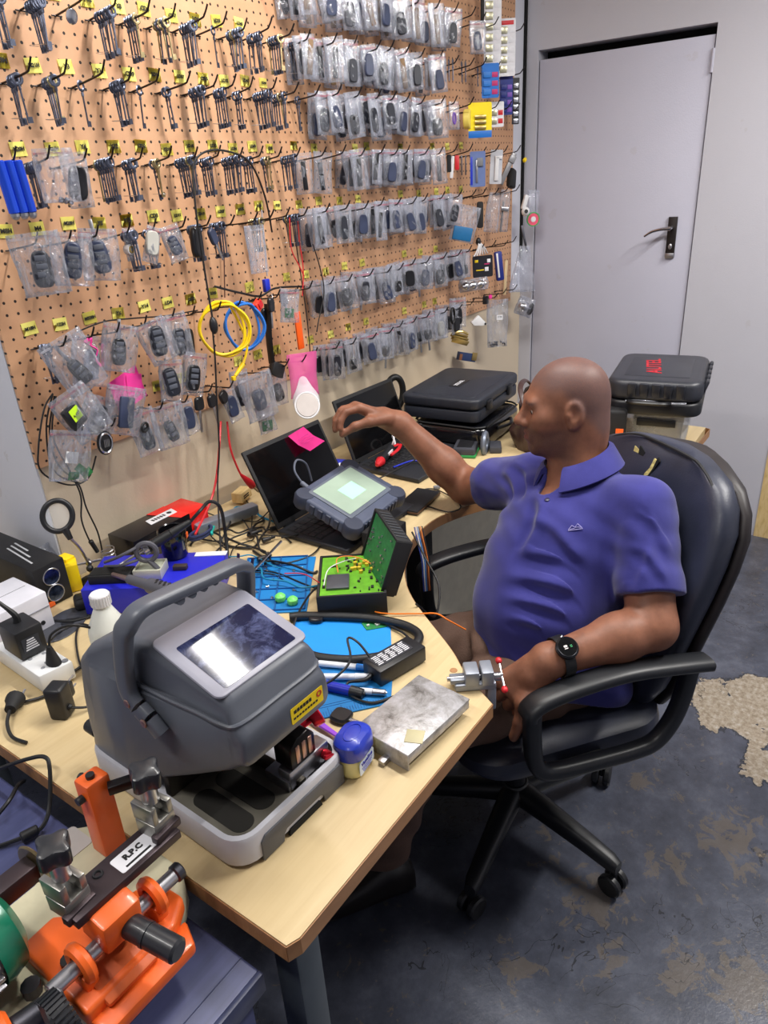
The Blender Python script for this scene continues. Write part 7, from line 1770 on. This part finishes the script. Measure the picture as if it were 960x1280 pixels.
Cp((-.022, .086, -.056), (.022, .086, -.056), .0095, k=.008); E((0, .094, -.0545), (.016, .010, .0075), .006); Cp((-.019, .088, -.069), (.019, .088, -.069), .0095, k=.008); E((0, .095, -.0695), (.016, .009, .008), .006); Cp((-.024, .0985, -.0620), (.024, .0985, -.0620), .0022, k=.003, m='sub')
for s in (-1, 1):
    Cp((s*.020, .0885, .0125), (s*.046, .0785, .0115), .0048, .0042, .004); Cp((s*.021, .0885, -.004), (s*.045, .078, -.003), .0036, .0034, .004)
    E((s*.080, -.008, -.004), (.010, .022, .033), .008); E((s*.088, -.004, .002), (.006, .013, .019), .005, 'sub'); E((s*.082, .006, -.006), (.006, .006, .010), .004); E((s*.080, -.002, -.032), (.008, .011, .011), .006)
V, Fc = f.mesh()
k = NT('warm_brown_skin'); v = k.tc.outputs['Object']
at = k.n('Attribute'); at.attribute_name = 'tone'; sp = k.n('SeparateColor'); k.l(at.outputs['Color'], sp.inputs[0])
base = k.ramp(k.noise(26, 5, .6, v), [(.3, (120, 78, 60)), (.7, (146, 98, 76))])
base = k.mix(k.math('MULTIPLY', sp.outputs[0], k.math('ADD', .25, k.math('MULTIPLY', k.noise(420, 2, .5, v), .9)), True), base, (50, 44, 50))
base = k.mix(k.math('MULTIPLY', sp.outputs[2], k.math('ADD', .45, k.math('MULTIPLY', k.noise(520, 2, .5, v), .8)), True), base, (86, 70, 72))
base = k.mix(k.math('MULTIPLY', sp.outputs[1], .6), base, (128, 70, 66))
k.l(base, k.b.inputs['Base Color']); k.b.inputs['Roughness'].default_value = .5; k.b.inputs['Specular IOR Level'].default_value = .35
k.b.inputs['Subsurface Weight'].default_value = .08; k.b.inputs['Subsurface Scale'].default_value = .004; k.bump(k.noise(260, 3, .6, v), .12, .002); M_SKIN = k.m
body = np_obj('body', V, Fc, M_SKIN, man, 2)
co = np.empty(len(body.data.vertices)*3, np.float32); body.data.vertices.foreach_get('co', co); co = co.reshape(-1, 3)
lc = (co-HC) @ HR/HS; sst = lambda e0, e1, x: np.clip((x-e0)/(e1-e0), 0, 1)**2*(3-2*np.clip((x-e0)/(e1-e0), 0, 1))
near = np.linalg.norm(lc, axis=1) < .17
beard = sst(-.030, -.05, lc[:, 2])*sst(-.03, .03, lc[:, 1])*sst(-.128, -.112, lc[:, 2])*.7
must = sst(.012, .0, np.abs(lc[:, 2]+.045))*sst(.07, .085, lc[:, 1])*.6
hl = .052-.55*np.clip(lc[:, 1]-.03, 0, 1)*-.4+np.where(lc[:, 1] < .02, -(.02-lc[:, 1])*1.25, 0)
scalp = sst(-.022, .026, lc[:, 2]-np.maximum(hl, -.075))*sst(.092, .072, lc[:, 1])*.8
brow = np.exp(-((lc[:, 2]-.026-.003*0)/.0045)**2)*sst(.07, .08, lc[:, 1])*sst(.012, .018, np.abs(lc[:, 0]))*sst(.055, .047, np.abs(lc[:, 0]))*.95
lips = np.exp(-((lc[:, 2]+.062)/.010)**2)*sst(.083, .092, lc[:, 1])*sst(.027, .02, np.abs(lc[:, 0]))
R_ = np.where(near, np.clip(np.maximum.reduce([beard, must, brow]), 0, 1), 0); G_ = np.where(near, lips, 0)
ca = body.data.color_attributes.new('tone', 'FLOAT_COLOR', 'POINT'); ca.data.foreach_set('color', np.stack([R_, G_, np.where(near, scalp, 0), R_*0+1], 1).astype(np.float32).ravel())
for s in (-1, 1):
    b = B(); sph(b, hd_(s*.0325, .0765, .0042), .0118*HS, seg=16); e = obj('eye', b, mat('eye_white', (214, 204, 198), .2), man)
    b = B(); c0 = Vec(hd_(s*.0325, .0765, .0042)); dv = (hf*.96-hu*.25).normalized(); cyl(b, c0+dv*.0098, c0+dv*.0114, .0052, .0038, 14); obj('iris', b, mat('dark_brown_iris', (36, 22, 18), .15), e)

# ---- polo shirt
f = Field((.14, -1.37, .485), (.80, -.60, 1.06), .0036)
torso(f, .010, .05)
f.ell(PEL+(.015, -.02, .01), (.188, .180, .125), k=.05); f.cap((.44, -1.13, .60), (.42, -1.15, .52), .075, .08, k=.04)
for S_, E_, fr in ((SL, EL, .74), (SR, ER, .60)):
    S_, E_ = np.array(S_), np.array(E_); hm = S_+(E_-S_)*fr; dn = (E_-S_)/np.linalg.norm(E_-S_)
    f.cap(S_, E_, .072, .064, k=.03, cut=(hm, dn))
    f.cap(hm-dn*.03, hm, .0705, .0685, k=.004, cut=(hm-dn*.001, dn))
# folds of cloth: soft ridge and groove pairs running over the surface
def ridge(f, a, b_, amp, w, out):
    a, b_ = np.array(a), np.array(b_); d = b_-a; L = np.linalg.norm(d); d = d/L; o = np.array(out)-d*(np.array(out) @ d); o /= np.linalg.norm(o); n = np.cross(d, o)
    q = f.sl(np.minimum(a, b_)-.07, np.maximum(a, b_)+.07); x, y, z = f.xyz(q)
    X, Y, Z_ = x-a[0], y-a[1], z-a[2]
    t = (X*d[0]+Y*d[1]+Z_*d[2])/L; u = (X*n[0]+Y*n[1]+Z_*n[2])+.012*np.sin(t*4); h = X*o[0]+Y*o[1]+Z_*o[2]
    m = np.exp(-((t-.5)/.42)**4)*np.exp(-(h/.09)**4)
    f.F[q] -= (amp*m*(np.exp(-(u/w)**2)-.8*np.exp(-((u-1.6*w)/w)**2))).astype(np.float32)
OUT = np.array((-.85, .1, .35))
for (x0, y0, d0), (x1, y1, d1), am, w_ in [((625, 690, 1.50), (775, 730, 1.37), .007, .014), ((615, 722, 1.50), (770, 768, 1.37), .008, .015), ((612, 752, 1.48), (745, 795, 1.38), .007, .013), ((615, 780, 1.47), (705, 818, 1.40), .006, .011),
        ((785, 628, 1.37), (700, 690, 1.40), .007, .016), ((640, 640, 1.52), (715, 705, 1.42), .006, .014), ((690, 620, 1.44), (760, 690, 1.38), .005, .014), ((660, 605, 1.55), (645, 680, 1.50), .006, .013), ((792, 655, 1.37), (846, 705, 1.37), .005, .013), ((788, 700, 1.37), (846, 728, 1.37), .005, .012), ((615, 585, 1.76), (652, 622, 1.68), .005, .012), ((640, 575, 1.75), (660, 615, 1.62), .006, .012), ((792, 610, 1.37), (782, 745, 1.36), .006, .010)]:
    ridge(f, PD(x0, y0, d0), PD(x1, y1, d1), am*1.7, w_, OUT)
x, y, z = f.xyz((slice(None),)*3)
f.F += (.0022*np.sin(38*(z+.45*x-.25*y)+5*np.sin(9*(x+y)+4*z))+.0012*np.sin(70*(x*.5-y*.6+z)+3*np.sin(21*z))).astype(np.float32)
f.cap(NB+(.002, -.002, -.045), hd_(0, -.02, -.03), .073, .068, k=.008, mode='sub')
fwd = np.array((-.86, .42, 0.)); fwd /= np.linalg.norm(fwd)
f.cap(NB+fwd*.05+(0, 0, .03), NB+fwd*.13+(0, 0, -.055), .034, .006, k=.006, mode='sub')
f.plane((.40, -1.0, .515), (-.25, .10, -1))
V, Fc = f.mesh()
k = NT('royal_blue_pique'); v = k.tc.outputs['Object']
k.l(k.ramp(k.noise(12, 4, .6, v), [(.3, (46, 46, 114)), (.7, (57, 57, 132))]), k.b.inputs['Base Color']); k.b.inputs['Roughness'].default_value = .85; k.b.inputs['Sheen Weight'].default_value = .25; k.b.inputs['Specular IOR Level'].default_value = .2
k.bump(k.noise(700, 2, .5, v), .25, .0015); M_POLO = k.m
shirt = np_obj('polo_shirt', V, Fc, M_POLO, man, 2)
# collar: folded band round the neck, open at the front
ax = Vec(hd_(0, -.02, -.06)-NB).normalized(); ff = Vec(fwd); ff = (ff-ax*ff.dot(ax)).normalized(); sd = ff.cross(ax)
c0 = Vec(NB)+ax*.034; rings = []
for q in range(29):
    th = math.radians(24+312*q/28); back = .5-.5*math.cos(th); fr = 1-back
    dr = ff*math.cos(th)+sd*math.sin(th)
    rr_ = [(.073, -.006+.004*back-.03*fr), (.071, .022+.012*back-.022*fr), (.074, .030+.012*back-.022*fr), (.084, .026+.010*back-.024*fr), (.100+.012*fr, -.010-.03*fr**2), (.097+.012*fr, -.013-.03*fr**2), (.082, .018+.010*back-.026*fr), (.0745, .0+.004*back-.03*fr)]
    rings.append([c0+dr*r+ax*z for r, z in rr_])
b = B(); loft(b, rings); obj('collar', b, M_POLO, shirt, smooth=60)
def on_shirt(px, py, out=.0015):
    """where a sight line meets the shirt"""
    o = Vec(CAMP); d = _ray(px, py).normalized(); ok, p, n, i = shirt.ray_cast(o, d)
    return (p+n*out, n) if ok else (PD(px, py, 1.5), -d)
for (px, py) in ((690, 603), (684, 625)):
    p, n = on_shirt(px, py); b = B(); lathe(b, [(0, -.001), (.005, -.001), (.0055, .0005), (.004, .0012), (0, .0008)], Mat.Translation(p) @ frame_to(n).to_4x4(), 12); obj('button', b, mat('navy_button', (30, 30, 70), .35), shirt)
p, n = on_shirt(719, 660); xx = (Vec((.60, -.79, 0))-n*Vec((.60, -.79, 0)).dot(n)).normalized(); M_ = basis(xx, n.cross(xx), p)
b = B(); tube(b, [(-.014, -.002, 0), (-.006, .006, .001), (.0, .001, .001), (.006, .008, .001), (.014, -.002, 0)], .0009, 5, 2, smooth=False); tube(b, [(-.015, -.004, 0), (.015, -.004, 0)], .0008, 5, 2, smooth=False); tube(b, [(-.012, -.002, 0), (-.004, -.001, 0), (.004, .001, 0), (.012, -.001, 0)], .0007, 5, 3)
bmesh.ops.transform(b, matrix=M_, verts=b.verts[:]); lg = obj('embroidered_emblem', b, mat('pale_lilac_thread', (176, 170, 226), .7), shirt)
# ---- trousers and shoes
f = Field((-.12, -1.24, .05), (.66, -.46, .70), .0045)
f.ell(PEL+(0, 0, -.01), (.175, .16, .095), k=.05)
for hp, kn, an in (((.40, -1.07, .535), (.05, -.90, .545), (.03, -.80, .13)), ((.46, -.92, .535), (.13, -.70, .545), (.12, -.60, .13))):
    f.cap(hp, kn, .098, .074, k=.03); f.cap(kn, an, .072, .055, k=.02, cut=(an, (0, 0, -1)))
x, y, z = f.xyz((slice(None),)*3)
f.F += (.0035*np.sin(46*(x*.7+y*.5+z)+4*np.sin(13*(x-y)))).astype(np.float32)
for a, b_, r in [((.24, -.83, .60), (.36, -.86, .615), .02), ((.22, -.80, .605), (.30, -.77, .60), .018), ((.27, -.93, .62), (.36, -.87, .63), .018), ((.20, -1.0, .60), (.33, -1.03, .61), .016)]: f.cap(a, b_, r, r*.7, k=.025)
V, Fc = f.mesh(); tr = np_obj('trousers', V, Fc, mat('brown_cotton', (98, 74, 62), .85, var=.12, bump=.2, bs=300), man, 2)
for x0, y0 in ((.03, -.80), (.12, -.60)):
    b = B(); R = []
    for s, w, z1 in ((-.07, .05, .07), (-.05, .07, .10), (.0, .076, .125), (.06, .085, .09), (.13, .092, .07), (.18, .08, .055), (.205, .04, .04)):
        R.append([Vec((x0, y0, 0))+Vec((-.79, .61, 0))*s+Vec((.61, .79, 0))*(x*w)+Vec((0, 0, (y+.5)*z1+.002)) for x, y in rrect(1, 1, .35, 4)])
    loft(b, R); obj('shoe', b, mat('dark_shoe_leather', (30, 26, 26), .4), man)
# ---- wristwatch
wa = (Vec(EL)-Vec(WL)).normalized(); wc = Vec(WL)+wa*.030; n = -Vec(_ray(680, 824)).normalized(); n = (n*.8+Vec((0, 0, .35))-wa*0); n = (n-wa*n.dot(wa)).normalized()
yx = n.cross(wa).normalized()
b = B(); tube(b, [wc+(n*math.cos(q*PI/10)*.0385+yx*math.sin(q*PI/10)*.0385) for q in range(20)], .0105, 10, 2, closed=True, flat=.28); 
wr = obj('wristwatch', b, RUBBER, man)
b = B(); R = []
for i in range(24):
    a = 2*PI*i/24; R.append((n*math.cos(a)+yx*math.sin(a), 0))
bmesh.ops.delete(b, geom=b.verts[:]); loft(b, [[wc+dr*r+wa*o for dr, _ in R] for o, r in ((-.011, .0395), (-.011, .042), (.011, .042), (.011, .0395))], cap=False); obj('strap', b, RUBBER, wr)
MW = basis(yx*-1, wa*-1, wc+n*.040)
if MW.to_3x3().col[2].dot(n) < 0: MW = basis(yx, wa*-1, wc+n*.040)
b = B(); lathe(b, [(0, 0), (.0205, 0), (.0225, .003), (.0225, .009), (.019, .0115), (.018, .0112)], MW, 32); cs = obj('watch_case', b, mat('black_watch_metal', (34, 35, 40), .3, .7), wr)
b = B(); lathe(b, [(0, .0108), (.0185, .0108), (.0180, .0114), (0, .0114)], MW, 28); fc = obj('watch_face', b, mat('black_watch_glass', (10, 11, 13), .12), cs)
obj('watch_hour', text_bm('18', .0095, MW @ Mat.Translation((0, .003, .0117)), .0002, bold=.0003), mat('watch_white', (226, 220, 214), .5, emit=.3), fc)
obj('watch_date', text_bm('11', .006, MW @ Mat.Translation((0, -.008, .0117)), .0002, bold=.0002), mat('watch_green', (60, 170, 110), .5, emit=.3), fc)
b = B(); cyl(b, MW @ Vec((.022, 0, .006)), MW @ Vec((.0255, 0, .006)), .003, seg=10); obj('crown', b, M_SILV, cs)
# prototypes that only served as patterns
for o in BAGS:
    for c in list(o.children): bpy.data.objects.remove(c)
    bpy.data.objects.remove(o)
